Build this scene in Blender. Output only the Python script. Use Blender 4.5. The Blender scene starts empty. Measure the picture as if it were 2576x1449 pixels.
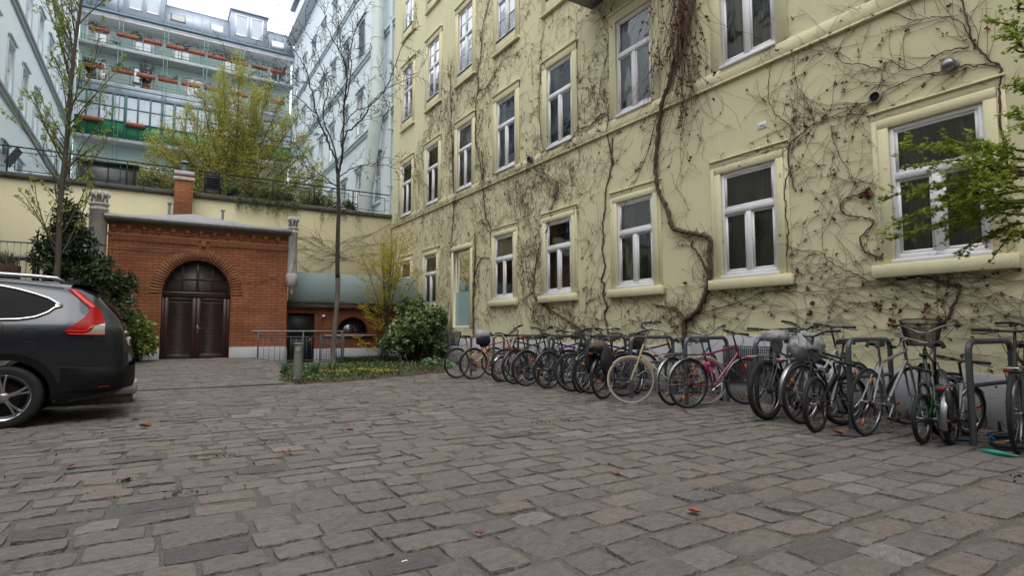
import bpy, bmesh, math, random
import numpy as np
from mathutils import Vector
rng = np.random.default_rng(7)
random.seed(7)
PI = math.pi
SC = bpy.context.scene
COL = SC.collection
# ------------------------------------------------------------------ camera
CAMH = 1.05
YAW, PITCH = math.radians(31.884), math.radians(4.35)
cam = bpy.data.objects.new('camera', bpy.data.cameras.new('camera'))
COL.objects.link(cam)
cam.location = (0, 0, CAMH)
cam.rotation_euler = (PI/2 + PITCH, 0, -YAW)
cam.data.lens = 20.03; cam.data.sensor_width = 36; cam.data.clip_start = .05; cam.data.clip_end = 600
SC.camera = cam
# ------------------------------------------------------------------ light: overcast daylight
SUN_EL, SUN_AZ = math.radians(62), math.radians(200)
w = bpy.data.worlds.new("World"); SC.world = w; w.use_nodes = True
nt = w.node_tree; nt.nodes.clear()
wo = nt.nodes.new('ShaderNodeOutputWorld'); bg = nt.nodes.new('ShaderNodeBackground')
sky = nt.nodes.new('ShaderNodeTexSky'); sky.sky_type = 'NISHITA'; sky.sun_disc = False
sky.sun_elevation = SUN_EL; sky.sun_rotation = SUN_AZ
sky.air_density = 1.0; sky.dust_density = 2.0; sky.ozone_density = 1.0
hs = nt.nodes.new('ShaderNodeHueSaturation'); hs.inputs['Saturation'].default_value = .30
nt.links.new(sky.outputs[0], hs.inputs['Color'])
ov = nt.nodes.new('ShaderNodeMix'); ov.data_type = 'RGBA'; ov.inputs[0].default_value = .75      # overcast: even pale cloud over the clear sky
nt.links.new(hs.outputs[0], ov.inputs[6]); ov.inputs[7].default_value = (6.1, 6.35, 6.7, 1); nt.links.new(ov.outputs[2], bg.inputs[0])
bg.inputs[1].default_value = .15
nt.links.new(bg.outputs[0], wo.inputs[0])
sun = bpy.data.objects.new('sun', bpy.data.lights.new('sun', 'SUN')); COL.objects.link(sun)
sun.data.energy = .5; sun.data.angle = math.radians(40); sun.data.color = (1, .97, .92)
sd = Vector((math.sin(SUN_AZ)*math.cos(SUN_EL), math.cos(SUN_AZ)*math.cos(SUN_EL), math.sin(SUN_EL)))
sun.rotation_euler = sd.to_track_quat('Z', 'Y').to_euler()
SC.view_settings.view_transform = 'Standard'; SC.view_settings.look = 'None'
SC.view_settings.gamma = 1; SC.view_settings.exposure = 1.4; SC.view_settings.use_curve_mapping = False
# ------------------------------------------------------------------ survey: a measured point of the picture -> world, on a known real plane
_f = 1433.; _F = np.array([math.sin(YAW)*math.cos(PITCH), math.cos(YAW)*math.cos(PITCH), math.sin(PITCH)])
_R = np.array([math.cos(YAW), -math.sin(YAW), 0.]); _U = np.cross(_R, _F)
def _ray(x, y): return _R*(x-1288.) + _U*(724.5-y) + _F*_f
def _on(x, y, a, v):
    d = _ray(x, y); c = np.array([0, 0, CAMH]); return c + d*(v-c[a])/d[a]
def onX(x, y, v): return _on(x, y, 0, v)
def onY(x, y, v): return _on(x, y, 1, v)
def onZ(x, y, v=0.): return _on(x, y, 2, v)
def crop(ox, oy, k):
    return lambda x, y: ((ox + x/k)/1.1615, (oy + y/k)/1.1615)
# ------------------------------------------------------------------ mesh builder
NOFLIP = {'wall', 'pane', 'foliage', 'crown', 'twigs', 'dead_leaves', 'spokes', 'ground', 'cobbled_yard', 'frosted_film', 'buds', 'leaves', 'flowers', 'plants'}
class MB:
    def __init__(s, M=None):
        s.V = []; s.Q = []; s.T = []; s.P = []; s.C = []; s.n = 0; s.M = M
    def add(s, v, q=None, t=None, c=None, p=None):
        v = np.asarray(v, float).reshape(-1, 3)
        if s.M is not None: v = v @ s.M[:3, :3].T + s.M[:3, 3]
        if q is not None and len(q): s.Q.append(np.asarray(q, np.int64).reshape(-1, 4) + s.n)
        if t is not None and len(t): s.T.append(np.asarray(t, np.int64).reshape(-1, 3) + s.n)
        if p is not None: s.P += [[i + s.n for i in f] for f in p]
        s.V.append(v); s.C.append(np.full(len(v), .5) if c is None else np.broadcast_to(np.asarray(c, float), (len(v),)))
        s.n += len(v); return s
    def box(s, x0, x1, y0, y1, z0, z1, c=None):
        v = [(x, y, z) for x in (x0, x1) for y in (y0, y1) for z in (z0, z1)]
        return s.add(v, [(0, 1, 3, 2), (4, 6, 7, 5), (0, 4, 5, 1), (2, 3, 7, 6), (0, 2, 6, 4), (1, 5, 7, 3)], c=c)
    def bbox(s, x0, x1, y0, y1, z0, z1, b=.01, c=None):
        # box with chamfered vertical/horizontal edges (24 verts)
        pts = []; idx = {}
        for i, x in enumerate((x0, x1)):
            for j, y in enumerate((y0, y1)):
                for k, z in enumerate((z0, z1)):
                    sx, sy, sz = (1, -1)[i]*b, (1, -1)[j]*b, (1, -1)[k]*b
                    for a, p in enumerate(((x, y+sy, z+sz), (x+sx, y, z+sz), (x+sx, y+sy, z))):
                        idx[i, j, k, a] = len(pts); pts.append(p)
        F = []
        I = idx
        for i in (0, 1):
            F.append([I[i,0,0,0], I[i,1,0,0], I[i,1,1,0], I[i,0,1,0]])
            F.append([I[0,i,0,1], I[1,i,0,1], I[1,i,1,1], I[0,i,1,1]])
            F.append([I[0,0,i,2], I[1,0,i,2], I[1,1,i,2], I[0,1,i,2]])
        for i in (0, 1):
            for j in (0, 1):
                F.append([I[i,j,0,0], I[i,j,1,0], I[i,j,1,1], I[i,j,0,1]])
                F.append([I[i,0,j,0], I[i,1,j,0], I[i,1,j,2], I[i,0,j,2]])
                F.append([I[0,i,j,1], I[1,i,j,1], I[1,i,j,2], I[0,i,j,2]])
        T = [[I[i,j,k,0], I[i,j,k,1], I[i,j,k,2]] for i in (0,1) for j in (0,1) for k in (0,1)]
        return s.add(pts, F, T, c=c)
    def tube(s, P, r, n=6, ref=None, closed=False, cap=True, c=None):
        P = np.asarray(P, float); m = len(P)
        r = np.broadcast_to(np.asarray(r, float), (m,))
        if closed: T = np.roll(P, -1, 0) - np.roll(P, 1, 0)
        else: T = np.gradient(P, axis=0)
        T /= np.linalg.norm(T, axis=1)[:, None] + 1e-12
        if ref is None:
            a = np.abs(T).sum(0) if m > 2 else np.abs(T[0]); e = np.zeros(3); e[int(np.argmin(a))] = 1; ref = e
        N = np.cross(T, np.asarray(ref, float)); N /= np.linalg.norm(N, axis=1)[:, None] + 1e-12
        B = np.cross(T, N)
        an = np.arange(n)*2*PI/n
        ring = P[:, None] + r[:, None, None]*(np.cos(an)[None, :, None]*N[:, None] + np.sin(an)[None, :, None]*B[:, None])
        i = np.arange(m if closed else m-1)[:, None]; j = np.arange(n)[None]
        i2 = (i+1) % m; j2 = (j+1) % n
        q = np.stack([i*n+j, i*n+j2, i2*n+j2, i2*n+j], -1).reshape(-1, 4)
        if c is not None and np.ndim(c): c = np.repeat(np.asarray(c), n)
        p = None if (closed or not cap) else [list(range(n))[::-1], list(range((m-1)*n, m*n))]
        return s.add(ring, q, c=c, p=p)
    def lathe(s, prof, n=16, o=(0, 0, 0), ax='z', c=None):
        prof = np.asarray(prof, float); m = len(prof); an = np.arange(n)*2*PI/n
        x = prof[:, 0][:, None]*np.cos(an); y = prof[:, 0][:, None]*np.sin(an); z = np.repeat(prof[:, 1][:, None], n, 1)
        v = np.stack([x, y, z], -1) if ax == 'z' else (np.stack([x, z, y], -1) if ax == 'y' else np.stack([z, x, y], -1))
        i = np.arange(m-1)[:, None]; j = np.arange(n)[None]; j2 = (j+1) % n
        q = np.stack([i*n+j, i*n+j2, (i+1)*n+j2, (i+1)*n+j], -1).reshape(-1, 4)
        return s.add(v.reshape(-1, 3) + np.array(o), q, c=c)
    def grid(s, G, c=None):
        G = np.asarray(G, float); a, b = G.shape[:2]
        i = np.arange(a-1)[:, None]; j = np.arange(b-1)[None]
        q = np.stack([i*b+j, i*b+j+1, (i+1)*b+j+1, (i+1)*b+j], -1).reshape(-1, 4)
        return s.add(G.reshape(-1, 3), q, c=c)
    def prism(s, poly, ax, a0, a1, c=None):
        # poly: 2D outline, extruded along axis ax (0,1,2) from a0 to a1
        n = len(poly); v = []
        for a in (a0, a1):
            for (u, w_) in poly:
                v.append((a, u, w_) if ax == 0 else ((u, a, w_) if ax == 1 else (u, w_, a)))
        return s.add(v, [(i, (i+1) % n, n+(i+1) % n, n+i) for i in range(n)], c=c, p=[list(range(n))[::-1], list(range(n, 2*n))])
    def leaves(s, C, D, size, wr=.35, c=None, fold=.15, N=None):
        C = np.asarray(C, float); D = np.asarray(D, float); n = len(C)
        D = D/(np.linalg.norm(D, axis=1)[:, None]+1e-9); size = np.broadcast_to(size, (n,))[:, None]
        if N is None: N = rng.normal(size=(n, 3))
        S = np.cross(D, N); S /= np.linalg.norm(S, axis=1)[:, None]+1e-9; N2 = np.cross(S, D)
        a = C; b = C + D*size; m = C + D*size*.5
        l = m + S*size*wr + N2*size*fold; r = m - S*size*wr + N2*size*fold
        v = np.stack([a, l, b, r], 1).reshape(-1, 3)
        q = np.arange(4*n).reshape(-1, 4)
        if c is not None: c = np.repeat(np.broadcast_to(c, (n,)), 4)
        return s.add(v, q, c=c)
    def build(s, name, mat, parent=None, smooth=False, sharp=None):
        me = bpy.data.meshes.new(name)
        V = np.concatenate(s.V) if s.V else np.zeros((0, 3))
        loops = []; starts = []; k = 0
        for arrs, w_ in ((s.Q, 4), (s.T, 3)):
            if arrs:
                A = np.concatenate(arrs); loops.append(A.ravel()); starts.append(k + np.arange(len(A))*w_); k += A.size
        if s.P:
            L = [len(f) for f in s.P]; loops.append(np.array([i for f in s.P for i in f])); starts.append(k + np.concatenate([[0], np.cumsum(L)[:-1]])); k += sum(L)
        L = np.concatenate(loops); S_ = np.concatenate(starts)
        me.vertices.add(len(V)); me.vertices.foreach_set('co', V.ravel())
        me.loops.add(len(L)); me.loops.foreach_set('vertex_index', L.astype(np.int32))
        me.polygons.add(len(S_)); me.polygons.foreach_set('loop_start', S_.astype(np.int32))
        me.update(calc_edges=True)
        at = me.attributes.new('tone', 'FLOAT', 'POINT'); at.data.foreach_set('value', np.concatenate(s.C).astype(np.float32))
        me.validate()
        if smooth:
            me.polygons.foreach_set('use_smooth', np.ones(len(me.polygons), bool))
            if sharp: me.set_sharp_from_angle(angle=math.radians(sharp))
        if name not in NOFLIP and len(me.polygons) < 9000:
            bm_ = bmesh.new(); bm_.from_mesh(me); bmesh.ops.recalc_face_normals(bm_, faces=bm_.faces); bm_.to_mesh(me); bm_.free()
        if mat is not None: me.materials.append(mat)
        o = bpy.data.objects.new(name, me); COL.objects.link(o)
        if parent is not None: o.parent = parent
        return o
def fixn(o):
    import bmesh
    b = bmesh.new(); b.from_mesh(o.data); bmesh.ops.recalc_face_normals(b, faces=b.faces); b.to_mesh(o.data); b.free(); return o
def tag(o, label=None, cat=None, group=None, kind=None):
    if label: o['label'] = label
    if cat: o['category'] = cat
    if group: o['group'] = group
    if kind: o['kind'] = kind
    return o
def thing(name, label, cat, loc=(0, 0, 0), rz=0, group=None):
    o = bpy.data.objects.new(name, None); COL.objects.link(o); o.empty_display_size = .2
    o.location = loc; o.rotation_euler = (0, 0, rz)
    return tag(o, label, cat, group)
def ss(x): x = min(1, max(0, x)); return x*x*(3-2*x)
def sarr(x): x = np.clip(x, 0, 1); return x*x*(3-2*x)
# ------------------------------------------------------------------ materials
def mat(name, col, rough=.7, metal=0., col2=None, nscale=3., namt=1., bump=0., bscale=40., spec=.5, tone=None, trans=0., coat=0., detail=5., stretch=None, alpha=1., emit=None, ior=None):
    m = bpy.data.materials.new(name); m.use_nodes = True; t = m.node_tree; N = t.nodes; L = t.links
    b = N['Principled BSDF']; out = N['Material Output']
    b.inputs['Roughness'].default_value = rough; b.inputs['Metallic'].default_value = metal
    b.inputs['Specular IOR Level'].default_value = spec
    if ior: b.inputs['IOR'].default_value = ior
    if coat: b.inputs['Coat Weight'].default_value = coat; b.inputs['Coat Roughness'].default_value = .03
    b.inputs['Base Color'].default_value = (*col, 1)
    tc = N.new('ShaderNodeTexCoord'); mp = N.new('ShaderNodeMapping'); L.new(tc.outputs['Object'], mp.inputs[0])
    if stretch: mp.inputs['Scale'].default_value = stretch
    src = None
    if col2 is not None:
        nz = N.new('ShaderNodeTexNoise'); nz.inputs['Scale'].default_value = nscale; nz.inputs['Detail'].default_value = detail; nz.inputs['Roughness'].default_value = .62
        L.new(mp.outputs[0], nz.inputs['Vector'])
        rp = N.new('ShaderNodeValToRGB'); rp.color_ramp.elements[0].position = .5-.22*namt; rp.color_ramp.elements[1].position = .5+.22*namt
        rp.color_ramp.elements[0].color = (*col, 1); rp.color_ramp.elements[1].color = (*col2, 1)
        L.new(nz.outputs['Fac'], rp.inputs[0]); src = rp.outputs[0]
    if tone is not None:
        at = N.new('ShaderNodeAttribute'); at.attribute_name = 'tone'
        rp2 = N.new('ShaderNodeValToRGB')
        while len(rp2.color_ramp.elements) < len(tone): rp2.color_ramp.elements.new(.5)
        for i, cc in enumerate(tone):
            rp2.color_ramp.elements[i].position = i/(len(tone)-1); rp2.color_ramp.elements[i].color = (*cc, 1)
        L.new(at.outputs['Fac'], rp2.inputs[0])
        if src is None: src = rp2.outputs[0]
        else:
            mx = N.new('ShaderNodeMix'); mx.data_type = 'RGBA'; mx.blend_type = 'MULTIPLY'; mx.inputs[0].default_value = 1
            L.new(src, mx.inputs[6]); L.new(rp2.outputs[0], mx.inputs[7]); src = mx.outputs[2]
    if src is not None: L.new(src, b.inputs['Base Color'])
    if bump:
        nb = N.new('ShaderNodeTexNoise'); nb.inputs['Scale'].default_value = bscale; nb.inputs['Detail'].default_value = 6
        L.new(mp.outputs[0], nb.inputs['Vector'])
        bp = N.new('ShaderNodeBump'); bp.inputs['Strength'].default_value = bump; bp.inputs['Distance'].default_value = .02
        L.new(nb.outputs['Fac'], bp.inputs['Height']); L.new(bp.outputs[0], b.inputs['Normal'])
    if trans:
        tr = N.new('ShaderNodeBsdfTranslucent'); mx = N.new('ShaderNodeMixShader'); mx.inputs[0].default_value = trans
        if src is not None: L.new(src, tr.inputs[0])
        else: tr.inputs[0].default_value = (*col, 1)
        L.new(b.outputs[0], mx.inputs[1]); L.new(tr.outputs[0], mx.inputs[2]); L.new(mx.outputs[0], out.inputs[0])
    if alpha < 1: b.inputs['Alpha'].default_value = alpha
    if emit: b.inputs['Emission Color'].default_value = (*emit, 1); b.inputs['Emission Strength'].default_value = 1
    return m
def plaster(name, col, col2, dirt, big=.35):
    m = mat(name, col, .92, col2=col2, nscale=big, bump=.35, bscale=60, spec=.25)
    t = m.node_tree; N = t.nodes; L = t.links; b = N['Principled BSDF']
    src = b.inputs['Base Color'].links[0].from_socket
    tc = N.new('ShaderNodeTexCoord'); mp = N.new('ShaderNodeMapping'); mp.inputs['Scale'].default_value = (1, 1.6, .22)
    L.new(tc.outputs['Object'], mp.inputs[0])
    nz = N.new('ShaderNodeTexNoise'); nz.inputs['Scale'].default_value = 2.2; nz.inputs['Detail'].default_value = 8; nz.inputs['Roughness'].default_value = .7
    L.new(mp.outputs[0], nz.inputs['Vector'])
    rp = N.new('ShaderNodeValToRGB'); rp.color_ramp.elements[0].position = .52; rp.color_ramp.elements[1].position = .8
    rp.color_ramp.elements[0].color = (0, 0, 0, 1); rp.color_ramp.elements[1].color = (.34, .34, .34, 1)
    L.new(nz.outputs['Fac'], rp.inputs[0])
    mx = N.new('ShaderNodeMix'); mx.data_type = 'RGBA'; L.new(rp.outputs[0], mx.inputs[0]); L.new(src, mx.inputs[6]); mx.inputs[7].default_value = (*dirt, 1)
    n2 = N.new('ShaderNodeTexNoise'); n2.inputs['Scale'].default_value = 26; n2.inputs['Detail'].default_value = 3; L.new(tc.outputs['Object'], n2.inputs['Vector'])
    r2 = N.new('ShaderNodeValToRGB'); r2.color_ramp.elements[0].position = .68; r2.color_ramp.elements[1].position = .74
    r2.color_ramp.elements[0].color = (0, 0, 0, 1); r2.color_ramp.elements[1].color = (.35, .35, .35, 1); L.new(n2.outputs['Fac'], r2.inputs[0])
    m3 = N.new('ShaderNodeMix'); m3.data_type = 'RGBA'; L.new(r2.outputs[0], m3.inputs[0]); L.new(mx.outputs[2], m3.inputs[6]); m3.inputs[7].default_value = (*[c*.55 for c in dirt], 1)
    L.new(m3.outputs[2], b.inputs['Base Color'])
    return m
def brick(name, c1, c2, mortar, axes=(0, 2), bw=.25, bh=.077):
    m = bpy.data.materials.new(name); m.use_nodes = True; t = m.node_tree; N = t.nodes; L = t.links; b = N['Principled BSDF']
    tc = N.new('ShaderNodeTexCoord'); sp = N.new('ShaderNodeSeparateXYZ'); cb = N.new('ShaderNodeCombineXYZ'); L.new(tc.outputs['Object'], sp.inputs[0])
    ad = N.new('ShaderNodeMath'); L.new(sp.outputs[0], ad.inputs[0]); L.new(sp.outputs[1], ad.inputs[1])
    L.new(ad.outputs[0], cb.inputs[0]); L.new(sp.outputs[2], cb.inputs[1])
    n0 = N.new('ShaderNodeTexNoise'); n0.inputs['Scale'].default_value = 5; L.new(tc.outputs['Object'], n0.inputs['Vector'])
    va = N.new('ShaderNodeVectorMath'); va.operation = 'SCALE'; va.inputs['Scale'].default_value = .02; L.new(n0.outputs['Color'], va.inputs[0])
    vb = N.new('ShaderNodeVectorMath'); L.new(cb.outputs[0], vb.inputs[0]); L.new(va.outputs[0], vb.inputs[1])
    bt = N.new('ShaderNodeTexBrick'); L.new(vb.outputs[0], bt.inputs['Vector'])
    bt.inputs['Scale'].default_value = 1; bt.inputs['Brick Width'].default_value = bw; bt.inputs['Row Height'].default_value = bh
    bt.inputs['Mortar Size'].default_value = .007; bt.inputs['Mortar Smooth'].default_value = .35; bt.inputs['Bias'].default_value = -.1
    bt.inputs['Color1'].default_value = (*c1, 1); bt.inputs['Color2'].default_value = (*c2, 1); bt.inputs['Mortar'].default_value = (*mortar, 1)
    nz = N.new('ShaderNodeTexNoise'); nz.inputs['Scale'].default_value = 1.3; nz.inputs['Detail'].default_value = 8; L.new(tc.outputs['Object'], nz.inputs['Vector'])
    rp = N.new('ShaderNodeValToRGB'); rp.color_ramp.elements[0].position = .3; rp.color_ramp.elements[1].position = .7
    rp.color_ramp.elements[0].color = (.62, .60, .58, 1); rp.color_ramp.elements[1].color = (1, 1, 1, 1); L.new(nz.outputs['Fac'], rp.inputs[0])
    mx = N.new('ShaderNodeMix'); mx.data_type = 'RGBA'; mx.blend_type = 'MULTIPLY'; mx.inputs[0].default_value = 1
    L.new(bt.outputs['Color'], mx.inputs[6]); L.new(rp.outputs[0], mx.inputs[7]); L.new(mx.outputs[2], b.inputs['Base Color'])
    iv = N.new('ShaderNodeMath'); iv.operation = 'MULTIPLY_ADD'; iv.inputs[1].default_value = -1; iv.inputs[2].default_value = 1; L.new(bt.outputs['Fac'], iv.inputs[0])
    n3 = N.new('ShaderNodeTexNoise'); n3.inputs['Scale'].default_value = 55; L.new(tc.outputs['Object'], n3.inputs['Vector'])
    a3 = N.new('ShaderNodeMath'); a3.operation = 'MULTIPLY_ADD'; a3.inputs[1].default_value = .5; L.new(n3.outputs['Fac'], a3.inputs[0]); L.new(iv.outputs[0], a3.inputs[2])
    bp = N.new('ShaderNodeBump'); bp.inputs['Strength'].default_value = .7; bp.inputs['Distance'].default_value = .012
    L.new(a3.outputs[0], bp.inputs['Height']); L.new(bp.outputs[0], b.inputs['Normal'])
    b.inputs['Roughness'].default_value = .88; b.inputs['Specular IOR Level'].default_value = .25
    return m
M = {}
M['yellow'] = plaster('yellow plaster', (.67, .62, .395), (.72, .67, .44), (.40, .37, .29))
M['yellowtrim'] = plaster('yellow trim', (.68, .63, .405), (.73, .68, .45), (.43, .40, .32), .8)
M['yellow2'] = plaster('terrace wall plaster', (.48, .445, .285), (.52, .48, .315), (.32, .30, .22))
M['plinth'] = plaster('grey plinth', (.36, .35, .37), (.42, .41, .43), (.20, .20, .20), .8)
M['white'] = mat('white window paint', (.74, .73, .75), .45, col2=(.66, .65, .66), nscale=6)
M['darkglass'] = mat('window glass', (.018, .021, .021), .03, spec=.9, coat=.25, ior=1.6, bump=.012, bscale=2.5)
M['glassup'] = mat('window glass with curtain', (.13, .145, .155), .03, spec=1., coat=1., ior=2.3, bump=.012, bscale=2.5)
M['frost'] = mat('frosted glass', (.30, .42, .42), .25, col2=(.34, .46, .46), nscale=2)
M['curtain'] = mat('curtain cloth', (.50, .49, .46), .9, trans=.3)
def glassmat(name, tint, gain, base, ior, bump=.02):
    m = bpy.data.materials.new(name); m.use_nodes = True; t = m.node_tree; N = t.nodes; L = t.links; N.remove(N['Principled BSDF']); out = N['Material Output']
    tr = N.new('ShaderNodeBsdfTransparent'); tr.inputs[0].default_value = (*tint, 1); gl = N.new('ShaderNodeBsdfGlossy'); gl.inputs['Roughness'].default_value = .015; gl.inputs['Color'].default_value = (.9, .92, .93, 1)
    fr = N.new('ShaderNodeFresnel'); fr.inputs[0].default_value = ior; ma = N.new('ShaderNodeMath'); ma.operation = 'MULTIPLY_ADD'; ma.inputs[1].default_value = gain; ma.inputs[2].default_value = base; ma.use_clamp = True
    tc = N.new('ShaderNodeTexCoord'); nb = N.new('ShaderNodeTexNoise'); nb.inputs['Scale'].default_value = 2.2; nb.inputs['Detail'].default_value = 2; L.new(tc.outputs['Object'], nb.inputs['Vector'])
    bp = N.new('ShaderNodeBump'); bp.inputs['Strength'].default_value = bump; bp.inputs['Distance'].default_value = .3; L.new(nb.outputs['Fac'], bp.inputs['Height']); L.new(bp.outputs[0], gl.inputs['Normal'])
    mx = N.new('ShaderNodeMixShader'); L.new(fr.outputs[0], ma.inputs[0]); L.new(ma.outputs[0], mx.inputs[0]); L.new(tr.outputs[0], mx.inputs[1]); L.new(gl.outputs[0], mx.inputs[2]); L.new(mx.outputs[0], out.inputs[0]); return m
M['glass'] = glassmat('window glass', (.62, .66, .62), 1.5, .03, 1.5)
M['glassup'] = glassmat('window glass upper', (.7, .74, .76), 1.6, .25, 1.5)
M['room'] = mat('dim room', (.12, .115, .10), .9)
M['blue'] = plaster('pale blue plaster', (.72, .79, .82), (.75, .81, .83), (.62, .68, .71))
M['green'] = plaster('pale green plaster', (.42, .53, .50), (.46, .56, .53), (.34, .42, .40))
M['bluetrim'] = mat('blue grey cornice', (.56, .64, .67), .8, col2=(.48, .56, .58), nscale=2)
M['zinc'] = mat('zinc sheet', (.24, .28, .34), .42, .35, col2=(.33, .37, .43), nscale=1.5)
M['zincdark'] = mat('dark zinc', (.10, .12, .15), .5, .3, col2=(.15, .17, .2), nscale=3)
M['brick'] = brick('orange brick', (.30, .112, .055), (.37, .145, .072), (.10, .042, .025), bw=.30, bh=.086)
M['brick2'] = brick('dark brick', (.24, .078, .036), (.30, .10, .045), (.11, .05, .03))
M['brickplain'] = mat('brick trim', (.23, .088, .042), .88, col2=(.29, .112, .054), nscale=9, bump=.4, bscale=50)
M['stone'] = mat('weathered stone', (.60, .57, .56), .9, col2=(.27, .26, .25), nscale=3.5, namt=1.4, bump=.5, bscale=30)
M['whitestone'] = mat('painted stone base', (.42, .42, .45), .85, col2=(.34, .34, .36), nscale=2.5, bump=.3, bscale=30)
M['coping'] = mat('coping stone', (.10, .095, .085), .9, col2=(.06, .058, .05), nscale=4, bump=.5)
M['lead'] = mat('grey roof sheet', (.28, .28, .29), .5, .2, col2=(.20, .20, .21), nscale=4)
M['brown'] = mat('dark brown paint', (.030, .012, .012), .4, col2=(.045, .018, .016), nscale=8)
M['black'] = mat('black paint', (.010, .010, .012), .5)
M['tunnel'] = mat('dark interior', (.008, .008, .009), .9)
M['steel'] = mat('brushed steel', (.22, .225, .235), .38, .8)
M['chrome'] = mat('chrome', (.52, .52, .53), .16, 1.)
M['galv'] = mat('grey painted steel', (.075, .085, .095), .42, .3, col2=(.11, .12, .13), nscale=10)
M['darkgreen'] = mat('dark green paint', (.006, .022, .019), .6, spec=.3)
M['teal'] = mat('teal window paint', (.014, .09, .085), .5)
M['greenpanel'] = mat('bright green panel', (.025, .17, .06), .35, col2=(.04, .21, .08), nscale=1)
M['terra'] = mat('terracotta plastic', (.22, .048, .025), .7, col2=(.28, .07, .038), nscale=3)
M['concrete'] = mat('concrete', (.34, .33, .33), .9, col2=(.25, .245, .24), nscale=5, bump=.4)
M['rubber'] = mat('tyre rubber', (.009, .009, .010), .75, bump=.3, bscale=120)
M['bark'] = mat('bark', (.055, .042, .034), .95, col2=(.10, .082, .066), nscale=14, bump=1., bscale=45, stretch=(1, 1, .25))
M['barklight'] = mat('pale bark', (.17, .15, .12), .95, col2=(.085, .075, .06), nscale=9, bump=1., bscale=35, stretch=(1, 1, .25))
M['barkdark'] = mat('dark bark', (.030, .024, .022), .95, col2=(.055, .044, .038), nscale=12, bump=1., bscale=45, stretch=(1, 1, .25))
M['vine'] = mat('vine stem', (.13, .080, .055), .95, col2=(.065, .040, .030), nscale=9, bump=.9, bscale=60)
M['twig'] = mat('vine twigs', (.085, .056, .042), .95, tone=[(.070, .045, .034), (.16, .115, .085)])
M['deadleaf'] = mat('dead leaf', (.14, .042, .025), .85, tone=[(.07, .022, .015), (.22, .070, .035)], trans=.15)
# ================================================================== GROUND
WX = 7.71          # plane of the yellow wall
TY = 21.4          # plane of the terrace wall
def gz(x, y):
    return ss((y-12.2)/5.6)*(.30 + (.07-.30)*ss((x-2.3)/1.2))
def gza(x, y):
    return sarr((y-12.2)/5.6)*(.30 + (.07-.30)*sarr((x-2.3)/1.2))
mg = mat('gravel bed', (.20, .19, .165), .95, col2=(.09, .085, .075), nscale=70, namt=1.1, bump=1., bscale=130, spec=.2)
xs = np.concatenate([[-150, -40, -12], np.linspace(-9, 8.2, 45), [14, 40, 150]]); ys = np.concatenate([[-150, -40, -14], np.linspace(-12, 22, 70), [40, 150]])
GX, GY = np.meshgrid(xs, ys, indexing='ij')
tag(MB().grid(np.stack([GX, GY, gza(GX, GY)-.007], -1)).build('ground', mg, smooth=True), kind='structure')
# flower bed outline (world) and trench drain zone kept free of setts
BED = [tuple(onZ(*p)[:2]) for p in [(702, 958), (745, 968), (850, 963), (960, 953), (1125, 938), (1130, 926), (1040, 921), (930, 923), (790, 931), (735, 936)]]
def inpoly(x, y, P):
    c = False; n = len(P)
    for i in range(n):
        x1, y1 = P[i]; x2, y2 = P[(i+1) % n]
        if (y1 > y) != (y2 > y) and x < (x2-x1)*(y-y1)/(y2-y1)+x1: c = not c
    return c
DRY = 12.15
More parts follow.
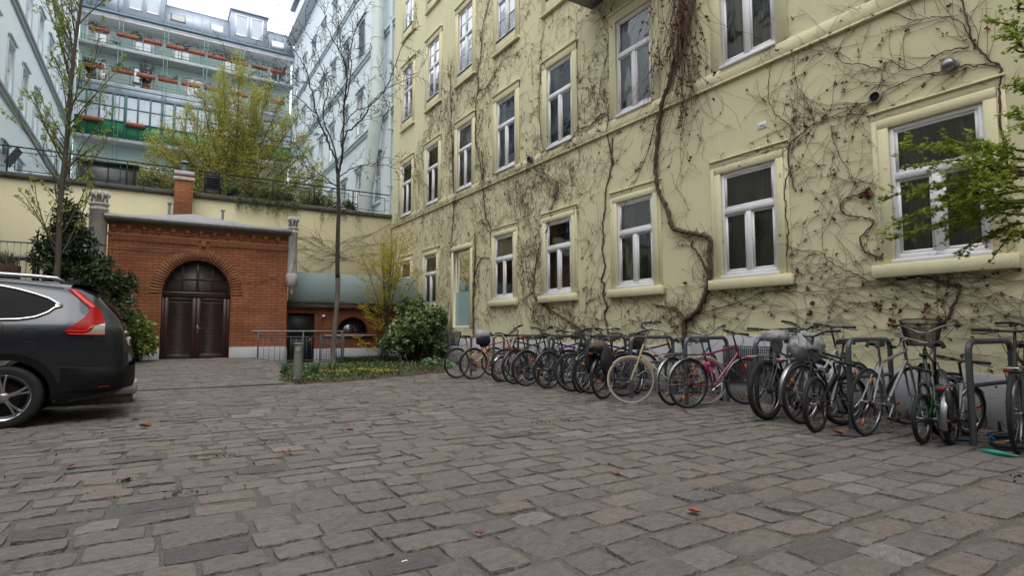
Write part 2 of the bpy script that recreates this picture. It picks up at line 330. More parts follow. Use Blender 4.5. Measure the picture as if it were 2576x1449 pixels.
# setts: one granite stone after the other, in rows along x
ms = mat('granite setts', (1.30, 1.22, 1.17), .72, col2=(.64, .60, .575), nscale=16, namt=1.5, bump=1.3, bscale=45, spec=.35, stretch=(1, 1.6, 1),
         tone=[(.105, .102, .108), (.155, .149, .152), (.170, .156, .146), (.190, .178, .170), (.185, .160, .145), (.225, .214, .206)])
sb = MB()
r2 = np.random.default_rng(11)
y = -1.6; row = 0
def stone(x0, x1, y0, y1, tone, near):
    nx, ny = (9, 7) if near < 4.5 else ((6, 5) if near < 8.5 else (4, 4))
    u = np.linspace(0, 1, nx); v = np.linspace(0, 1, ny)
    e = .02 if near < 8.5 else .035
    u[1] = e; u[-2] = 1-e; v[1] = e*1.6; v[-2] = 1-e*1.6
    U_, V_ = np.meshgrid(u, v, indexing='ij')
    k = r2.normal(size=(8, 2))*.0048
    # warp the corners and let the outline wobble
    X_ = x0+(x1-x0)*U_ + ((1-U_)*(1-V_))*k[0, 0]*1.6+(U_*(1-V_))*k[1, 0]*1.6+((1-U_)*V_)*k[2, 0]*1.6+(U_*V_)*k[3, 0]*1.6
    Y_ = y0+(y1-y0)*V_ + ((1-U_)*(1-V_))*k[0, 1]*1.4+(U_*(1-V_))*k[1, 1]*1.4+((1-U_)*V_)*k[2, 1]*1.4+(U_*V_)*k[3, 1]*1.4
    # round corners
    cu = np.minimum(U_, 1-U_)*(x1-x0); cv = np.minimum(V_, 1-V_)*(y1-y0)
    d = np.hypot(np.clip(.03-cu, 0, 1), np.clip(.03-cv, 0, 1)); corner = (cu < .029) & (cv < .029)
    X_ = X_+np.where(corner, np.sign(.5-U_)*d*.13, 0); Y_ = Y_+np.where(corner, np.sign(.5-V_)*d*.13, 0)
    w_ = .0024
    X_ = X_+r2.normal(size=X_.shape)*w_*.7; Y_ = Y_+r2.normal(size=X_.shape)*w_
    bulge = (1-(2*U_-1)**4)*(1-(2*V_-1)**4)
    Z_ = .004+.008*bulge + r2.normal()*.0032 + (U_-.5)*r2.normal()*.007 + (V_-.5)*(r2.normal()*.006-.002) + r2.normal(size=X_.shape)*.0013
    edge = (U_ == 0) | (U_ == 1) | (V_ == 0) | (V_ == 1)
    Z_ = np.where(edge, -.022, Z_)
    ins = (U_ == u[1]) | (U_ == u[-2]) | (V_ == v[1]) | (V_ == v[-2])
    Z_ = np.where(ins & ~edge, Z_-.003-np.abs(r2.normal(size=X_.shape))*.003, Z_)
    Z_ = Z_ + gza(X_, Y_)
    sb.grid(np.stack([X_, Y_, Z_], -1), c=np.clip(tone+r2.normal(size=X_.size)*.025, 0, 1))
while y < 18.6:
    h = r2.uniform(.205, .245) if y < 9 else r2.uniform(.20, .225)
    x = -7.2+r2.uniform(0, .3)
    xmax = 7.62
    yb = r2.normal()*.01
    while x < xmax:
        L_ = r2.choice([.24, .31, .36, .42], p=[.25, .3, .3, .15])*r2.uniform(.93, 1.07)
        cx, cy = x+L_/2, y+h/2
        vis = cy > -.6 and cx > -1.3*cy-2.6
        if vis and not inpoly(cx, cy, BED) and not (abs(cy-DRY) < .13 and -1.4 < cx < 2.3) and not (cy > 17.9 and cx < 3.3):
            gap = r2.uniform(.014, .034)
            gy = r2.uniform(.010, .026)
            wob = .012*math.sin(cx*1.3+row*.25)+.006*math.sin(cx*2.6+row*.3)
            t = r2.choice([.0, .2, .36, .5, .68, .85, 1.], p=[.05, .24, .28, .22, .13, .05, .03])
            t = t + (.10 if cx > 2.2 else -.04)*r2.uniform(0, 1)
            stone(x+gap/2, x+L_-gap/2, y+yb+wob+gy/2, y+h+yb+wob-gy/2, min(.99, max(0, t)), math.hypot(cx, cy))
        x += L_
    y += h; row += 1
tag(sb.build('cobbled_yard', ms, smooth=True, sharp=48), kind='structure')
# moss and weeds in the joints
mb = MB(); n = 0
pts = []
for (px, py, k, r_) in [(315, 1212, 12, .02), (375, 1220, 5, .015), (465, 1245, 10, .05), (560, 1150, 10, .04), (1060, 1010, 14, .06), (1480, 1012, 26, .12), (1600, 1020, 20, .15), (2180, 1085, 20, .1), (2240, 1062, 16, .08), (2570, 1205, 10, .05), (1870, 1055, 18, .12), (2590, 1300, 8, .05), (1390, 1060, 16, .1), (990, 1045, 10, .06), (660, 1115, 8, .05), (1790, 1240, 8, .04)]:
    c0 = onZ(px, py)
    for i in range(k*3): pts.append((c0[0]+r2.normal()*r_*1.5, c0[1]+r2.normal()*r_*.6))
for i in range(700):
    xx, yy = r2.uniform(-4, 7.3), r2.uniform(4, 17.5); pts.append((xx, yy))
pts = np.array(pts); Cc = np.column_stack([pts, gza(pts[:, 0], pts[:, 1])+.0]); Dd = r2.normal(size=(len(pts), 3))*.6; Dd[:, 2] = np.abs(Dd[:, 2])+.4
mb.leaves(Cc, Dd, r2.uniform(.015, .035, len(pts)), .22, c=r2.random(len(pts)))
tag(mb.build('weeds', mat('weeds', (.1, .2, .05), .8, tone=[(.035, .06, .015), (.08, .13, .03)])), kind='stuff')
# ================================================================== WALL WITH OPENINGS
def wall_cells(mb, a0, a1, z0, z1, ops, put, cuts=()):
    A = sorted(set([a0, a1]+[o[0] for o in ops]+[o[1] for o in ops])); Z = sorted(set([z0, z1]+[o[2] for o in ops]+[o[3] for o in ops]+list(cuts)))
    A = [a for a in A if a0 <= a <= a1]; Z = [z for z in Z if z0 <= z <= z1]
    for i in range(len(A)-1):
        j = 0
        while j < len(Z)-1:
            am = (A[i]+A[i+1])/2
            def hole(k): zm = (Z[k]+Z[k+1])/2; return any(o[0] < am < o[1] and o[2] < zm < o[3] for o in ops)
            if hole(j): j += 1; continue
            k = j
            while k+1 < len(Z)-1 and not hole(k+1): k += 1
            put(A[i], A[i+1], Z[j], Z[k+1]); j = k+1
def facade_x(mb, x, depth, y0, y1, z0, z1, ops):
    # wall plane at X = x; openings (y0,y1,z0,z1) with reveals 'depth' deep (sign = direction into the wall)
    wall_cells(mb, y0, y1, z0, z1, ops, lambda a, b, c, d: mb.add([(x, a, c), (x, b, c), (x, b, d), (x, a, d)], [(3, 2, 1, 0) if depth > 0 else (0, 1, 2, 3)]))
    for (a, b, c, d) in ops:
        X2 = x+depth
        mb.add([(x, a, c), (x, b, c), (x, b, d), (x, a, d), (X2, a, c), (X2, b, c), (X2, b, d), (X2, a, d)], [(0, 1, 5, 4), (1, 2, 6, 5), (2, 3, 7, 6), (3, 0, 4, 7)])
def facade_y(mb, y, depth, x0, x1, z0, z1, ops):
    wall_cells(mb, x0, x1, z0, z1, ops, lambda a, b, c, d: mb.add([(a, y, c), (b, y, c), (b, y, d), (a, y, d)], [(0, 1, 2, 3)]))
    for (a, b, c, d) in ops:
        Y2 = y+depth
        mb.add([(a, y, c), (b, y, c), (b, y, d), (a, y, d), (a, Y2, c), (b, Y2, c), (b, Y2, d), (a, Y2, d)], [(0, 1, 5, 4), (1, 2, 6, 5), (2, 3, 7, 6), (3, 0, 4, 7)])
def shell(mb, x0, x1, y0, y1, z0, z1, skip):
    v = [(x, y, z) for x in (x0, x1) for y in (y0, y1) for z in (z0, z1)]
    F = {'x0': (0, 1, 3, 2), 'x1': (4, 6, 7, 5), 'y0': (0, 4, 5, 1), 'y1': (2, 3, 7, 6), 'z1': (1, 5, 7, 3)}
    mb.add(v, [F[k] for k in F if k not in skip])
# window built in a wall plane X = x, looking towards -X (s=-1) or +X (s=+1)
def window_x(parent, x, y0, y1, z0, z1, style, glass, s=-1, deep=.12, fr=.055, open_=None):
    X = x-s*deep                   # face of the frame, set back into the wall
    f = MB(); t = .05
    def bar(a, b, c, d, p=0.): f.bbox(min(X, X-s*t)-(0), max(X, X-s*t)+0, a, b, c, d, .003) if not p else f.bbox(min(X+s*p, X-s*t), max(X+s*p, X-s*t), a, b, c, d, .003)
    if style == 'plain':
        bar(y0, y0+.03, z0, z1); bar(y1-.03, y1, z0, z1); bar(y0+.03, y1-.03, z0, z0+.045); bar(y0+.03, y1-.03, z1-.03, z1)
        panes = [(y0+.03, y1-.03, z0+.045, z1-.03)]
    else:
        bar(y0, y0+fr, z0, z1); bar(y1-fr, y1, z0, z1); bar(y0+fr, y1-fr, z0, z0+fr*1.2); bar(y0+fr, y1-fr, z1-fr, z1)
        zt = z0+(z1-z0)*(.62 if style != 'old' else .56); ym = (y0+y1)/2
        bar(y0+fr, y1-fr, zt-.045, zt+.045, .012)
        bar(ym-.045, ym+.045, z0+fr*1.2, zt-.045, .008)
        q = .035
        panes = [(y0+fr, ym-.045, z0+fr*1.2, zt-.045), (ym+.045, y1-fr, z0+fr*1.2, zt-.045)]
        if style == 'old':
            bar(ym-.025, ym+.025, zt+.045, z1-fr); panes += [(y0+fr, ym-.025, zt+.045, z1-fr), (ym+.025, y1-fr, zt+.045, z1-fr)]
        else: panes += [(y0+fr, y1-fr, zt+.045, z1-fr)]
        for (a, b, c, d) in panes:          # inner sashes
            X2 = X-s*.012
            for (aa, bb, cc, dd) in ((a, a+q, c, d), (b-q, b, c, d), (a+q, b-q, c, c+q), (a+q, b-q, d-q, d)):
                f.box(min(X2, X2-s*.03), max(X2, X2-s*.03), aa, bb, cc, dd)
            if style == 'old':
                zm = (c+d)/2; f.box(min(X2, X2-s*.03)+.004, max(X2, X2-s*.03)-.004, a+q, b-q, zm-.011, zm+.011)
    w_ = f.build('window', M['white'], parent)
    g = MB()
    for (a, b, c, d) in panes:
        Xg = X-s*.028
        tilt = rng.normal()*.004
        g.add([(Xg, a, c), (Xg+tilt, b, c), (Xg+tilt, b, d), (Xg, a, d)], [(3, 2, 1, 0) if s < 0 else (0, 1, 2, 3)])
    g.build('pane', glass, w_)
    return w_
# ================================================================== YELLOW BUILDING
yb_ = thing('yellow_apartment_building', 'yellow plastered apartment building overgrown with bare creeper, on the right of the yard', 'building', (WX, 0, 0))
yb = lambda mb, name, m, p=None, **k: (setattr(mb, 'V', [v-np.array([WX, 0, 0]) for v in mb.V]), mb.build(name, m, p or yb_, **k))[1]
winW = .485
gc = [.52, 2.95, 5.46, 7.93, 10.38, 12.79, 17.55, 19.82]; gc = [-4.4, -1.95]+gc
uc = [-4.4, -1.95, .52, 2.95, 5.38, 7.89, 10.31, 12.69, 15.09, 17.47, 19.81]
ops = []
for c in gc: ops.append((c-winW, c+winW, 1.93, 3.60, 'new', 'g'))
ops.append((14.68, 15.80, 1.16, 3.50, 'plain', 'd'))
for c in uc: ops.append((c-winW, c+winW, 5.37, 7.33, 'new', 'g1'))
for i, c in enumerate(uc): ops.append((c-winW, c+winW, 9.05, 11.05, 'old', 'u'))
for i, c in enumerate(uc): ops.append((c-winW, c+winW, 12.65, 14.75, 'old', 'u'))
for i, c in enumerate(uc): ops.append((c-winW, c+winW, 16.1, 18.0, 'old', 'u'))
mb = MB(); facade_x(mb, WX, .22, -14, 21.35, .0, 20.6, [o[:4] for o in ops])
shell(mb, WX, WX+10, -14, 21.35, 0, 20.6, ['x0'])
yb(mb, 'wall', M['yellow'])
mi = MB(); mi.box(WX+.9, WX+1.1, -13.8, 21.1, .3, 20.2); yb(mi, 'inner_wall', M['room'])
# plinth: bands of differing height
pl = MB(); pl.bbox(WX-.035, WX+.0, -14, 3.95, -.05, .585, .004); pl.bbox(WX-.035, WX, 3.95, 4.85, -.05, .60, .004); pl.bbox(WX-.05, WX, 4.85, 6.6, -.05, .985, .004)
pl.bbox(WX-.035, WX, 6.6, 21.3, -.05, .80, .004)
yb(pl, 'plinth', M['plinth'])
# sill band above the ground floor + eaves
tb = MB(); tb.bbox(WX-.035, WX, -14, 21.35, 5.10, 5.33, .006); tb.bbox(WX-.05, WX, -14, 21.35, 5.085, 5.12, .006); yb(tb, 'string_course', M['yellowtrim'])
tb = MB(); tb.bbox(WX-.45, WX, -14, 21.35, 20.2, 20.6, .03); yb(tb, 'eaves', M['zincdark'])
for o in ops:
    y0, y1, z0, z1, st, fl = o
    gl = M['glass'] if fl in ('g', 'g1') else (M['glassup'] if fl == 'u' else None)
    if fl == 'd':
        Xf = WX+.06
        f = MB(); f.bbox(Xf, Xf+.05, y0, y0+.04, z0, z1, .005); f.bbox(Xf, Xf+.05, y1-.03, y1, z0, z1, .005); f.bbox(Xf, Xf+.05, y0+.04, y1-.03, z0, z0+.05, .005); f.bbox(Xf, Xf+.05, y0+.04, y1-.03, z1-.03, z1, .005)
        w_ = yb(f, 'tall_window', M['white']); g = MB(); g.add([(Xf+.02, y0, z0), (Xf+.02, y1, z0), (Xf+.02, y1, z1), (Xf+.02, y0, z1)], [(0, 1, 2, 3)]); yb(g, 'pane', M['glass'], w_)
        g = MB(); g.add([(Xf+.015, y0+.04, z0+.05), (Xf+.015, y1-.03, z0+.05), (Xf+.015, y1-.03, z0+1.08), (Xf+.015, y0+.04, z0+1.08)], [(0, 1, 2, 3)]); yb(g, 'frosted_film', M['frost'], w_)
        t_ = MB(); a = .13
        t_.bbox(WX-.035, WX, y0-a, y0, z0, z1+.0, .006); t_.bbox(WX-.035, WX, y1, y1+a, z0, z1, .006); t_.bbox(WX-.045, WX, y0-a, y1+a, z1, z1+.14, .006)
        yb(t_, 'surround', M['yellowtrim'], w_); continue
    # frame sits nearly flush on the ground and first floor (outward opening casements)
    w0 = window_x(None, WX, y0, y1, z0, z1, st, gl, -1, deep=-.0 if st == 'new' else .012)
    for ob in [w0]+list(w0.children):
        ob.data.transform(__import__('mathutils').Matrix.Translation((-WX, 0, 0)))
    w0.parent = yb_
    if rng.random() < .75 or fl == 'u':
        cu = MB(); n = 24; q = rng.choice([.3, .45, .6, 1.]) if fl != 'u' else rng.choice([.5, 1., 1.])
        for sgn in (0, 1):
            yy = np.linspace(y0+.03, y0+.03+(y1-y0)*.5*q, n) if sgn == 0 else np.linspace(y1-.03-(y1-y0)*.5*q, y1-.03, n)
            xx = WX+.16+.012*np.sin(yy*90+sgn)
            cu.grid(np.stack([np.stack([xx, yy, np.full(n, z0)], -1), np.stack([xx, yy, np.full(n, z1)], -1)], 1))
        yb(cu, 'curtain', M['curtain'], w0, smooth=True)
    t_ = MB(); a = .20 if fl == 'g' else .19; p = .045
    if fl == 'g':
        for k, (aa, pp) in enumerate(((a, .018), (a*.62, .030))):
            zt = z1+a+.03 if k == 0 else z1+a*.62
            zb_ = 1.87
            t_.bbox(WX-pp, WX-.0, y0-aa, y0-(0 if k else .124), zb_, zt, .006); t_.bbox(WX-pp, WX, y1+(0 if k else .124), y1+aa, zb_, zt, .006); t_.bbox(WX-pp-.001, WX, y0-aa, y1+aa, (z1 if k else z1+.124), zt+.001, .006)
        t_.bbox(WX-.045, WX, y0-a-.01, y1+a+.01, z1+a+.02, z1+a+.045, .005)
        yb(t_, 'surround', M['yellowtrim'], w0)
        l = MB(); l.bbox(WX-.10, WX, y0-.235, y1+.235, 1.715, 1.875, .004); yb(l, 'ledge', M['yellowtrim'], w0)
        l = MB(); l.bbox(WX-.075, WX+.05, y0-.01, y1+.01, z0-.055, z0, .006); yb(l, 'sill', M['white'], w0)
    elif fl == 'g1':
        t_.bbox(WX-.035, WX, y0-a, y0, 5.33, z1+a, .006); t_.bbox(WX-.035, WX, y1, y1+a, 5.33, z1+a, .006); t_.bbox(WX-.036, WX, y0-a, y1+a, z1, z1+a+.002, .006)
        t_.bbox(WX-.07, WX, y0-a-.03, y1+a+.03, z1+a+.0, z1+a+.05, .008)
        yb(t_, 'surround', M['yellowtrim'], w0)
        l = MB(); l.bbox(WX-.065, WX+.05, y0-.01, y1+.01, z0-.05, z0, .006); yb(l, 'sill', M['white'], w0)
    else:
        t_.bbox(WX-.035, WX, y0-a, y0, z0-.36, z1+a, .006); t_.bbox(WX-.035, WX, y1, y1+a, z0-.36, z1+a, .006); t_.bbox(WX-.036, WX, y0-a, y1+a, z1, z1+a, .006); t_.bbox(WX-.034, WX, y0-.002, y1+.002, z0-.34, z0-.05, .006)
        t_.bbox(WX-.08, WX, y0-a-.02, y1+a+.02, z1+a, z1+a+.05, .008)
        yb(t_, 'surround', M['yellowtrim'], w0)
        l = MB(); l.bbox(WX-.085, WX, y0-a-.02, y1+a+.02, z0-.39, z0-.335, .008); yb(l, 'ledge', M['yellowtrim'], w0)
        l = MB(); l.bbox(WX-.06, WX+.05, y0-.0, y1+.0, z0-.04, z0+.0, .006); yb(l, 'sill', M['zincdark'], w0)
# cellar vent with grille by the pink bicycle
v = MB(); v.bbox(WX-.075, WX-.052, 5.02, 5.95, .26, .83, .004)
vo = yb(v, 'cellar_vent', M['galv']); v = MB(); v.box(WX-.079, WX-.0755, 5.06, 5.46, .30, .79); v.box(WX-.079, WX-.0755, 5.50, 5.91, .30, .79); yb(v, 'vent_opening', M['tunnel'], vo)
v = MB()
for k in range(26): a = 5.05+k*.034; v.box(WX-.083, WX-.0795, a, a+.007, .29, .80)
for k in range(15): a = .30+k*.034; v.box(WX-.0865, WX-.0835, 5.05, 5.92, a, a+.007)
yb(v, 'grille', M['steel'], vo)
# balcony whose underside shows at the top edge of the picture
v = MB(); bx = 6.8; cc = (0, 9.15); v.bbox(bx, WX, cc[1]-2.5, cc[1], 8.0, 8.18, .01)
bo = yb(v, 'balcony', M['zincdark'])
v = MB()
for yy in np.arange(cc[1]-2.45, cc[1]-.02, .14): v.tube([(bx+.04, yy, 8.18), (bx+.04, yy, 9.15)], .009, 5)
v.tube([(WX, cc[1]-.04, 9.15), (bx+.04, cc[1]-.04, 9.15), (bx+.04, cc[1]-2.46, 9.15), (WX, cc[1]-2.46, 9.15)], .02, 6)
yb(v, 'railing', M['galv'], bo)
# round wall vents, lamp, small sign
def wallpt(px, py): p = onX(px, py, WX); return p[1], p[2]
y_, z_ = wallpt(2205, 245); t = thing('wall_vent', 'round dark pipe vent in the yellow wall above the large right window', 'vent', (WX, y_, z_))
MB().lathe([(.075, -.0), (.075, -.055), (.062, -.06), (.062, -.02)], 20, ax='x').build('collar', M['concrete'], t, True, 40); MB().lathe([(.0, -.03), (.061, -.03)], 20, ax='x').build('opening', M['tunnel'], t)
y_, z_ = wallpt(1340, 402); t = thing('wall_vent', 'round dark vent under the band, tangled in the creeper', 'vent', (WX, y_, z_))
MB().lathe([(.085, -.05), (.085, -.12), (.07, -.125), (.07, -.07), (0, -.07)], 20, ax='x').build('pipe', M['zincdark'], t, True, 40)
y_, z_ = wallpt(2392, 165); t = thing('wall_lamp', 'small grey bulkhead lamp high on the yellow wall above the large right window', 'lamp', (WX, y_, z_))
MB().bbox(-.05, 0, -.09, .09, -.05, .05, .015).build('base', M['concrete'], t); MB().lathe([(0, -.13), (.045, -.125), (.07, -.09), (.075, -.05)], 18, ax='x').build('lamp_shade', M['steel'], t, True)
y_, z_ = wallpt(1917, 315); t = thing('wall_plaque', 'tiny white enamel plaque with dark marks on the yellow wall', 'sign', (WX, y_, z_))
MB().bbox(-.008, 0, -.075, .075, -.055, .055, .003).build('plate', M['white'], t)
v = MB(); v.box(-.0095, -.0085, -.035, -.018, -.01, .012); v.box(-.0095, -.0085, -.008, .009, -.01, .012); v.box(-.0095, -.0085, .019, .036, -.01, .012)
v.build('lettering', M['black'], t)
for k, (py, pz) in enumerate(((-.065, .045), (.065, .045), (-.065, -.045), (.065, -.045))): MB().lathe([(0, -.012), (.005, -.008)], 6, (0, py, pz), 'x').build('screw', M['steel'], t)
# ================================================================== TERRACE AND ITS WALL
tag(MB().box(-9, 12, TY+.32, 48, -.2, 5.54).build('terrace', M['concrete']), kind='structure')
t = thing('terrace_wall', 'long yellow retaining wall with dark coping behind the brick outbuilding', 'wall', (0, TY, 0))
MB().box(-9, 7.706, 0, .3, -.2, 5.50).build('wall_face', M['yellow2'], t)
cp = MB(); x = -9
while x < 7.7:
    L_ = min(rng.uniform(.9, 1.3), 7.706-x); cp.bbox(x, x+L_-.008, -.075-rng.uniform(0, .012), .34, 5.50, 5.645+rng.uniform(-.008, .008), .012); x += L_
cp.build('coping', M['coping'], t)
# west and south sides of the yard (seen only in reflections and as shade)
def plain_block(name, label, x0, x1, y0, y1, H, faces, m):
    t = thing(name, label, 'building', ((x0+x1)/2, (y0+y1)/2, 0)); cx, cy = (x0+x1)/2, (y0+y1)/2
    mb = MB(); mb.box(x0-cx, x1-cx, y0-cy, y1-cy, 0, H); mb.build('wall', m, t)
    for z in np.arange(2., H-2, 3.6):
        if faces == 'E':
            for y in np.arange(y0+1.2, y1-1.2, 2.45):
                wv = MB(); wv.bbox(x1-cx, x1-cx+.03, y-cy-.5, y-cy+.5, z, z+1.9, .01); wo_ = wv.build('window', M['white'], t)
                g = MB(); [g.box(x1-cx+.03, x1-cx+.034, y-cy+a, y-cy+b, z+c, z+d) for (a, b, c, d) in ((-.43, -.04, .07, 1.15), (.04, .43, .07, 1.15), (-.43, .43, 1.23, 1.83))]; g.build('pane', M['darkglass'], wo_)
        else:
            for x in np.arange(x0+1.2, x1-1.2, 2.45):
                wv = MB(); wv.bbox(x-cx-.5, x-cx+.5, y1-cy, y1-cy+.03, z, z+1.9, .01); wo_ = wv.build('window', M['white'], t)
                g = MB(); [g.box(x-cx+a, x-cx+b, y1-cy+.03, y1-cy+.034, z+c, z+d) for (a, b, c, d) in ((-.43, -.04, .07, 1.15), (.04, .43, .07, 1.15), (-.43, .43, 1.23, 1.83))]; g.build('pane', M['darkglass'], wo_)
M['cream'] = plaster('cream plaster', (.50, .47, .40), (.56, .52, .45), (.4, .38, .33))
plain_block('courtyard_building', 'cream courtyard building west of the parked car', -15, -9.6, -14, 21.2, 19.5, 'E', M['cream'])
plain_block('courtyard_building', 'cream courtyard building closing the yard behind the viewer', -15, 7.6, -24, -14.1, 21, 'N', M['cream'])
# ================================================================== BRICK OUTBUILDING
OY = 18.0
ob = thing('brick_outbuilding', 'orange brick outbuilding with a round arched louvred double door', 'outbuilding', (0, OY, 0))
OX0, OX1, OZ = -1.17, 3.27, 3.96
AX0, AX1, SPR, AH = .08, 1.76, 2.06, .97
ac = (AX0+AX1)/2; ar = (AX1-AX0)/2
na = 28; th = np.linspace(PI, 0, na+1); arch = np.column_stack([ac+ar*np.cos(th), SPR+AH*np.sin(th)])
mb = MB()
mb.add([(OX0, 0, .1), (AX0, 0, .1), (AX0, 0, OZ), (OX0, 0, OZ), (AX1, 0, .1), (OX1, 0, .1), (OX1, 0, OZ), (AX1, 0, OZ)], [(0, 1, 2, 3), (4, 5, 6, 7)])
top = np.column_stack([arch[:, 0], np.zeros(na+1), np.full(na+1, OZ)]); bot = np.column_stack([arch[:, 0], np.zeros(na+1), arch[:, 1]])
mb.grid(np.stack([bot, top], 1))
# reveal of the opening
prof = np.vstack([[AX0, .1], arch, [AX1, .1]]); R0 = np.column_stack([prof[:, 0], np.zeros(len(prof)), prof[:, 1]]); R1 = R0.copy(); R1[:, 1] = .22
mb.grid(np.stack([R0, R1], 1))
mb.add([(OX0, 0, .1), (OX0, 3.36, .1), (OX0, 3.36, OZ), (OX0, 0, OZ), (OX1, 0, .1), (OX1, 3.36, .1), (OX1, 3.36, OZ), (OX1, 0, OZ)], [(0, 1, 2, 3), (4, 5, 6, 7)])
fixn(mb.build('wall', M['brick'], ob))
# arch ring of single voussoirs
v = MB(); nv = 44
for i in range(nv):
    a0, a1 = PI*(1-i/nv)-.006, PI*(1-(i+1)/nv)+.006
    P_ = []
    for a in (a0, a1):
        for rr in (0.012, .30): P_.append((ac+(ar+rr)*math.cos(a), SPR+(AH+rr)*math.sin(a)))
    q = .006+rng.uniform(-.002, .002)
    v.prism([P_[0], P_[1], P_[3], P_[2]], 1, -q, .004, c=rng.random())
v.build('arch_ring', mat('arch bricks', (.31, .105, .045), .88, tone=[(.18, .07, .035), (.25, .098, .048)], bump=.5, bscale=50), ob)
# pilaster strips beside the door, dentils and corbels under the eaves
v = MB()
for x0, x1 in ((OX0-.03, AX0-.42), (AX1+.42, OX1+.01)): pass
v.bbox(OX0-.02, OX1+.02, -.05, 0, OZ-.12, OZ, .004); v.bbox(OX0-.02, OX1+.02, -.025, 0, OZ-.40, OZ-.335, .004)
x = OX0+.06
while x < OX1-.05:
    v.bbox(x, x+.10, -.075, 0, OZ-.215, OZ-.125, .005); v.bbox(x+.022, x+.078, -.05, 0, OZ-.29, OZ-.215, .004); x += .335
x = OX0+.09
while x < OX1-.05:
    if abs(x-1.02) > .14: v.bbox(x, x+.032, -.035, 0, OZ-.53, OZ-.402, .003)
    x += .058
v.bbox(.96, 1.08, -.045, 0, OZ-.56, OZ-.40, .004)
v.build('cornice', M['brickplain'], ob)
for a_, b_ in ((OX0-.03, AX0), (AX1, OX1+.02)): MB().bbox(a_, b_, -.035, 0, -.05, .60, .01).build('base_plinth', M['whitestone'], ob)
# door
d = MB(); Y0 = .15
d.bbox(AX0, AX0+.07, Y0, Y0+.06, .24, SPR-.06, .006); d.bbox(AX1-.07, AX1, Y0, Y0+.06, .24, SPR-.06, .006); d.bbox(AX0, AX1, Y0-.03, Y0+.06, SPR-.06, SPR+.08, .008); d.bbox(AX0+.02, AX1-.02, Y0-.045, Y0+.0, SPR+.03, SPR+.06, .006)
ringo = [(ac+(ar)*math.cos(a), SPR+(AH)*math.sin(a)) for a in th]; ringi = [(ac+(ar-.06)*math.cos(a), SPR+(AH-.06)*math.sin(a)) for a in th]
for i in range(na): d.prism([ringo[i], ringi[i], ringi[i+1], ringo[i+1]], 1, Y0, Y0+.05)
d.bbox(ac-.035, ac+.035, Y0-.01, Y0+.05, SPR+.08, SPR+AH-.03, .006)
for dx in (-.37, .37): d.bbox(ac+dx-.014, ac+dx+.014, Y0, Y0+.04, SPR+.08, SPR+AH*math.sqrt(1-(.37/ar)**2)-.04, .003)
for sx in (-1, 1): d.box(min(ac+sx*.04, ac+sx*(ar-.09)), max(ac+sx*.04, ac+sx*(ar-.09)), Y0+.01, Y0+.035, SPR+.42, SPR+.445)
df = d.build('door_frame', M['brown'], ob)
g = MB(); gi = [(ac+(ar-.05)*math.cos(a), SPR+.05+(AH-.09)*math.sin(a)) for a in th]
g.prism(gi, 1, Y0+.022, Y0+.026); g.build('fanlight_pane', mat('dusty fanlight glass', (.02, .017, .016), .45, col2=(.05, .042, .036), nscale=3, spec=.3), df)
def louvre_leaf(x0, x1):
    l = MB(); l.bbox(x0, x0+.10, Y0, Y0+.05, .27, SPR-.07, .006); l.bbox(x1-.10, x1, Y0, Y0+.05, .27, SPR-.07, .006); l.bbox(x0+.1, x1-.1, Y0, Y0+.05, .27, .42, .005); l.bbox(x0+.1, x1-.1, Y0, Y0+.05, SPR-.17, SPR-.07, .005)
    z = .43
    while z < SPR-.19:
        l.add([(x0+.1, Y0+.0, z), (x1-.1, Y0+.0, z), (x1-.1, Y0+.035, z+.046), (x0+.1, Y0+.035, z+.046)], [(0, 1, 2, 3)]); l.box(x0+.1, x1-.1, Y0-.004, Y0+.006, z-.005, z+.012); z += .052
    l.box(x0+.1, x1-.1, Y0+.038, Y0+.042, .42, SPR-.17)
    return l.build('door_leaf', M['brown'], ob)
l1 = louvre_leaf(AX0+.072, ac-.003); l2 = louvre_leaf(ac+.003, AX1-.072)
h = MB(); h.bbox(ac+.025, ac+.06, Y0-.012, Y0, .98, 1.22, .004); h.tube([(ac+.042, Y0-.012, 1.13), (ac+.042, Y0-.05, 1.13), (ac+.06, Y0-.055, 1.13), (ac+.16, Y0-.055, 1.13)], .0085, 8); h.build('handle', M['steel'], l2)
# roof: low hipped sheet roof with a rolled gutter
v = MB(); x0, x1 = OX0-.06, OX1+.04
A_ = [(x0, -.12, OZ+.06), (x1, -.12, OZ+.06), (x1, 3.36, OZ+.06), (x0, 3.36, OZ+.06), (.75, .95, OZ+.52), (.75, 2.4, OZ+.52)]
v.add(A_, [(1, 2, 5, 4), (3, 0, 4, 5)], [(0, 1, 4), (2, 3, 5)])
v.add([(x0, -.12, OZ), (x1, -.12, OZ), (x1, 3.36, OZ), (x0, 3.36, OZ), (x0, -.12, OZ+.058), (x1, -.12, OZ+.058), (x1, 3.36, OZ+.058), (x0, 3.36, OZ+.058)], [(0, 1, 5, 4), (1, 2, 6, 5), (3, 0, 4, 7), (0, 3, 2, 1)])
rf = v.build('roof', M['lead'], ob)
for px, py in ((.17, .8), (1.56, 1.1)):
    v = MB(); v.lathe([(.035, OZ+.2), (.035, OZ+.72), (.06, OZ+.72), (.06, OZ+.76), (0, OZ+.765)], 12, (px-.0, py, 0)); v.build('vent_pipe', M['lead'], rf, True, 40)
v = MB(); v.tube([(x0-.03, -.13, OZ+.055), (x1+.0, -.13, OZ+.06)], .10, 14); v.tube([(x0-.03, -.1, OZ-.045), (x1, -.1, OZ-.045)], .018, 6)
for x in np.arange(x0+.5, x1, 1.3): v.tube([(x, -.217, OZ+.0), (x, -.222, OZ+.06), (x, -.2, OZ+.11), (x, -.13, OZ+.143)], .006, 4)
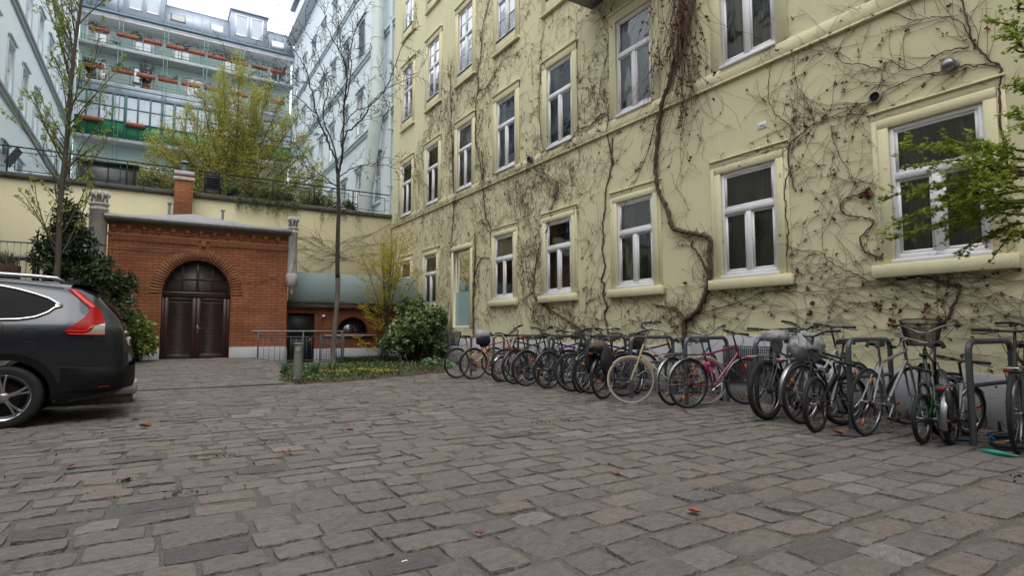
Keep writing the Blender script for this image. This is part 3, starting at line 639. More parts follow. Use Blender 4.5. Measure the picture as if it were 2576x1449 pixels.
v.build('gutter', M['zincdark'] if 0 else mat('old gutter', (.12, .118, .115), .45, .4, col2=(.19, .185, .18), nscale=6), ob, True, 50)
# thin creeper strands on its front are added with the vines
# turrets
def turret(x, y, z0, z1, r, name, label):
    t = thing(name, label, 'turret', (x, y, z0)); H = z1-z0; n = 8
    def oct_(prof, nm): return MB().lathe(prof, n).build(nm, M['stone'], t)
    hz = H-.56
    oct_([(.0, -.0), (.02, -.02), (.05, .10), (.09, .26), (r*1.22, .30), (r*1.22, .40), (r*1.3, .42), (r*1.3, .60), (r*1.15, .64), (r*1.05, .66)], 'corbel')
    oct_([(r, .64), (r, hz), (r*1.1, hz+.02), (r*1.1, hz+.05), (r*.97, hz+.07), (r*.97, hz+.12), (r*1.15, hz+.15), (r*1.15, hz+.19), (r*.9, hz+.20)], 'shaft')
    c = MB(); c.lathe([(r*.55, hz+.19), (r*.55, hz+.5), (0, hz+.52)], n)
    for k in range(8):
        a = k*PI/4+PI/8; cx, cy = r*.86*math.cos(a), r*.86*math.sin(a)
        c.tube([(cx, cy, hz+.19), (cx, cy, hz+.44)], .026, 5)
    for k in range(8):
        a = k*PI/4; cx, cy = r*.92*math.cos(a), r*.92*math.sin(a); c.tube([(cx*.97, cy*.97, hz+.36), (cx, cy, hz+.42), (cx, cy, hz+.5)], [.045, .055, .03], 5)
    c.lathe([(r*.95, hz+.42), (r*1.02, hz+.47), (r*.95, hz+.50), (r*.7, hz+.51), (r*.7, hz+.47)], 8)
    c.build('crown', M['stone'], t)
    return t
turret(3.38, OY-.06, 2.12, 4.55, .135, 'stone_turret', 'small grey stone turret on the right corner of the brick outbuilding')
tl = onY(250, 560, OY-.02)
turret(tl[0]-.02, OY-.02, 1.35, 4.72, .2, 'stone_turret', 'broad grey stone turret behind the laurel at the left corner of the brick outbuilding')
# brick chimney in front of the terrace wall
ch = thing('brick_chimney', 'slim orange brick chimney with metal cowl standing against the terrace wall', 'chimney', (.56, 21.08, 4.0))
MB().bbox(-.26, .26, -.22, .22, 0, 2.08, .006).build('stack', M['brick'], ch)
v = MB(); v.bbox(-.30, .30, -.26, .26, 1.90, 2.0, .01); v.bbox(-.285, .285, -.245, .245, 2.08, 2.2, .012); v.build('cap', M['stone'], ch)
v = MB(); v.lathe([(.10, 2.2), (.09, 2.42), (.105, 2.43), (.105, 2.45)], 14)
for k in range(4): a = k*PI/2+.4; v.tube([(.08*math.cos(a), .08*math.sin(a), 2.44), (.08*math.cos(a), .08*math.sin(a), 2.52)], .008, 4)
v.lathe([(.14, 2.52), (.10, 2.57), (.0, 2.62)], 14); v.build('cowl', M['zincdark'], ch, True, 40)
# ================================================================== LOW BRICK STORE WITH GLASS SCREEN
LY = 18.7
lb = thing('low_brick_store', 'low brick store with black door and arched window under a frosted glass screen', 'outbuilding', (0, LY, 0))
lx0, lx1 = 3.29, 7.66
mb = MB(); wc, wr, wz0, wh = 5.47, .51, .98, .54
dx0, dx1, dz = 3.44, 4.25, 1.62
def ly_wall(mb):
    mb.add([(lx0, 0, 0), (dx0, 0, 0), (dx0, 0, 1.80), (lx0, 0, 1.80), (dx0, 0, dz), (dx1, 0, dz), (dx1, 0, 1.80), (dx0, 0, 1.80), (dx1, 0, 0), (wc-wr, 0, 0), (wc-wr, 0, 1.80), (dx1, 0, 1.80), (wc+wr, 0, 0), (lx1, 0, 0), (lx1, 0, 1.8), (wc+wr, 0, 1.8), (wc-wr, 0, 0), (wc+wr, 0, 0), (wc+wr, 0, wz0), (wc-wr, 0, wz0)],
           [(0, 1, 2, 3), (4, 5, 6, 7), (8, 9, 10, 11), (12, 13, 14, 15), (16, 17, 18, 19)])
    A2 = np.column_stack([wc+wr*np.cos(th), np.zeros(na+1), wz0+wh*np.sin(th)]); T2 = A2.copy(); T2[:, 2] = 1.8; mb.grid(np.stack([A2, T2], 1))
    B2 = np.vstack([A2, A2[:1]]); C2 = B2.copy(); C2[:, 1] = .2; mb.grid(np.stack([B2, C2], 1))
    for (a, b, c, d_) in ((dx0, dx0, 0, dz), (dx1, dx1, 0, dz)): mb.add([(a, 0, c), (a, .2, c), (a, .2, d_), (a, 0, d_)], [(0, 1, 2, 3)])
    mb.add([(dx0, 0, dz), (dx1, 0, dz), (dx1, .2, dz), (dx0, .2, dz)], [(0, 1, 2, 3)])
ly_wall(mb); fixn(mb.build('wall', M['brick2'], lb))
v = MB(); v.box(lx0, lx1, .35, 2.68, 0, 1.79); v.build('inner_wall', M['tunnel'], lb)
for a_, b_ in ((lx0, dx0), (dx1, lx1)): MB().bbox(a_, b_, -.03, 0, -.05, .50, .006).build('base_plinth', M['whitestone'], lb)
v = MB(); v.bbox(dx0, dx1, .13, .17, .02, dz, .005); v.bbox(dx0+.12, dx1-.12, .115, .13, .9, 1.45, .004); v.bbox(dx0+.12, dx1-.12, .115, .13, .15, .8, .004); do_ = v.build('door', M['black'], lb)
v = MB(); v.bbox(dx1-.12, dx1-.09, .1, .115, .62, .82, .003); v.tube([(dx1-.105, .1, .75), (dx1-.105, .07, .75), (dx1-.19, .068, .75)], .008, 6); v.build('handle', mat('brass', (.45, .33, .1), .3, 1.), do_)
v = MB(); v.bbox(wc-.9, wc+.78, -.09, .02, .89, .935, .006); v.build('ledge', M['concrete'], lb)
wf = MB()
for k in range(8): x = wc-wr+.06+k*.13; wf.tube([(x, .12, wz0), (x, .12, wz0+wh*math.sqrt(max(0, 1-((x-wc)/wr)**2)))], .007, 5)
wf.tube([(wc-wr, .12, wz0+.03), (wc+wr, .12, wz0+.03)], .012, 5)
wi = wf.build('arched_window', M['black'], lb); g = MB(); g.prism([(wc+wr*math.cos(a), wz0+wh*math.sin(a)) for a in th], 1, .17, .175); g.build('pane', M['darkglass'], wi)
v = MB(); v.bbox(lx0, lx1, -.14, 2.68, 1.80, 1.93, .012); v.bbox(lx0, lx1, -.17, 2.68, 1.93, 2.0, .012); v.build('roof', M['coping'], lb)
v = MB(); x = lx0+.14
while x < lx1-.1:
    L_ = min(1.62, lx1-.02-x); v.bbox(x, x+L_-.012, -.05, -.035, 2.0, 2.90, .002); x += L_
gp = mat('frosted glass screen', (.27, .34, .35), .55, col2=(.24, .30, .31), nscale=.5, spec=.2)
gs = v.build('glass_screen', gp, lb)
v = MB()
for x in np.arange(lx0+.2, lx1, .81): v.bbox(x-.03, x+.03, -.065, -.02, 2.0, 2.07, .004)
v.build('clamp', M['steel'], gs)
v = MB(); v.lathe([(0, -.09), (.03, -.085), (.05, -.05), (.05, 0)], 14, ax='y', o=(4.52, 0, 1.53)); v.build('wall_light', M['white'], lb, True)
# steel railing with handrail in front of the cellar door, gate beside the trunk
RY = 17.3
rl = thing('steel_railing', 'grey steel railing with round handrail in front of the black cellar door', 'railing', (2.3, RY, 0))
v = MB(); v.tube([(-.05, 0, 1.05), (2.5, 0, 1.05)], .021, 10); v.tube([(-.05, 0, 1.06), (.62, .25, .76)], .02, 10); hr = v.build('handrail', M['steel'], rl, True, 50)
for x in (.12, 1.32, 2.44): MB().bbox(x-.02, x+.02, -.02, .02, .0, 1.04, .004).build('post', M['galv'], rl)
v = MB(); v.bbox(.12, 2.44, -.012, .012, .88, .90, .003); v.bbox(.12, 2.44, -.012, .012, .20, .22, .003); v.build('rail', M['galv'], rl)
v = MB()
for x in np.arange(.26, 2.42, .145): v.tube([(x, 0, .22), (x, 0, .88)], .006, 5)
v.build('bars', M['galv'], rl)
gt = thing('steel_gate', 'small grey steel gate with close bars behind the bare tree trunk', 'gate', (4.2, RY+.45, .04))
v = MB(); v.bbox(0, .035, -.02, .02, 0, .90, .004); v.bbox(.70, .735, -.02, .02, 0, .90, .004); v.bbox(.035, .7, -.015, .015, .83, .86, .003); v.bbox(.035, .7, -.015, .015, .08, .11, .003); v.build('gate_frame', M['galv'], gt)
v = MB()
for x in np.arange(.07, .70, .05): v.tube([(x, 0, .11), (x, 0, .83)], .006, 5)
v.build('bars', M['galv'], gt)
# ================================================================== BLUE WINGS AND GREEN COURTYARD FRONT
YF = 43.97; YW = 45.2
def blue_wing(name, label, X, s, y0, y1, H, sills, centers, w=.5):
    t = thing(name, label, 'building', (X, y0, 0))
    ops = [(c-w-y0, c+w-y0, a, b) for c in centers for (a, b) in sills if y0 < c-w and c+w < y1]
    mb = MB(); facade_x(mb, 0, .2*s, 0, y1-y0, 0, H, ops)
    x0, x1 = (0, 9) if s > 0 else (-9, 0); shell(mb, x0, x1, 0, y1-y0, 0, H, ['x0'] if s > 0 else ['x1'])
    mb.build('wall', M['blue'], t)
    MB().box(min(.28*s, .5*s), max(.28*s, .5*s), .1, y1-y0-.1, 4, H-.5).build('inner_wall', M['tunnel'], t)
    for (a, b, c, d) in ops:
        wo_ = window_x(t, 0, a, b, c, d, 'old', M['glassup'], -s, deep=.09)
        v = MB(); e = .13; q = [(-e, 0), (0, e)]
        def xb(p): return (min(-s*p, 0), max(-s*p, 0))
        v.bbox(*xb(.03), a-e, a, c-.1, d+e, .005); v.bbox(*xb(.03), b, b+e, c-.1, d+e, .005); v.bbox(*xb(.035), a-e, b+e, d, d+e, .005); v.bbox(*xb(.11), a-e-.03, b+e+.03, d+e+.02, d+e+.09, .01); v.bbox(*xb(.08), a-e, b+e, c-.16, c-.09, .01)
        v.build('surround', M['bluetrim'], wo_)
    return t, xb
ctr_r = [24.2+2.62*k for k in range(8)]
bw, xb = blue_wing('blue_apartment_wing', 'pale blue apartment wing between the yellow building and the green courtyard front', 8.0, 1, 21.4, 44.6, 22.5, [(6.75, 8.75), (10.7, 12.6), (14.45, 16.25), (18.25, 19.95)], ctr_r)
v = MB()
for z, p in ((10.35, .14), (14.1, .14), (17.95, .14)): v.bbox(*xb(p), 0, 22.4, z-.07, z+.05, .01); v.bbox(*xb(p*.55), 0, 22.4, z-.2, z-.07, .01)
v.build('cornice', M['bluetrim'], bw)
v = MB(); v.bbox(*xb(.55), 0, 22.5, 22.5, 22.62, .02); v.bbox(*xb(.65), 0, 22.5, 22.62, 22.82, .03); v.build('eaves', mat('eaves board', (.55, .6, .62), .7), bw)
v = MB(); v.prism([(-.55, 22.84), (1.5, 24.8), (9, 25.2), (9, 22.84)], 1, 0, 22.5); ro = v.build('roof', M['zincdark'], bw)
v = MB(); v.bbox(-.1, 2.5, 19.2, 22.4, 22.9, 25.2, .02); v.build('roof_block', M['blue'], ro)
v = MB(); v.bbox(-.4, 2.7, 19.0, 22.6, 25.2, 25.5, .03); v.build('roof_block_cover', M['zincdark'], ro)
# vertical blinds: two dark shutters on the upper floor
for (c, z0, z1) in ((26.82, 14.45, 16.25), (24.2, 14.45, 16.25), (29.44, 14.45, 15.6)):
    v = MB(); v.box(-.03+.06, .05, c-21.4-.5, c-21.4+.5, z0, z1)
    for z in np.arange(z0, z1, .06): v.box(-.045+.06, -.03+.06, c-21.4-.5, c-21.4+.5, z, z+.04)
    v.build('shutter', M['zincdark'], bw)
# ducts
v = MB(); v.tube([(-.42, 1.75, 22.4), (-.42, 1.75, 10.2)], .27, 18); v.tube([(-.42, 1.75, 10.25), (-.42, 1.78, 9.95), (-.42, 3.3, 6.1), (-.42, 3.4, 5.6)], .27, 18, ref=(1, 0, 0))
for z in np.arange(10.9, 22, 1.35): v.tube([(-.42, 1.75, z), (-.42, 1.75, z+.05)], .285, 18)
v.build('ventilation_duct', mat('duct paint', (.60, .66, .63), .45, col2=(.55, .60, .57), nscale=2), bw, True, 50)
v = MB(); v.tube([(-.12, .85, 22.4), (-.12, .85, 5.6)], .07, 10)
for z in np.arange(7, 22, 2.4): v.bbox(-.2, 0, .76, .94, z, z+.04, .004)
v.build('downpipe', mat('pipe paint', (.55, .63, .63), .5), bw, True, 50)
ctr_l = [24.8+2.65*k for k in range(8)]
bl, xb = blue_wing('blue_apartment_wing', 'pale blue apartment wing at the left edge behind the terrace, meeting the green courtyard front', -5.06, -1, 22.0, 44.6, 24.5, [(6.1, 7.85), (9.9, 11.8), (13.75, 15.5), (17.9, 19.8)], ctr_l)
v = MB()
for z, p in ((9.68, .16), (13.45, .16), (17.65, .16)): v.bbox(*xb(p), 0, 22.4, z-.07, z+.05, .01); v.bbox(*xb(p*.55), 0, 22.4, z-.22, z-.07, .01)
v.build('cornice', mat('grey band', (.33, .36, .37), .8), bl)
v = MB(); v.tube([(.1, 21.7, 24.0), (.1, 21.7, 5.6)], .07, 8); v.build('downpipe', M['bluetrim'], bl, True, 50)
# dark tilted window in the left wing, ground floor of the terrace
v = MB(); a = 4.95; v.add([(.1, a, 7.2), (.1, a+1.0, 7.2), (.45, a+1.0, 7.85), (.45, a, 7.85)], [(0, 1, 2, 3)]); v.build('awning', M['black'], bl)
# green front
gx0, gx1 = -5.04, 7.98
gf = thing('green_courtyard_front', 'pale green courtyard house with planted balconies, glazed green winter garden and zinc roof', 'building', (0, YW, 0))
cx_top = [-4.05, -.1, 2.5, 5.0, 7.1]
gops = [(x-.5, x+.5, 19.62, 21.35) for x in (-4.05, -1.55, .75, 3.9, 7.1)] + [(x-.5, x+.5, 17.15, 18.95) for x in (-4.0, -1.55, 1.6, 4.2, 6.6)] + [(x-.5, x+.5, 9.8, 12.3) for x in (-3.6, -.8, 2, 4.6)] + [(x-.7, x+.7, 5.7, 8.3) for x in (-3.2, .4, 4)]
mb = MB(); facade_y(mb, 0, .2, gx0, gx1, 5.4, 21.9, gops); mb.add([(gx0, 8, 5.4), (gx1, 8, 5.4), (gx1, 8, 21.9), (gx0, 8, 21.9)], [(0, 1, 2, 3)]); mb.build('wall', M['green'], gf)
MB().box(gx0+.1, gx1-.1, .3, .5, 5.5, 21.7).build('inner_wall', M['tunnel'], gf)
for (a, b, c, d) in gops:
    f = MB(); y = .06
    for (p, q, r_, s_) in ((a, a+.07, c, d), (b-.07, b, c, d), (a+.07, b-.07, c, c+.09), (a+.07, b-.07, d-.07, d), ((a+b)/2-.04, (a+b)/2+.04, c+.09, d-.07), (a+.07, b-.07, c+(d-c)*.66, c+(d-c)*.66+.05), (a+.07, b-.07, c+(d-c)*.33, c+(d-c)*.33+.03)): f.box(p, q, y, y+.05, r_, s_)
    for k in (-1, 1): f.box((a+b)/2-.08 if k < 0 else 0, 0, 0, 0, 0, 0) if 0 else None
    f.box(a-.12, a, -.02, 0, c, d+.1); f.box(b, b+.12, -.02, 0, c, d+.1); f.box(a, b, -.02, 0, d, d+.1)
    wo_ = f.build('balcony_window', M['white'], gf); g = MB(); g.add([(a, y+.03, c), (b, y+.03, c), (b, y+.03, d), (a, y+.03, d)], [(0, 1, 2, 3)]); g.build('pane', mat_g if 0 else M['glassup'], wo_)
F0 = YF-YW
v = MB(); v.bbox(gx0, gx1, F0, 0, 19.38, 19.58, .01); v.build('upper_balcony_slab', M['concrete'] if 0 else mat('balcony slab', (.42, .45, .45), .85, col2=(.34, .36, .36), nscale=2), gf)
v = MB(); v.bbox(gx0, gx1, F0, 0, 16.92, 17.12, .01); v.build('lower_balcony_slab', bpy.data.materials['balcony slab'], gf)
v = MB(); v.bbox(gx0, gx1, F0+.0, .0, 13.28, 13.55, .01); v.build('winter_garden_slab', bpy.data.materials['balcony slab'], gf)
v = MB(); v.bbox(gx0, gx1, F0-.03, F0+.05, 16.42, 16.92, .01); v.bbox(gx0, gx1, F0-.08, F0, 16.85, 16.93, .01); v.build('zinc_fascia', M['zinc'], gf)
# railings of the two balconies
for nm, zb, zt in (('upper_balcony_railing', 19.58, 20.60), ('lower_balcony_railing', 17.12, 18.16)):
    v = MB(); v.tube([(gx0, F0+.05, zt), (gx1, F0+.05, zt)], .025, 6); v.tube([(gx0, F0+.05, zb+.12), (gx1, F0+.05, zb+.12)], .018, 5); v.tube([(gx0, F0+.05, zb+.33), (gx1, F0+.05, zb+.33)], .014, 5)
    for x in np.arange(gx0+.25, gx1, 1.33):
        v.tube([(x, F0+.05, zb), (x, F0+.05, zt)], .022, 6); v.tube([(x+.14, F0+.05, zb), (x+.14, F0+.05, zt)], .014, 5)
        v.tube([(x+.14, F0+.05, zb+.12), (x+.5, F0+.05, zb+.33)], .01, 4); v.tube([(x+.14, F0+.05, zb+.33), (x+.5, F0+.05, zb+.12)], .01, 4)
    v.build(nm, mat('pale green steel', (.16, .27, .24), .5) if 'pale green steel' not in bpy.data.materials else bpy.data.materials['pale green steel'], gf)
# steel trellis ladders
v = MB()
for x in (-2.75, -.22, 2.15, 4.45):
    for dx in (-.11, .11): v.tube([(x+dx, F0-.12, 9.5 if x < -2 else 13.3), (x+dx, F0-.12, 21.9)], .018, 5)
    for z in np.arange(13.5, 21.8, 1.05): v.tube([(x-.11, F0-.12, z), (x+.11, F0-.12, z+.2)], .01, 4); v.tube([(x+.11, F0-.12, z), (x-.11, F0-.12, z+.2)], .01, 4)
    v.tube([(x-.2, F0-.25, 21.9), (x-.2, F0+.3, 21.95)], .02, 4)
v.build('trellis', bpy.data.materials['pale green steel'], gf)
# winter garden: mullions, panes and green parapet panels
v = MB(); xs_ = list(np.arange(gx0, gx1+.01, .685))
for i, x in enumerate(xs_):
    b = .085 if i % 4 == 0 else .05; v.bbox(max(gx0, x-b), min(gx1, x+b), F0-.02, F0+.09, 13.5, 16.42, .006)
for z, b in ((13.55, .05), (14.62, .05), (15.55, .03), (16.38, .04)): v.box(gx0, gx1, F0, F0+.07, z-b, z+b)
wg = v.build('winter_garden_frame', M['teal'], gf)
v = MB(); wgg = mat('winter garden glass', (.30, .36, .42), .06, col2=(.42, .47, .50), nscale=.9, spec=1., coat=.3)
for i in range(len(xs_)-1):
    a, b = xs_[i]+.05, xs_[i+1]-.05
    if b > gx1: continue
    for z0, z1 in ((14.68, 15.52), (15.58, 16.33)): tt = rng.normal()*.012; v.add([(a, F0+.035, z0), (b, F0+.035+tt, z0), (b, F0+.035+tt, z1), (a, F0+.035, z1)], [(0, 1, 2, 3)])
v.build('pane', wgg, wg)
v = MB(); v.box(gx0, gx1, F0+.03, F0+.06, 13.6, 14.58); v.build('green_panels', M['greenpanel'], wg)
# gutter and zinc mansard with dormers and skylights
v = MB(); v.tube([(gx0-.1, F0-.12, 21.72), (gx1+.1, F0-.12, 21.72)], .10, 10); v.build('gutter', mat('blue gutter', (.10, .15, .19), .45, .3), gf, True, 50)
v = MB(); v.bbox(gx0, gx1, F0+.0, .0, 21.38, 21.52, .01); v.bbox(gx0, gx1, F0-.05, F0+.1, 21.52, 21.66, .01); v.build('eaves', M['white'], gf)
v = MB(); rz = 23.85
v.prism([(F0-.05, 21.8), (.1, rz), (8, rz+.2), (8, 21.8)], 0, gx0, gx1)
rf = v.build('roof', M['zinc'], gf)
v = MB(); sl = (rz-21.8)/(.1-(F0-.05))
for x in np.arange(gx0+.3, gx1, .55): v.add([(x, F0-.05, 21.8), (x+.02, F0-.05, 21.8), (x+.02, .1, rz), (x, .1, rz), (x, F0-.08, 21.83), (x+.02, F0-.08, 21.83), (x+.02, .07, rz+.03), (x, .07, rz+.03)], [(4, 5, 6, 7), (0, 4, 7, 3), (1, 2, 6, 5)])
v.tube([(gx0, .08, rz+.03), (gx1, .08, rz+.03)], .035, 6); v.build('standing_seams', M['zinc'], rf)
for (a, b, zt) in ((3.63, 6.08, 24.2), (-2.75, -.38, 25.0)):
    v = MB(); z0 = 21.95; v.bbox(a, b, F0+.12, 4, z0, zt, .02); v.bbox(a-.08, b+.08, F0+.0, 4.2, zt, zt+.09, .02); dm = v.build('dormer', M['zinc'], rf)
    m_ = (a+b)/2
    for (p, q) in ((a+.28, m_-.07), (m_+.07, b-.28)):
        f = MB(); zz0, zz1 = z0+.42, zt-.25
        for (aa, bb, cc_, dd) in ((p, p+.09, zz0, zz1), (q-.09, q, zz0, zz1), (p+.09, q-.09, zz0, zz0+.1), (p+.09, q-.09, zz1-.09, zz1)): f.box(aa, bb, F0+.07, F0+.12, cc_, dd)
        g = MB(); g.add([(p+.05, F0+.10, zz0+.05), (q-.05, F0+.10, zz0+.05), (q-.05, F0+.10, zz1-.05), (p+.05, F0+.10, zz1-.05)], [(0, 1, 2, 3)])
        f.build('dormer_frame', M['white'], dm); g.build('dormer_pane', wgg, dm)
def onroof(x, z, off): y = F0-.05+(z-21.8)/sl; n = np.array([0, -math.sin(math.atan(sl)), math.cos(math.atan(sl))]); return np.array([x, y, z])+n*off
skyg = mat('skylight glass', (.5, .55, .6), .03, metal=.6)
for (a, b, z0, z1, dark) in ((-.05, .85, 22.35, 23.05, 1), (2.45, 3.2, 22.3, 22.95, 0), (6.45, 7.3, 22.2, 22.8, 0), (-4.6, -3.7, 22.6, 23.3, 1)):
    f = MB(); o0 = .1
    f.add([onroof(a, z0, 0), onroof(b, z0, 0), onroof(b, z1, 0), onroof(a, z1, 0), onroof(a, z0, o0), onroof(b, z0, o0), onroof(b, z1, o0), onroof(a, z1, o0)], [(4, 5, 6, 7), (0, 1, 5, 4), (1, 2, 6, 5), (2, 3, 7, 6), (3, 0, 4, 7)])
    s1 = f.build('skylight', M['white'] if not dark else M['steel'], rf); g = MB(); e = .07; g.add([onroof(a+e, z0+e, o0+.004), onroof(b-e, z0+e, o0+.004), onroof(b-e, z1-e, o0+.004), onroof(a+e, z1-e, o0+.004)], [(0, 1, 2, 3)])
    (g.build('skylight_pane', M['curtain'] if dark else skyg, rf))
# planters on the balcony railings: terracotta troughs hung outside the rail
leafdark = mat('balcony plants', (.1, .2, .05), .6, tone=[(.018, .03, .012), (.05, .085, .025), (.09, .12, .035)], trans=.2)
redleaf = mat('reddish plants', (.1, .05, .03), .7, tone=[(.05, .02, .015), (.14, .05, .03)], trans=.2)
def planter(x0, x1, z, label, plants, red=False):
    t = thing('planter', label, 'planter', ((x0+x1)/2, YF-.13, z), group='terracotta troughs hanging on the balcony railings')
    L_ = (x1-x0)/2
    MB().tube([(-L_, 0, 0), (-L_+.02, 0, 0), (L_-.02, 0, 0), (L_, 0, 0)], [.10, .14, .14, .10], 12).build('trough', M['terra'], t, True, 50)
    v = MB()
    for s_ in (-.7, .7): v.tube([(L_*s_, .17, .3), (L_*s_, -.02, .28), (L_*s_, -.16, .1), (L_*s_, -.15, -.1)], .012, 5)
    v.build('bracket', bpy.data.materials['pale green steel'], t)
    if plants:
        n = int(plants*170*(x1-x0)); C_ = np.column_stack([rng.uniform(-L_, L_, n), rng.normal(0, .12, n), rng.normal(.15, .09, n)]); k = rng.random(3)*2*L_-L_
        C_[:, 2] += .22*np.exp(-((C_[:, 0]-k[0])/.25)**2)-.12*np.exp(-((C_[:, 0]-k[1])/.2)**2)
        m_ = MB().leaves(C_, rng.normal(size=(n, 3)), rng.uniform(.05, .1, n), .4, c=rng.random(n)); m_.build('plants', redleaf if red else leafdark, t)
up = [(-4.45, -3.35, 1.6, 0), (-2.98, -1.75, .9, 0), (-1.5, -.45, .25, 1), (-.22, .85, .7, 0), (1.05, 2.1, .3, 1), (2.25, 3.45, .9, 1), (3.65, 4.85, .5, 1), (5.05, 6.15, .12, 0), (6.35, 7.4, .5, 0)]
ords = ['first', 'second', 'third', 'fourth', 'fifth', 'sixth', 'seventh', 'eighth', 'ninth']
for i, (a, b, p, r_) in enumerate(up): planter(a, b, 20.38-.02*i, '%s terracotta trough from the left on the upper balcony railing' % ords[i], p, r_)
lo = [(-4.6, -3.5, 2.2, 0), (-3.15, -1.95, 1.8, 0), (-1.8, -.75, .1, 0), (-.6, .55, 1.5, 0), (.75, 1.9, .6, 0), (2.1, 3.3, .6, 1), (3.9, 4.9, .3, 0), (5.1, 6.0, .3, 0), (6.4, 7.4, .3, 0)]
for i, (a, b, p, r_) in enumerate(lo): planter(a, b, 17.92, '%s terracotta trough from the left on the lower balcony railing' % ords[i], p, r_)
for i, (a, b, l) in enumerate(((-4.75, -3.45, 'terracotta trough on the green winter garden parapet, behind the young tree'), (-2.25, -1.15, 'terracotta trough on the green winter garden parapet, left of the big yellow green tree'), (4.6, 5.4, 'terracotta trough on the winter garden parapet at the right, seen through the tree twigs'))):
    planter(a, b, 14.5, l, 0)
# little things standing on the balconies
def chair(x, z, label):
    t = thing('garden_chair', label, 'chair', (x, YF+.5, z)); v = MB()
    for (a, b) in ((-.2, -.2), (.2, -.2), (-.2, .2), (.2, .2)): v.tube([(a*1.1, b*1.1, 0), (a, b, .43)], .012, 5)
    v.build('leg', M['steel'], t); v = MB(); v.lathe([(.0, .44), (.22, .44), (.23, .43)], 14); v.build('seat', M['steel'], t)
    v = MB()
    for k in range(9): a = PI*.1+k*PI*.8/8; v.tube([(.22*math.cos(a), .22*math.sin(a), .44), (.24*math.cos(a), .26*math.sin(a), .85)], .007, 4)
    v.tube([(.24*math.cos(a), .26*math.sin(a), .85) for a in np.linspace(PI*.1, PI*.9, 12)], .012, 5); v.build('backrest', M['steel'], t)
chair(-3.0, 19.58, 'round backed metal chair on the upper balcony near the second trough'); chair(-1.8, 17.12, 'white metal chair on the lower balcony behind the middle troughs')
def pot_shrub(x, y, z, h, r, label, col, n=2200, name='potted_shrub'):
    t = thing(name, label, 'plant', (x, y, z)); MB().lathe([(.13, 0), (.2, .3), (.22, .3), (.22, .34), (.19, .34), (.18, .3), (0, .29)], 16).build('pot', M['terra'], t, True, 40)
    v = MB(); pts_ = []
    for k in range(14):
        a = rng.uniform(0, 2*PI); e = np.array([r*.8*math.cos(a), r*.8*math.sin(a), h*rng.uniform(.6, 1)]); P_ = np.array([[0, 0, .3], e*.45+[0, 0, .1], e]); v.tube(P_, [.018, .012, .005], 5)
        pts_.append(P_[1]+(e-P_[1])*rng.random((n//14, 1))+rng.normal(0, r*.16, (n//14, 3)))
    v.build('stems', M['barkdark'], t); C_ = np.concatenate(pts_); MB().leaves(C_, rng.normal(size=C_.shape), .06, .4, c=rng.random(len(C_))).build('foliage', col, t)
greyleaf = mat('grey green leaves', (.1, .2, .05), .6, tone=[(.03, .04, .03), (.07, .09, .06)], trans=.2)
pot_shrub(-1.25, YF+.35, 17.12, 1.9, .5, 'round grey green potted tree on the lower balcony', greyleaf)
pot_shrub(-4.3, YF+.35, 17.12, 1.5, .4, 'dark bushy potted plant at the left end of the lower balcony', leafdark)
# ================================================================== TERRACE RAILING AND FURNITURE
RYY = TY+.12
tr = thing('terrace_railing', 'long dark green steel railing with square panels along the terrace wall', 'railing', (0, RYY, 5.645))
v = MB(); v.tube([(-8.9, 0, .80), (7.66, 0, .80)], .022, 6); v.build('handrail', M['darkgreen'], tr)
v = MB(); fr_ = MB(); x = -8.2
while x < 7.6:
    MB().bbox(x-.02, x+.02, -.02, .02, 0, .8, .003).build('post', M['darkgreen'], tr)
    a, b = x+.16, min(x+1.28, 7.6)
    for (p, q, r_, s_) in ((a, b, .10, .12), (a, b, .65, .67), (a, a+.02, .10, .67), (b-.02, b, .10, .67)): fr_.box(p, q, -.01, .01, r_, s_)
    for z in (.19, .56): fr_.box(x, a, -.008, .008, z, z+.015); fr_.box(b, min(b+.16, 7.64), -.008, .008, z, z+.015)
    x += 1.44
fr_.build('panel_frame', M['darkgreen'], tr)
v = MB(); x = -8.2+.16
while x < 7.6:
    for k in np.arange(x+.03, min(x+1.1, 7.6), .028): v.box(k, k+.0015, -.001, .001, .12, .65)
    for k in np.arange(.13, .65, .028): v.box(x+.02, min(x+1.1, 7.58), -.0025, -.001, k, k+.0015)
    x += 1.44
v.build('wire_mesh', M['darkgreen'], tr)
sh = thing('bin_shelter', 'dark glazed bin shelter with sloping green roof edge standing on the terrace', 'shelter', (-1.6, 23.2, 5.54))
v = MB(); v.bbox(-.78, .78, 0, .9, .0, 1.12, .02); v.build('body', mat('dark smoked panel', (.05, .052, .055), .25), sh)
v = MB(); v.add([(-.9, -.12, 1.14), (.86, -.12, 1.14), (.86, 1., 1.24), (-.9, 1., 1.24), (-.9, -.12, 1.2), (.86, -.12, 1.2), (.86, 1., 1.3), (-.9, 1., 1.3)], [(0, 1, 5, 4), (1, 2, 6, 5), (4, 5, 6, 7), (2, 3, 7, 6), (3, 0, 4, 7), (0, 3, 2, 1)]); v.build('roof', M['darkgreen'], sh)
v = MB()
for x in (-.8, 0, .76): v.bbox(x-.02, x+.02, -.03, 0, 0, 1.14, .004)
v.build('post', M['darkgreen'], sh)
st_ = thing('stacked_chairs', 'stack of dark garden chairs behind the terrace railing right of the chimney', 'chairs', (1.45, 22.1, 5.54))
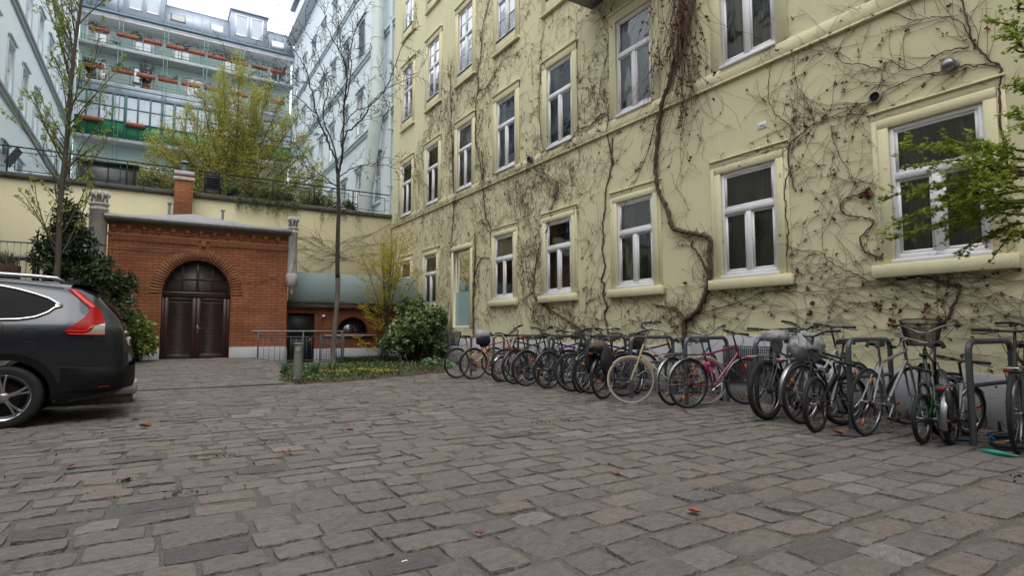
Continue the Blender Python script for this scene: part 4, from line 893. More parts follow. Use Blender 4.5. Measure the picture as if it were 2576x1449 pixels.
for k in range(6):
    v = MB(); z = .42+k*.075; v.bbox(-.23, .23, -.22, .2, z, z+.025, .008)
    for a, b in ((-.22, -.2), (.22, -.2), (-.22, .2), (.22, .2)): v.tube([(a, b, z), (a*1.08, b*1.08, z-.42+.0)], .012, 5)
    v.tube([(-.23, .2, z), (-.24, .26, z+.42), (.24, .26, z+.42), (.23, .2, z)], .013, 6)
    for q in (.12, .22, .32): v.tube([(-.235, .22+q*.1, z+q), (.235, .22+q*.1, z+q)], .01, 5)
    v.build('chair', M['black'], st_)
def tpot(x, z_, r, label, m_):
    t = thing('plant_pot', label, 'pot', (x, 22.0, 5.54)); MB().lathe([(r*.7, 0), (r, z_), (r*1.08, z_), (r*1.08, z_+.04), (r*.9, z_+.04), (r*.85, z_-.02), (0, z_-.03)], 16).build('pot', m_, t, True, 40)
    n = 160; C_ = rng.normal(0, r*.6, (n, 3)); C_[:, 2] = np.abs(C_[:, 2])*1.6+z_; MB().leaves(C_, rng.normal(size=(n, 3))+[0, 0, 1], .12, .25, c=rng.random(n)).build('plants', leafdark, t)
tpot(3.9, .3, .17, 'dark green ribbed pot on the terrace behind the bare tree crown', M['darkgreen']); tpot(5.0, .2, .2, 'wide terracotta pot on the terrace behind the railing', M['terra']); tpot(6.2, .22, .15, 'small terracotta pot near the right end of the terrace railing', M['terra'])
# left: upper yard with its own railing, planter box and garden table
lt = thing('side_wall', 'low dark retaining wall left of the laurel carrying a pale railing', 'wall', (-5.2, 16.6, 0)); MB().bbox(-3.8, 3.1, 0, 4.7, -.1, 2.2, .02).build('wall_face', mat('dark retaining wall', (.05, .045, .04), .9, col2=(.08, .07, .06), nscale=4), lt)
lr = thing('pale_railing', 'pale steel railing with thin bars above the car roof at the left edge', 'railing', (-5.2, 16.65, 2.2)); v = MB(); v.tube([(-3.8, 0, .85), (3.05, 0, .85)], .016, 6); v.tube([(-3.8, 0, .08), (3.05, 0, .08)], .012, 6); v.build('handrail', M['steel'], lr)
v = MB(); [v.tube([(x, 0, .0), (x, 0, .85)], .008, 5) for x in np.arange(-3.8, 3.06, .115)]; v.build('bars', M['steel'], lr)
pb = thing('planter_box', 'long wooden planter box with grasses behind the pale railing', 'planter', (-3.5, 17.15, 2.2)); MB().bbox(-1.2, .75, -.2, .2, 0, .36, .01).build('box', mat('red brown boards', (.09, .035, .025), .8, col2=(.06, .025, .02), nscale=6), pb)
n = 900; C_ = np.column_stack([rng.uniform(-1.15, .7, n), rng.uniform(-.18, .18, n), np.full(n, .33)]); D_ = np.column_stack([rng.normal(0, .35, n), rng.normal(0, .3, n), np.ones(n)]); MB().leaves(C_, D_, rng.uniform(.1, .45, n), .03, c=rng.random(n)).build('grasses', mat('pale grasses', (.2, .2, .1), .8, tone=[(.06, .09, .02), (.20, .18, .10)], trans=.2), pb)
gt_ = thing('garden_table', 'grey garden table behind the pale railing', 'table', (-2.75, 17.5, 2.2)); MB().bbox(-.45, .3, -.3, .3, .55, .62, .01).build('tabletop', M['concrete'], gt_); v = MB(); [v.bbox(a-.03, a+.03, b-.03, b+.03, 0, .55, .005) for a in (-.4, .25) for b in (-.25, .25)]; v.build('leg', M['black'], gt_)
# ================================================================== PARKED CAR (faces -x, seen from its right rear quarter)
CYc, CRX = 8.14+.91, -.28
car = thing('parked_car', 'dark grey estate car with red tail lamp parked at the left edge of the yard', 'car', (CRX, CYc, 0))
I = np.interp
def c_top(s): return I(s, [0, .03, .075, .12, .2, .30, .36, .5, .67, 1.2, 2.0, 2.7, 3.0, 3.4, 3.85, 4.2, 4.42, 4.52, 4.57], [.79, .95, 1.14, 1.24, 1.36, 1.47, 1.545, 1.605, 1.63, 1.665, 1.675, 1.65, 1.57, 1.35, 1.10, 1.02, .93, .80, .60])
def c_bot(s): return I(s, [0, .03, .12, .5, 4.3, 4.57], [.44, .36, .30, .24, .22, .32])
def c_w(s): return I(s, [0, .02, .06, .12, .2, .35, .6, 1.0, 1.6, 3.4, 4.0, 4.35, 4.5, 4.57], [.60, .68, .75, .80, .835, .87, .895, .91, .91, .91, .90, .83, .70, .52])
def c_rw(s): return I(s, [0, .12, .30, .5, 1.0, 2.8, 3.3, 3.9, 4.57], [.60, .62, .57, .58, .62, .62, .66, .74, .48])
def c_belt(s): return I(s, [0, .6, 1.5, 3.5, 4.57], [1.06, 1.10, 1.06, .98, .7])
HUBS = [1.10, 3.72]; WR = .345
def arch_z(s, R=.405):
    z = 0
    for h_ in HUBS:
        if abs(s-h_) < R: z = max(z, .335+math.sqrt(R*R-(s-h_)**2))
    return z
tt = np.linspace(0, 1, 15)
def section(s, arch=True):
    zt, zb, W, rw, be = c_top(s), c_bot(s), c_w(s), c_rw(s), c_belt(s)
    be = min(be, zt-.07)
    rw = min(rw, W-.03)
    lo = zb
    if arch: lo = max(lo, arch_z(s))
    P = [(W*.93, zb), (W*.975, zb+.06), (W*.985, I(.5, [0, 1], [zb, be])), (W, I(.78, [0, 1], [zb, be])), (W*.985, be)]
    k = zt-be
    P += [(W*.985+(rw-W*.985)*.40, be+k*.42), (W*.985+(rw-W*.985)*.78, be+k*.76), (rw-.02, zt-.05*min(1, k/.3)), (rw-.12, zt-.018*min(1, k/.3)), (rw*.5, zt-.002), (0, zt+.006)]
    P = np.array(P)
    # smooth resample (catmull-rom)
    Q = []
    for i in range(len(P)-1):
        p0, p1, p2, p3 = P[max(i-1, 0)], P[i], P[i+1], P[min(i+2, len(P)-1)]
        for t in np.linspace(0, 1, 5)[:-1]: Q.append(.5*((2*p1)+(-p0+p2)*t+(2*p0-5*p1+4*p2-p3)*t*t+(-p0+3*p1-3*p2+p3)*t**3))
    Q.append(P[-1]); Q = np.array(Q)
    Q[:, 1] = np.maximum(Q[:, 1], lo)
    return Q
S_st = sorted(set(list(np.linspace(0, .6, 26))+list(np.linspace(.6, 4.57, 100))+[h_+d for h_ in HUBS for d in (-.404, -.395, -.38, .38, .395, .404)]))
def side_y(s, z):
    Q = section(s, False); side = Q[:29]; return float(I(z, side[:, 1], side[:, 0]))
paint = mat('dark grey metallic paint', (.017, .020, .027), .26, .35, spec=.5, coat=.5)
clad = mat('black plastic trim', (.004, .0042, .0045), .6, spec=.2)
dglass = mat('tinted car glass', (.004, .005, .006), .06, spec=.04)
G = []
for s in S_st:
    Q = section(s); L_ = np.column_stack([np.full(len(Q), -s), -Q[:, 0], Q[:, 1]]); R_ = np.column_stack([np.full(len(Q)-1, -s), Q[::-1][1:, 0], Q[::-1][1:, 1]]); G.append(np.vstack([L_, R_]))
G = np.array(G); b = MB(); b.grid(G); n_ = G.shape[1]
b.grid(np.stack([G[:, 0], G[:, -1]], 1))                       # underside
for k in (0, -1):                                              # end caps
    q = G[k]; h = n_//2; b.grid(np.stack([q[:h+1], q[::-1][:h+1]], 1))
body = fixn(b.build('body', paint, car, True, 38))
def patch(A, B, off, m=8, inner=True):
    # strip between two (s,z) polylines on the near side surface
    A = np.array(A, float); B = np.array(B, float)
    def rs(P, n):
        d = np.r_[0, np.cumsum(np.hypot(*np.diff(P, axis=0).T))]; u = np.linspace(0, d[-1], n); return np.column_stack([I(u, d, P[:, 0]), I(u, d, P[:, 1])])
    n = 26; A = rs(A, n); B = rs(B, n); out = []
    for i in range(n):
        r_ = []
        for k in range(m+1):
            p = A[i]+(B[i]-A[i])*k/m; r_.append((-p[0], -(side_y(p[0], p[1])+off), p[1]))
        out.append(r_)
    return np.array(out)
def line(P, off, n=60):
    P = np.array(P, float); d = np.r_[0, np.cumsum(np.hypot(*np.diff(P, axis=0).T))]; u = np.linspace(0, d[-1], n); s_ = I(u, d, P[:, 0]); z_ = I(u, d, P[:, 1])
    return np.array([(-a, -(side_y(a, c)+off), c) for a, c in zip(s_, z_)])
_cr = crop(0, 680, 2.414)
def pick(x, y):      # picked outline point -> (s,z) on the near side surface
    Yp = CYc-.91; 
    for _ in range(8):
        p = onY(*_cr(x, y), Yp); s = min(4.5, max(.0, CRX-p[0])); z = min(max(p[2], c_bot(s)+.01), c_top(s)-.02); Yp = CYc-side_y(s, z)
    return (s, z)
# side glass with chrome surround
tipx = pick(400, 515)
wtop = [pick(395, 505), pick(355, 478), pick(250, 443), pick(120, 408), pick(0, 385), (2.0, 1.555), (2.7, 1.53), (3.0, 1.42), (3.45, 1.13)]
wbot = [pick(385, 520), pick(345, 550), pick(250, 585), pick(130, 600), pick(0, 602), (2.0, 1.13), (2.7, 1.08), (3.1, 1.05), (3.5, 1.03)]
gl_ = MB(); gl_.grid(patch(wtop, wbot, .004)); gl_.build('side_window', dglass, car, True)
c_ = MB(); tip = pick(440, 515)
c_.tube(line([tip]+[(a+.0, z+.018) for a, z in wtop], .008, 80), .016, 6, ref=(0, 1, 0)); c_.tube(line([tip]+[(a, z-.018) for a, z in wbot], .008, 80), .016, 6, ref=(0, 1, 0))
c_.grid(patch([pick(398, 498), tip], [pick(388, 528), tip], .014))
c_.build('window_chrome', M['chrome'], car, True)
c_ = MB(); c_.tube(line([(1.74, 1.52), (1.80, 1.12)], .008, 10), .02, 4); c_.tube(line([(2.72, 1.52), (2.70, 1.09)], .008, 10), .03, 4); c_.build('window_pillar', clad, car)
# cladding band and wheel arch trim
for h_ in HUBS:
    a_ = np.linspace(-.12, PI+.12, 40); P0 = [(h_+.40*math.cos(a), .335+.40*math.sin(a)) for a in a_]; P1 = [(h_+.475*math.cos(a), .335+.475*math.sin(a)) for a in a_]
    G2 = []
    for (p, q) in zip(P0, P1): G2.append([(-p[0], -(side_y(p[0], p[1])-.06), p[1]), (-p[0], -(side_y(p[0], p[1])+.014), p[1]), (-q[0], -(side_y(q[0], q[1])+.012), q[1]), (-q[0], -(side_y(q[0], q[1])-.01), q[1])])
    c_ = MB(); c_.grid(np.array(G2)); c_.build('wheel_arch_trim', clad, car, True, 50)
for (s0, s1) in ((.04, .64), (1.56, 3.26)):
    c_ = MB(); c_.grid(patch([(s0, c_bot(s0)+.012), (s1, c_bot(s1)+.01)], [(s0, .52 if s0 < 1 else .42), (s1, .47 if s0 < 1 else .42)], .009)); c_.build('lower_cladding', clad, car, True)
# tail lamp
L1 = [pick(480, 395), pick(560, 465), pick(622, 520), pick(636, 545), pick(600, 595), pick(520, 650), pick(457, 692)]
R1_ = [pick(548, 400), pick(610, 450), pick(660, 500), pick(694, 532), pick(728, 572), pick(742, 640), pick(742, 722)]
tl = MB(); tl.grid(patch(L1, R1_, .012, 10)); tl.grid(patch([pick(457, 692), pick(480, 720)], [pick(742, 650), pick(742, 722)], .0125))
redm = mat('red lamp lens', (.30, .004, .003), .25, spec=.15, coat=.03, emit=(.05, .0, .0)); bx_ = tl.build('tail_lamp', redm, car, True)
redm.node_tree.nodes['Principled BSDF'].inputs['Emission Strength'].default_value = 0
c_ = MB(); c_.grid(patch([pick(655, 690), pick(670, 655), pick(742, 640)], [pick(600, 712), pick(660, 714), pick(741, 716)], .018)); c_.build('clear_lens', mat('clear lamp lens', (.34, .32, .31), .12, .5, coat=1.), bx_, True)
c_ = MB(); c_.tube(line([pick(480, 714), pick(600, 717), pick(740, 719)], .018, 20), .006, 5); c_.grid(patch([pick(475, 690), pick(600, 690), pick(660, 650)], [pick(478, 697), pick(605, 698), pick(672, 655)], .020)); c_.build('light_strip', mat('lamp bright strip', (.62, .018, .01), .25, coat=.1), bx_, True)
c_ = MB()
c_.grid(patch([pick(505, 402), pick(600, 492), pick(655, 528)], [pick(525, 402), pick(620, 480), pick(678, 524)], .018)); c_.build('light_strip', bpy.data.materials['lamp bright strip'], bx_, True)
# seams, fuel flap, door lines
def seam(P, nm='panel_seam'):
    c_ = MB(); c_.tube(line(P, .0015, 40), .0035, 4, cap=False); c_.build(nm, M['black'], car, True)
seam([pick(450, 700), pick(330, 780), pick(210, 862)])
f_ = [(s_, z_) for s_, z_ in [pick(145, 690), pick(165, 678), pick(255, 676), pick(276, 695), pick(272, 755), pick(250, 773), pick(160, 776), pick(136, 755), pick(145, 690)]]
c_ = MB(); c_.tube(line(f_, .0015, 60), .0032, 4); c_.build('fuel_flap', M['black'], car, True)
seam([(1.50, 1.20), pick(15, 640), pick(22, 680), pick(0, 730), (1.62, .80), (1.66, .42)]); seam([(2.72, 1.10), (2.74, .42)]); seam([(3.62, 1.0), (3.62, .8)])
seam([pick(742, 722), pick(742, 800), pick(760, 840)]); seam([pick(380, 950), pick(600, 955), pick(770, 950)])
# bumper bulge, lower valance, reflector
c_ = MB(); Gb = []
for s in np.linspace(-.05, .62, 20):
    row_ = []
    for (z, o) in ((.37, .02), (.44, .045), (.54, .05), (.60, .03), (.63, .004)):
        w_ = c_w(max(0, s)) if s > .0 else c_w(0)-(.0-s)*4.; row_.append((-max(s, -.05)+0, -(w_+o*(1-max(0, s)/.62)), z))
    Gb.append(row_)
mirror = [[(x, -y, z) for x, y, z in r_] for r_ in Gb]
c_.grid(np.array(Gb[::-1]+mirror)); c_.build('rear_bumper', clad, car, True, 60)
c_ = MB(); c_.grid(patch([(.26, .40), (.16, .40)], [(.26, .42), (.16, .42)], .05)); c_.build('reflector', mat('dull red reflector', (.10, .006, .006), .4), car)
# hatch: rear glass, spoiler, wiper, plate, chrome bar, badge
def hatch(s0, z0, s1, z1, w0, w1, off): return [(-s0+off, -w0, z0), (-s0+off, w0, z0), (-s1+off, w1, z1), (-s1+off, -w1, z1)]
def hatchG(s0, s1, w0, w1, off, n=10, m=14):
    G_ = []
    for i in range(n+1):
        s = s0+(s1-s0)*i/n; w_ = w0+(w1-w0)*i/n; Q = section(s, False); yq, zq = Q[::-1][:, 0], Q[::-1][:, 1]
        G_.append([(-s+off, y, float(I(abs(y), yq, zq))+off*.6) for y in np.linspace(-w_, w_, m)])
    return np.array(G_)
c_ = MB(); c_.grid(hatchG(.10, .315, .60, .50, .006)); c_.build('rear_window', dglass, car, True)
c_ = MB(); G_ = []
for y in np.linspace(-.56, .56, 16):
    q = 1-(y/.62)**4*.3; G_.append([(-.60, y, 1.615), (-.36, y, 1.585*1), (-.27-.05*(1-q), y, 1.555), (-.265-.05*(1-q), y, 1.525), (-.34, y, 1.515)])
c_.grid(np.array(G_)); c_.build('roof_spoiler', paint, car, True, 40)
c_ = MB(); c_.tube([(-.085, 0, 1.20), (-.06, .05, 1.225), (-.10, .25, 1.27), (-.12, .42, 1.28)], .012, 5); c_.lathe([(0, -.03), (.03, -.02), (.03, .02), (0, .03)], 10, (-.07, 0, 1.20)); c_.build('rear_wiper', clad, car)
c_ = MB(); c_.bbox(-.06, -.012, -.26, .26, .86, .975, .004); pl_ = c_.build('number_plate', M['white'], car)
c_ = MB()
for k, wv in enumerate((.03, .012, .03, .03, .02, .03, .03)): a = -.2+k*.058; c_.box(-.0115, -.0100, a, a+wv, .885, .95) if k % 2 else (c_.box(-.0115, -.0100, a, a+wv, .885, .90), c_.box(-.0115, -.0100, a, a+.01, .90, .95), c_.box(-.0115, -.0100, a, a+wv, .94, .95))
c_.build('lettering', M['black'], pl_)
c_ = MB(); c_.bbox(-.075, -.03, -.45, .45, 1.02, 1.05, .006); c_.build('chrome_bar', M['chrome'], car)
c_ = MB(); [c_.bbox(-.085, -.048, -.62+k*.055, -.585+k*.055, 1.0, 1.035, .003) for k in range(3)]; c_.build('badge', M['chrome'], car)
# roof rails and fin aerial
for sgn in (-1, 1):
    c_ = MB(); P = [(s, c_top(s)+.035-(.035 if s < .72 else 0)-(.04 if s > 2.65 else 0)) for s in (.66, .74, .95, 1.5, 2.1, 2.6, 2.72)]
    c_.tube([(-s, sgn*.60, z) for s, z in P], [.012, .020, .022, .022, .022, .02, .012], 8, ref=(0, 1, 0)); c_.build('roof_rail', mat('satin rail', (.45, .46, .48), .35, .9) if 'satin rail' not in bpy.data.materials else bpy.data.materials['satin rail'], car, True)
c_ = MB(); c_.add([(-.58, -.03, 1.62), (-.58, .03, 1.62), (-.80, .03, 1.645), (-.80, -.03, 1.645), (-.575, 0, 1.705), (-.60, 0, 1.71)], p=[[0, 1, 4], [2, 3, 5], [1, 2, 5, 4], [3, 0, 4, 5]]); c_.build('aerial', clad, car)
# windscreen, headlamps, mirror: the unseen front
c_ = MB(); c_.grid(hatchG(3.08, 3.82, .56, .66, -.006)); 
for v_ in c_.V: v_[:, 2] += .012
c_.build('windscreen', dglass, car, True)
for sgn in (-1, 1):
    c_ = MB(); c_.lathe([(0, .03), (.09, .02), (.12, -.02)], 14, (-4.44, sgn*.62, .78), 'x'); c_.build('headlight', bpy.data.materials['clear lamp lens'], car, True)
    c_ = MB(); c_.bbox(-3.38, -3.16, sgn*1.0-.09, sgn*1.0+.09, 1.02, 1.16, .03); c_.build('wing_mirror', paint, car)
# wheels
def car_wheel(s, sgn):
    o = (-s, sgn*.80, .335)
    w_ = MB(); w_.lathe([(.235, -.10), (.29, -.115), (.325, -.105), (.343, -.08), (.345, 0), (.343, .08), (.325, .105), (.29, .115), (.235, .10)], 48, o, 'y'); wh_ = w_.build('wheel', M['rubber'], car, True, 60)
    r_ = MB(); r_.lathe([(.205, .06*sgn), (.222, .085*sgn), (.236, .105*sgn), (.245, .112*sgn), (.245, .09*sgn), (.22, -.08*sgn)], 48, o, 'y')
    for k in range(5):
        a0 = k*2*PI/5+.35
        for d in (-.13, .13):
            P = [(-s+.045*math.cos(a0+d*1.2), sgn*.80+.075*sgn, .335+.045*math.sin(a0+d*1.2)), (-s+.13*math.cos(a0+d*.75), sgn*.80+.088*sgn, .335+.13*math.sin(a0+d*.75)), (-s+.228*math.cos(a0+d), sgn*.80+.098*sgn, .335+.228*math.sin(a0+d))]
            r_.tube(P, [.017, .012, .015], 6, ref=(0, 1, 0))
    r_.lathe([(0, .098*sgn), (.028, .096*sgn), (.033, .088*sgn), (.055, .08*sgn), (.06, .05*sgn)], 20, o, 'y')
    r_.build('rim', mat('alloy', (.50, .50, .51), .28, .95) if 'alloy' not in bpy.data.materials else bpy.data.materials['alloy'], wh_, True, 45)
    d = MB(); d.lathe([(0, .02*sgn), (.15, .02*sgn), (.155, .0), (.225, -.02*sgn), (.225, -.04*sgn)], 32, o, 'y'); d.build('brake_disc', M['tunnel'], wh_, True, 45)
for s in HUBS:
    for sgn in (-1, 1): car_wheel(s, sgn)
# stone block behind the car
t = thing('stone_block', 'pale stone kerb block on a mossy base behind the parked car', 'block', (-.77, 10.15, 0))
MB().bbox(-.7, .55, 0, .55, .13, .31, .012).build('slab', M['concrete'], t); MB().bbox(-.66, .50, .03, .52, -.02, .13, .012).build('base', mat('mossy base', (.07, .06, .04), .95, col2=(.11, .10, .07), nscale=8), t)
# ================================================================== BICYCLES
def rotm(ax, a):
    c, s = math.cos(a), math.sin(a); ax = np.array(ax, float); ax /= np.linalg.norm(ax); K = np.array([[0, -ax[2], ax[1]], [ax[2], 0, -ax[0]], [-ax[1], ax[0], 0]])
    return np.eye(3)+s*K+(1-c)*K@K
BM = {}
def paintm(c, rough=.35, metal=.0):
    k = (c, rough, metal)
    if k not in BM: BM[k] = mat('bicycle paint', c, rough, metal, coat=.4)
    return BM[k]
M['orange'] = mat('amber reflector', (.55, .15, .01), .3, coat=.3); M['redlight'] = mat('red bicycle light', (.20, .008, .007), .3, coat=.2)
M['brownleather'] = mat('brown leather', (.075, .028, .016), .5); M['blacksaddle'] = mat('black saddle', (.014, .014, .015), .5); M['alloyfade'] = mat('aluminium', (.30, .30, .31), .36, .9)
M['chain'] = mat('oily chain', (.05, .045, .04), .5, .6); M['graytyre'] = mat('cream tyre', (.42, .36, .29), .7); M['cable'] = mat('cable housing', (.012, .012, .012), .5)
def bicycle(label, near, head, steer=0., lean=0., rear_near=True, col=(.02, .02, .022), style='diamond', r=.34, sc=1., tw=.018, bars='flat', saddle=None, fenders=None, rack=False, light_r=True, light_f=False, basket=None, refl=True, tyre=None, rim=None, stand=False, fork=None, cover=None, barsh=0., seath=0., cat='bicycle', stemcol=None, seed=0):
    """near: ground contact of the wheel nearest the viewer; head: heading from that wheel to the other (degrees from +x)"""
    lr = np.random.default_rng(seed+5)
    wb = 1.04*sc if r > .3 else .82*sc
    a = math.radians(head)
    nx, ny = near
    if rear_near: ox, oy, rz = nx, ny, a
    else: ox, oy, rz = nx+wb*math.cos(a), ny+wb*math.sin(a), a+PI
    t = thing('bicycle', label, cat, (ox, oy, float(gz(ox, oy))), rz, group='bicycles parked along the yellow wall')
    t.rotation_euler = (math.radians(lean), 0, rz)
    pm = paintm(col); al = M['alloyfade']; bk = paintm((.014, .014, .016), .45)
    k = sc
    rh = np.array([0, 0, r]); fh = np.array([wb, 0, r]); bb = np.array([.43*k, 0, max(.2, r-.06)])
    st = bb+np.array([-.155, 0, .47])*k*(1 if r > .3 else .62); sd_ = st+np.array([-.05, 0, .15+seath])*k
    ht = np.array([wb-.20*k, 0, r+.52*k*(1 if r > .3 else .75)]); hb = ht+np.array([.055, 0, -.15])*k
    axis = (hb-ht)/np.linalg.norm(hb-ht)
    # frame
    f = MB(); T = .016*k
    f.tube([bb, st], T, 8); f.tube([ht, hb], T*1.15, 8)
    if style == 'diamond': f.tube([st-(st-bb)*.06, ht+(hb-ht)*.15], T*.95, 8); f.tube([bb, ht+(hb-ht)*.8], T*1.1, 8)
    elif style == 'step':
        m1 = bb+(st-bb)*.38; f.tube([m1, (m1+ht)/2+np.array([0, 0, -.035]), ht+(hb-ht)*.25], T*.9, 8); f.tube([bb, (bb+hb)/2+np.array([.02, 0, -.05]), hb], T, 8)
    elif style == 'mixte':
        for dy in (-.02, .02): f.tube([ht+[0, dy*.5, 0], bb+(st-bb)*.45+[0, dy, 0], rh+[0, dy*2.5, .0]], T*.6, 6)
        f.tube([bb, hb], T, 8)
    elif style == 'thick': f.tube([st-(st-bb)*.2, ht+(hb-ht)*.3], T*1.5, 8); f.tube([bb, hb], T*2.2, 8)
    for dy in (-.055, .055):
        f.tube([bb+[0, dy*.6, 0], rh+[0, dy, 0]], T*.55, 6); f.tube([st+[0, dy*.4, -.01], rh+[0, dy, 0]], T*.5, 6)
    f.build('frame', pm, t, True, 60)
    s_ = MB(); s_.tube([st, sd_], .0125*k, 8); s_.build('seat_post', al if lr.random() < .5 else bk, t, True, 60)
    # saddle
    sm = saddle or M['blacksaddle']; g = []
    for u, wdt, hh in ((-.13, .035, -.01), (-.12, .075, .008), (-.06, .078, .016), (0, .05, .010), (.06, .026, .008), (.12, .018, .006), (.14, .010, -.005)):
        g.append([(sd_[0]+u*k, w_*wdt*k, sd_[2]+.045+(hh-(abs(w_)**3)*.028+(-.03 if abs(w_) > .99 else 0))*k) for w_ in np.linspace(-1, 1, 9)])
    g = np.array(g); s_ = MB(); s_.grid(g); g2 = g.copy(); g2[:, :, 2] = g2[:, :, 2]*.3+(sd_[2]+.012)*.7; s_.grid(g2); s_.tube([sd_+[-.09, 0, .01], sd_+[0, 0, 0], sd_+[.09, 0, .01]], .009, 5)
    sob = s_.build('saddle', sm, t, True, 70)
    # transform for steered parts
    Rm = rotm(axis, math.radians(-steer)); Mx = np.eye(4); Mx[:3, :3] = Rm; Mx[:3, 3] = ht-Rm@ht
    ty = tyre or M['rubber']; rm_ = rim or al
    def wheel(c, Mt, nm='wheel', rear=False):
        an = np.linspace(0, 2*PI, 49)[:-1]
        ring = lambda R: np.column_stack([c[0]+R*np.cos(an), np.full(48, c[1]), c[2]+R*np.sin(an)])
        w_ = MB(Mt); w_.tube(ring(r-tw), tw, 8, ref=(0, 1, 0), closed=True); w0 = w_.build('wheel', ty, t, True)
        w_ = MB(Mt); R1 = r-2*tw; w_.lathe([(R1+.004, -.010), (R1-.012, -.008), (R1-.016, 0), (R1-.012, .008), (R1+.004, .010)], 48, tuple(c), 'y'); w_.lathe([(.0, -.045), (.018, -.045), (.018, -.03), (.01, -.028), (.01, .028), (.018, .03), (.018, .045), (0, .045)], 12, tuple(c), 'y'); w_.build('rim', rm_, w0, True, 50)
        w_ = MB(Mt); ns = 28 if r > .3 else 20
        for i in range(ns):
            a_ = i*2*PI/ns+.1; o_ = (1 if i % 4 < 2 else -1)*.9; sy = (1 if i % 2 else -1)*.03
            w_.tube([(c[0]+.018*math.cos(a_+o_), c[1]+sy, c[2]+.018*math.sin(a_+o_)), (c[0]+(R1-.012)*math.cos(a_), c[1], c[2]+(R1-.012)*math.sin(a_))], .0011, 3, cap=False)
        w_.build('spokes', al, w0)
        if refl:
            a0 = lr.uniform(0, 6)
            for q in (0, PI):
                w_ = MB(Mt); rr = r*.62; cx_, cz_ = c[0]+rr*math.cos(a0+q), c[2]+rr*math.sin(a0+q); ca, sa = math.cos(a0+q), math.sin(a0+q)
                pts_ = [(cx_+u*ca-v_*sa, cz_+u*sa+v_*ca) for u, v_ in ((-.038, -.014), (.038, -.014), (.038, .014), (-.038, .014))]; w_.prism(pts_, 1, c[1]-.006, c[1]+.006); w_.build('reflector', M['orange'], w0)
        return w0
    wheel(rh, None, rear=True); wheel(fh, Mx)
    # fork
    fk = MB(Mx); cr_ = hb+axis*.02
    for dy in (-.048, .048): fk.tube([cr_+[0, dy*.8, 0], cr_+axis*.12+[0, dy, 0], fh*.55+cr_*.45+[-.0, dy, 0], fh+[0, dy, 0]], [.013, .013, .011, .008], 7)
    fk.tube([cr_+[0, -.045, 0], cr_+[0, .045, 0]], .015, 7); fk.build('fork', fork or pm, t, True, 60)
    # stem + bars
    hbz = ht-axis*(.10+barsh)*k; sb_ = MB(Mx); sb_.tube([ht, hbz], .0125, 7); cl = hbz+np.array([.06*k, 0, .02]); sb_.tube([hbz, cl], .013, 7)
    if bars == 'flat': P = [(-.02, .30*k, .015), (0, .15*k, .01), (.0, 0, 0), (0, -.15*k, .01), (-.02, -.30*k, .015)]
    elif bars == 'swept': P = [(-.20, .27*k, .07), (-.10, .29*k, .085), (.03, .20*k, .08), (.05, .07, .02), (0, 0, 0), (.05, -.07, .02), (.03, -.20*k, .08), (-.10, -.29*k, .085), (-.20, -.27*k, .07)]
    elif bars == 'riser': P = [(-.08, .32*k, .06), (-.02, .18*k, .05), (0, .06, .0), (0, 0, 0), (0, -.06, .0), (-.02, -.18*k, .05), (-.08, -.32*k, .06)]
    else: P = [(-.03, .21, -.13), (.05, .21, -.14), (.10, .21, -.07), (.08, .205, .0), (.0, .19, .0), (0, 0, 0), (0, -.19, 0), (.08, -.205, 0), (.10, -.21, -.07), (.05, -.21, -.14), (-.03, -.21, -.13)]
    P = np.array(P)+cl
    # smooth
    PP = []
    for i in range(len(P)-1):
        p0, p1, p2, p3 = P[max(i-1, 0)], P[i], P[i+1], P[min(i+2, len(P)-1)]
        for u in (0, .25, .5, .75): PP.append(.5*((2*p1)+(-p0+p2)*u+(2*p0-5*p1+4*p2-p3)*u*u+(-p0+3*p1-3*p2+p3)*u**3))
    PP.append(P[-1]); PP = np.array(PP)
    sb_.tube(PP, .0115, 7, ref=(.3, .1, 1)); hbo = sb_.build('handlebar', al if bars in ('swept', 'drop') else bk, t, True, 60)
    for (i0, i1) in ((0, 5 if len(PP) > 18 else 4), (-1, -6 if len(PP) > 18 else -5)):
        gp_ = PP[i0:i1] if i0 == 0 else PP[i1:]
        g_ = MB(Mx); g_.tube(gp_, .0165, 8, ref=(.3, .1, 1)); g_.build('grip', sm if sm is M['brownleather'] else M['blacksaddle'], hbo, True, 60)
    if bars != 'drop':
        for sy, ii in ((1, 5), (-1, -6)):
            g_ = MB(Mx); p = PP[ii]; e = PP[0 if sy > 0 else -1]; g_.tube([p+[.0, 0, -.01], p+[.05, sy*.01, -.02], (p+e)/2+[.05, 0, -.03], e+[.045, 0, -.03]], .006, 5); g_.lathe([(0, -.018), (.016, -.015), (.016, .015), (0, .018)], 8, tuple(p), 'y'); g_.build('brake_lever', bk, hbo, True, 60)
    c1 = PP[5]; g_ = MB()
    cc1 = Mx[:3, :3]@c1+Mx[:3, 3]; e1 = (ht+hb)/2+[.02, .02, .0]; u = np.linspace(0, 1, 12)[:, None]; arc_ = cc1*(1-u)+e1*u; arc_[:, 0] += .16*np.sin(PI*u[:, 0]); arc_[:, 2] += .04*np.sin(PI*u[:, 0]); g_.tube(arc_, .003, 4)
    c2_ = Mx[:3, :3]@PP[-6]+Mx[:3, 3]; e2 = bb*.2+ht*.8; arc_ = c2_*(1-u)+e2*u; arc_[:, 0] += .12*np.sin(PI*u[:, 0]); arc_[:, 2] -= .02*np.sin(PI*u[:, 0]); g_.tube(arc_, .003, 4); g_.build('brake_cables', M['cable'], t)
    # cranks, chain, gears
    cr0 = lr.uniform(0, 6); g_ = MB(); R_ = .09*k
    g_.lathe([(R_, -.048), (R_, -.052), (R_*.75, -.052), (R_*.7, -.048)], 24, tuple(bb), 'y'); g_.lathe([(0, -.06), (.02, -.06), (.02, .06), (0, .06)], 10, tuple(bb), 'y')
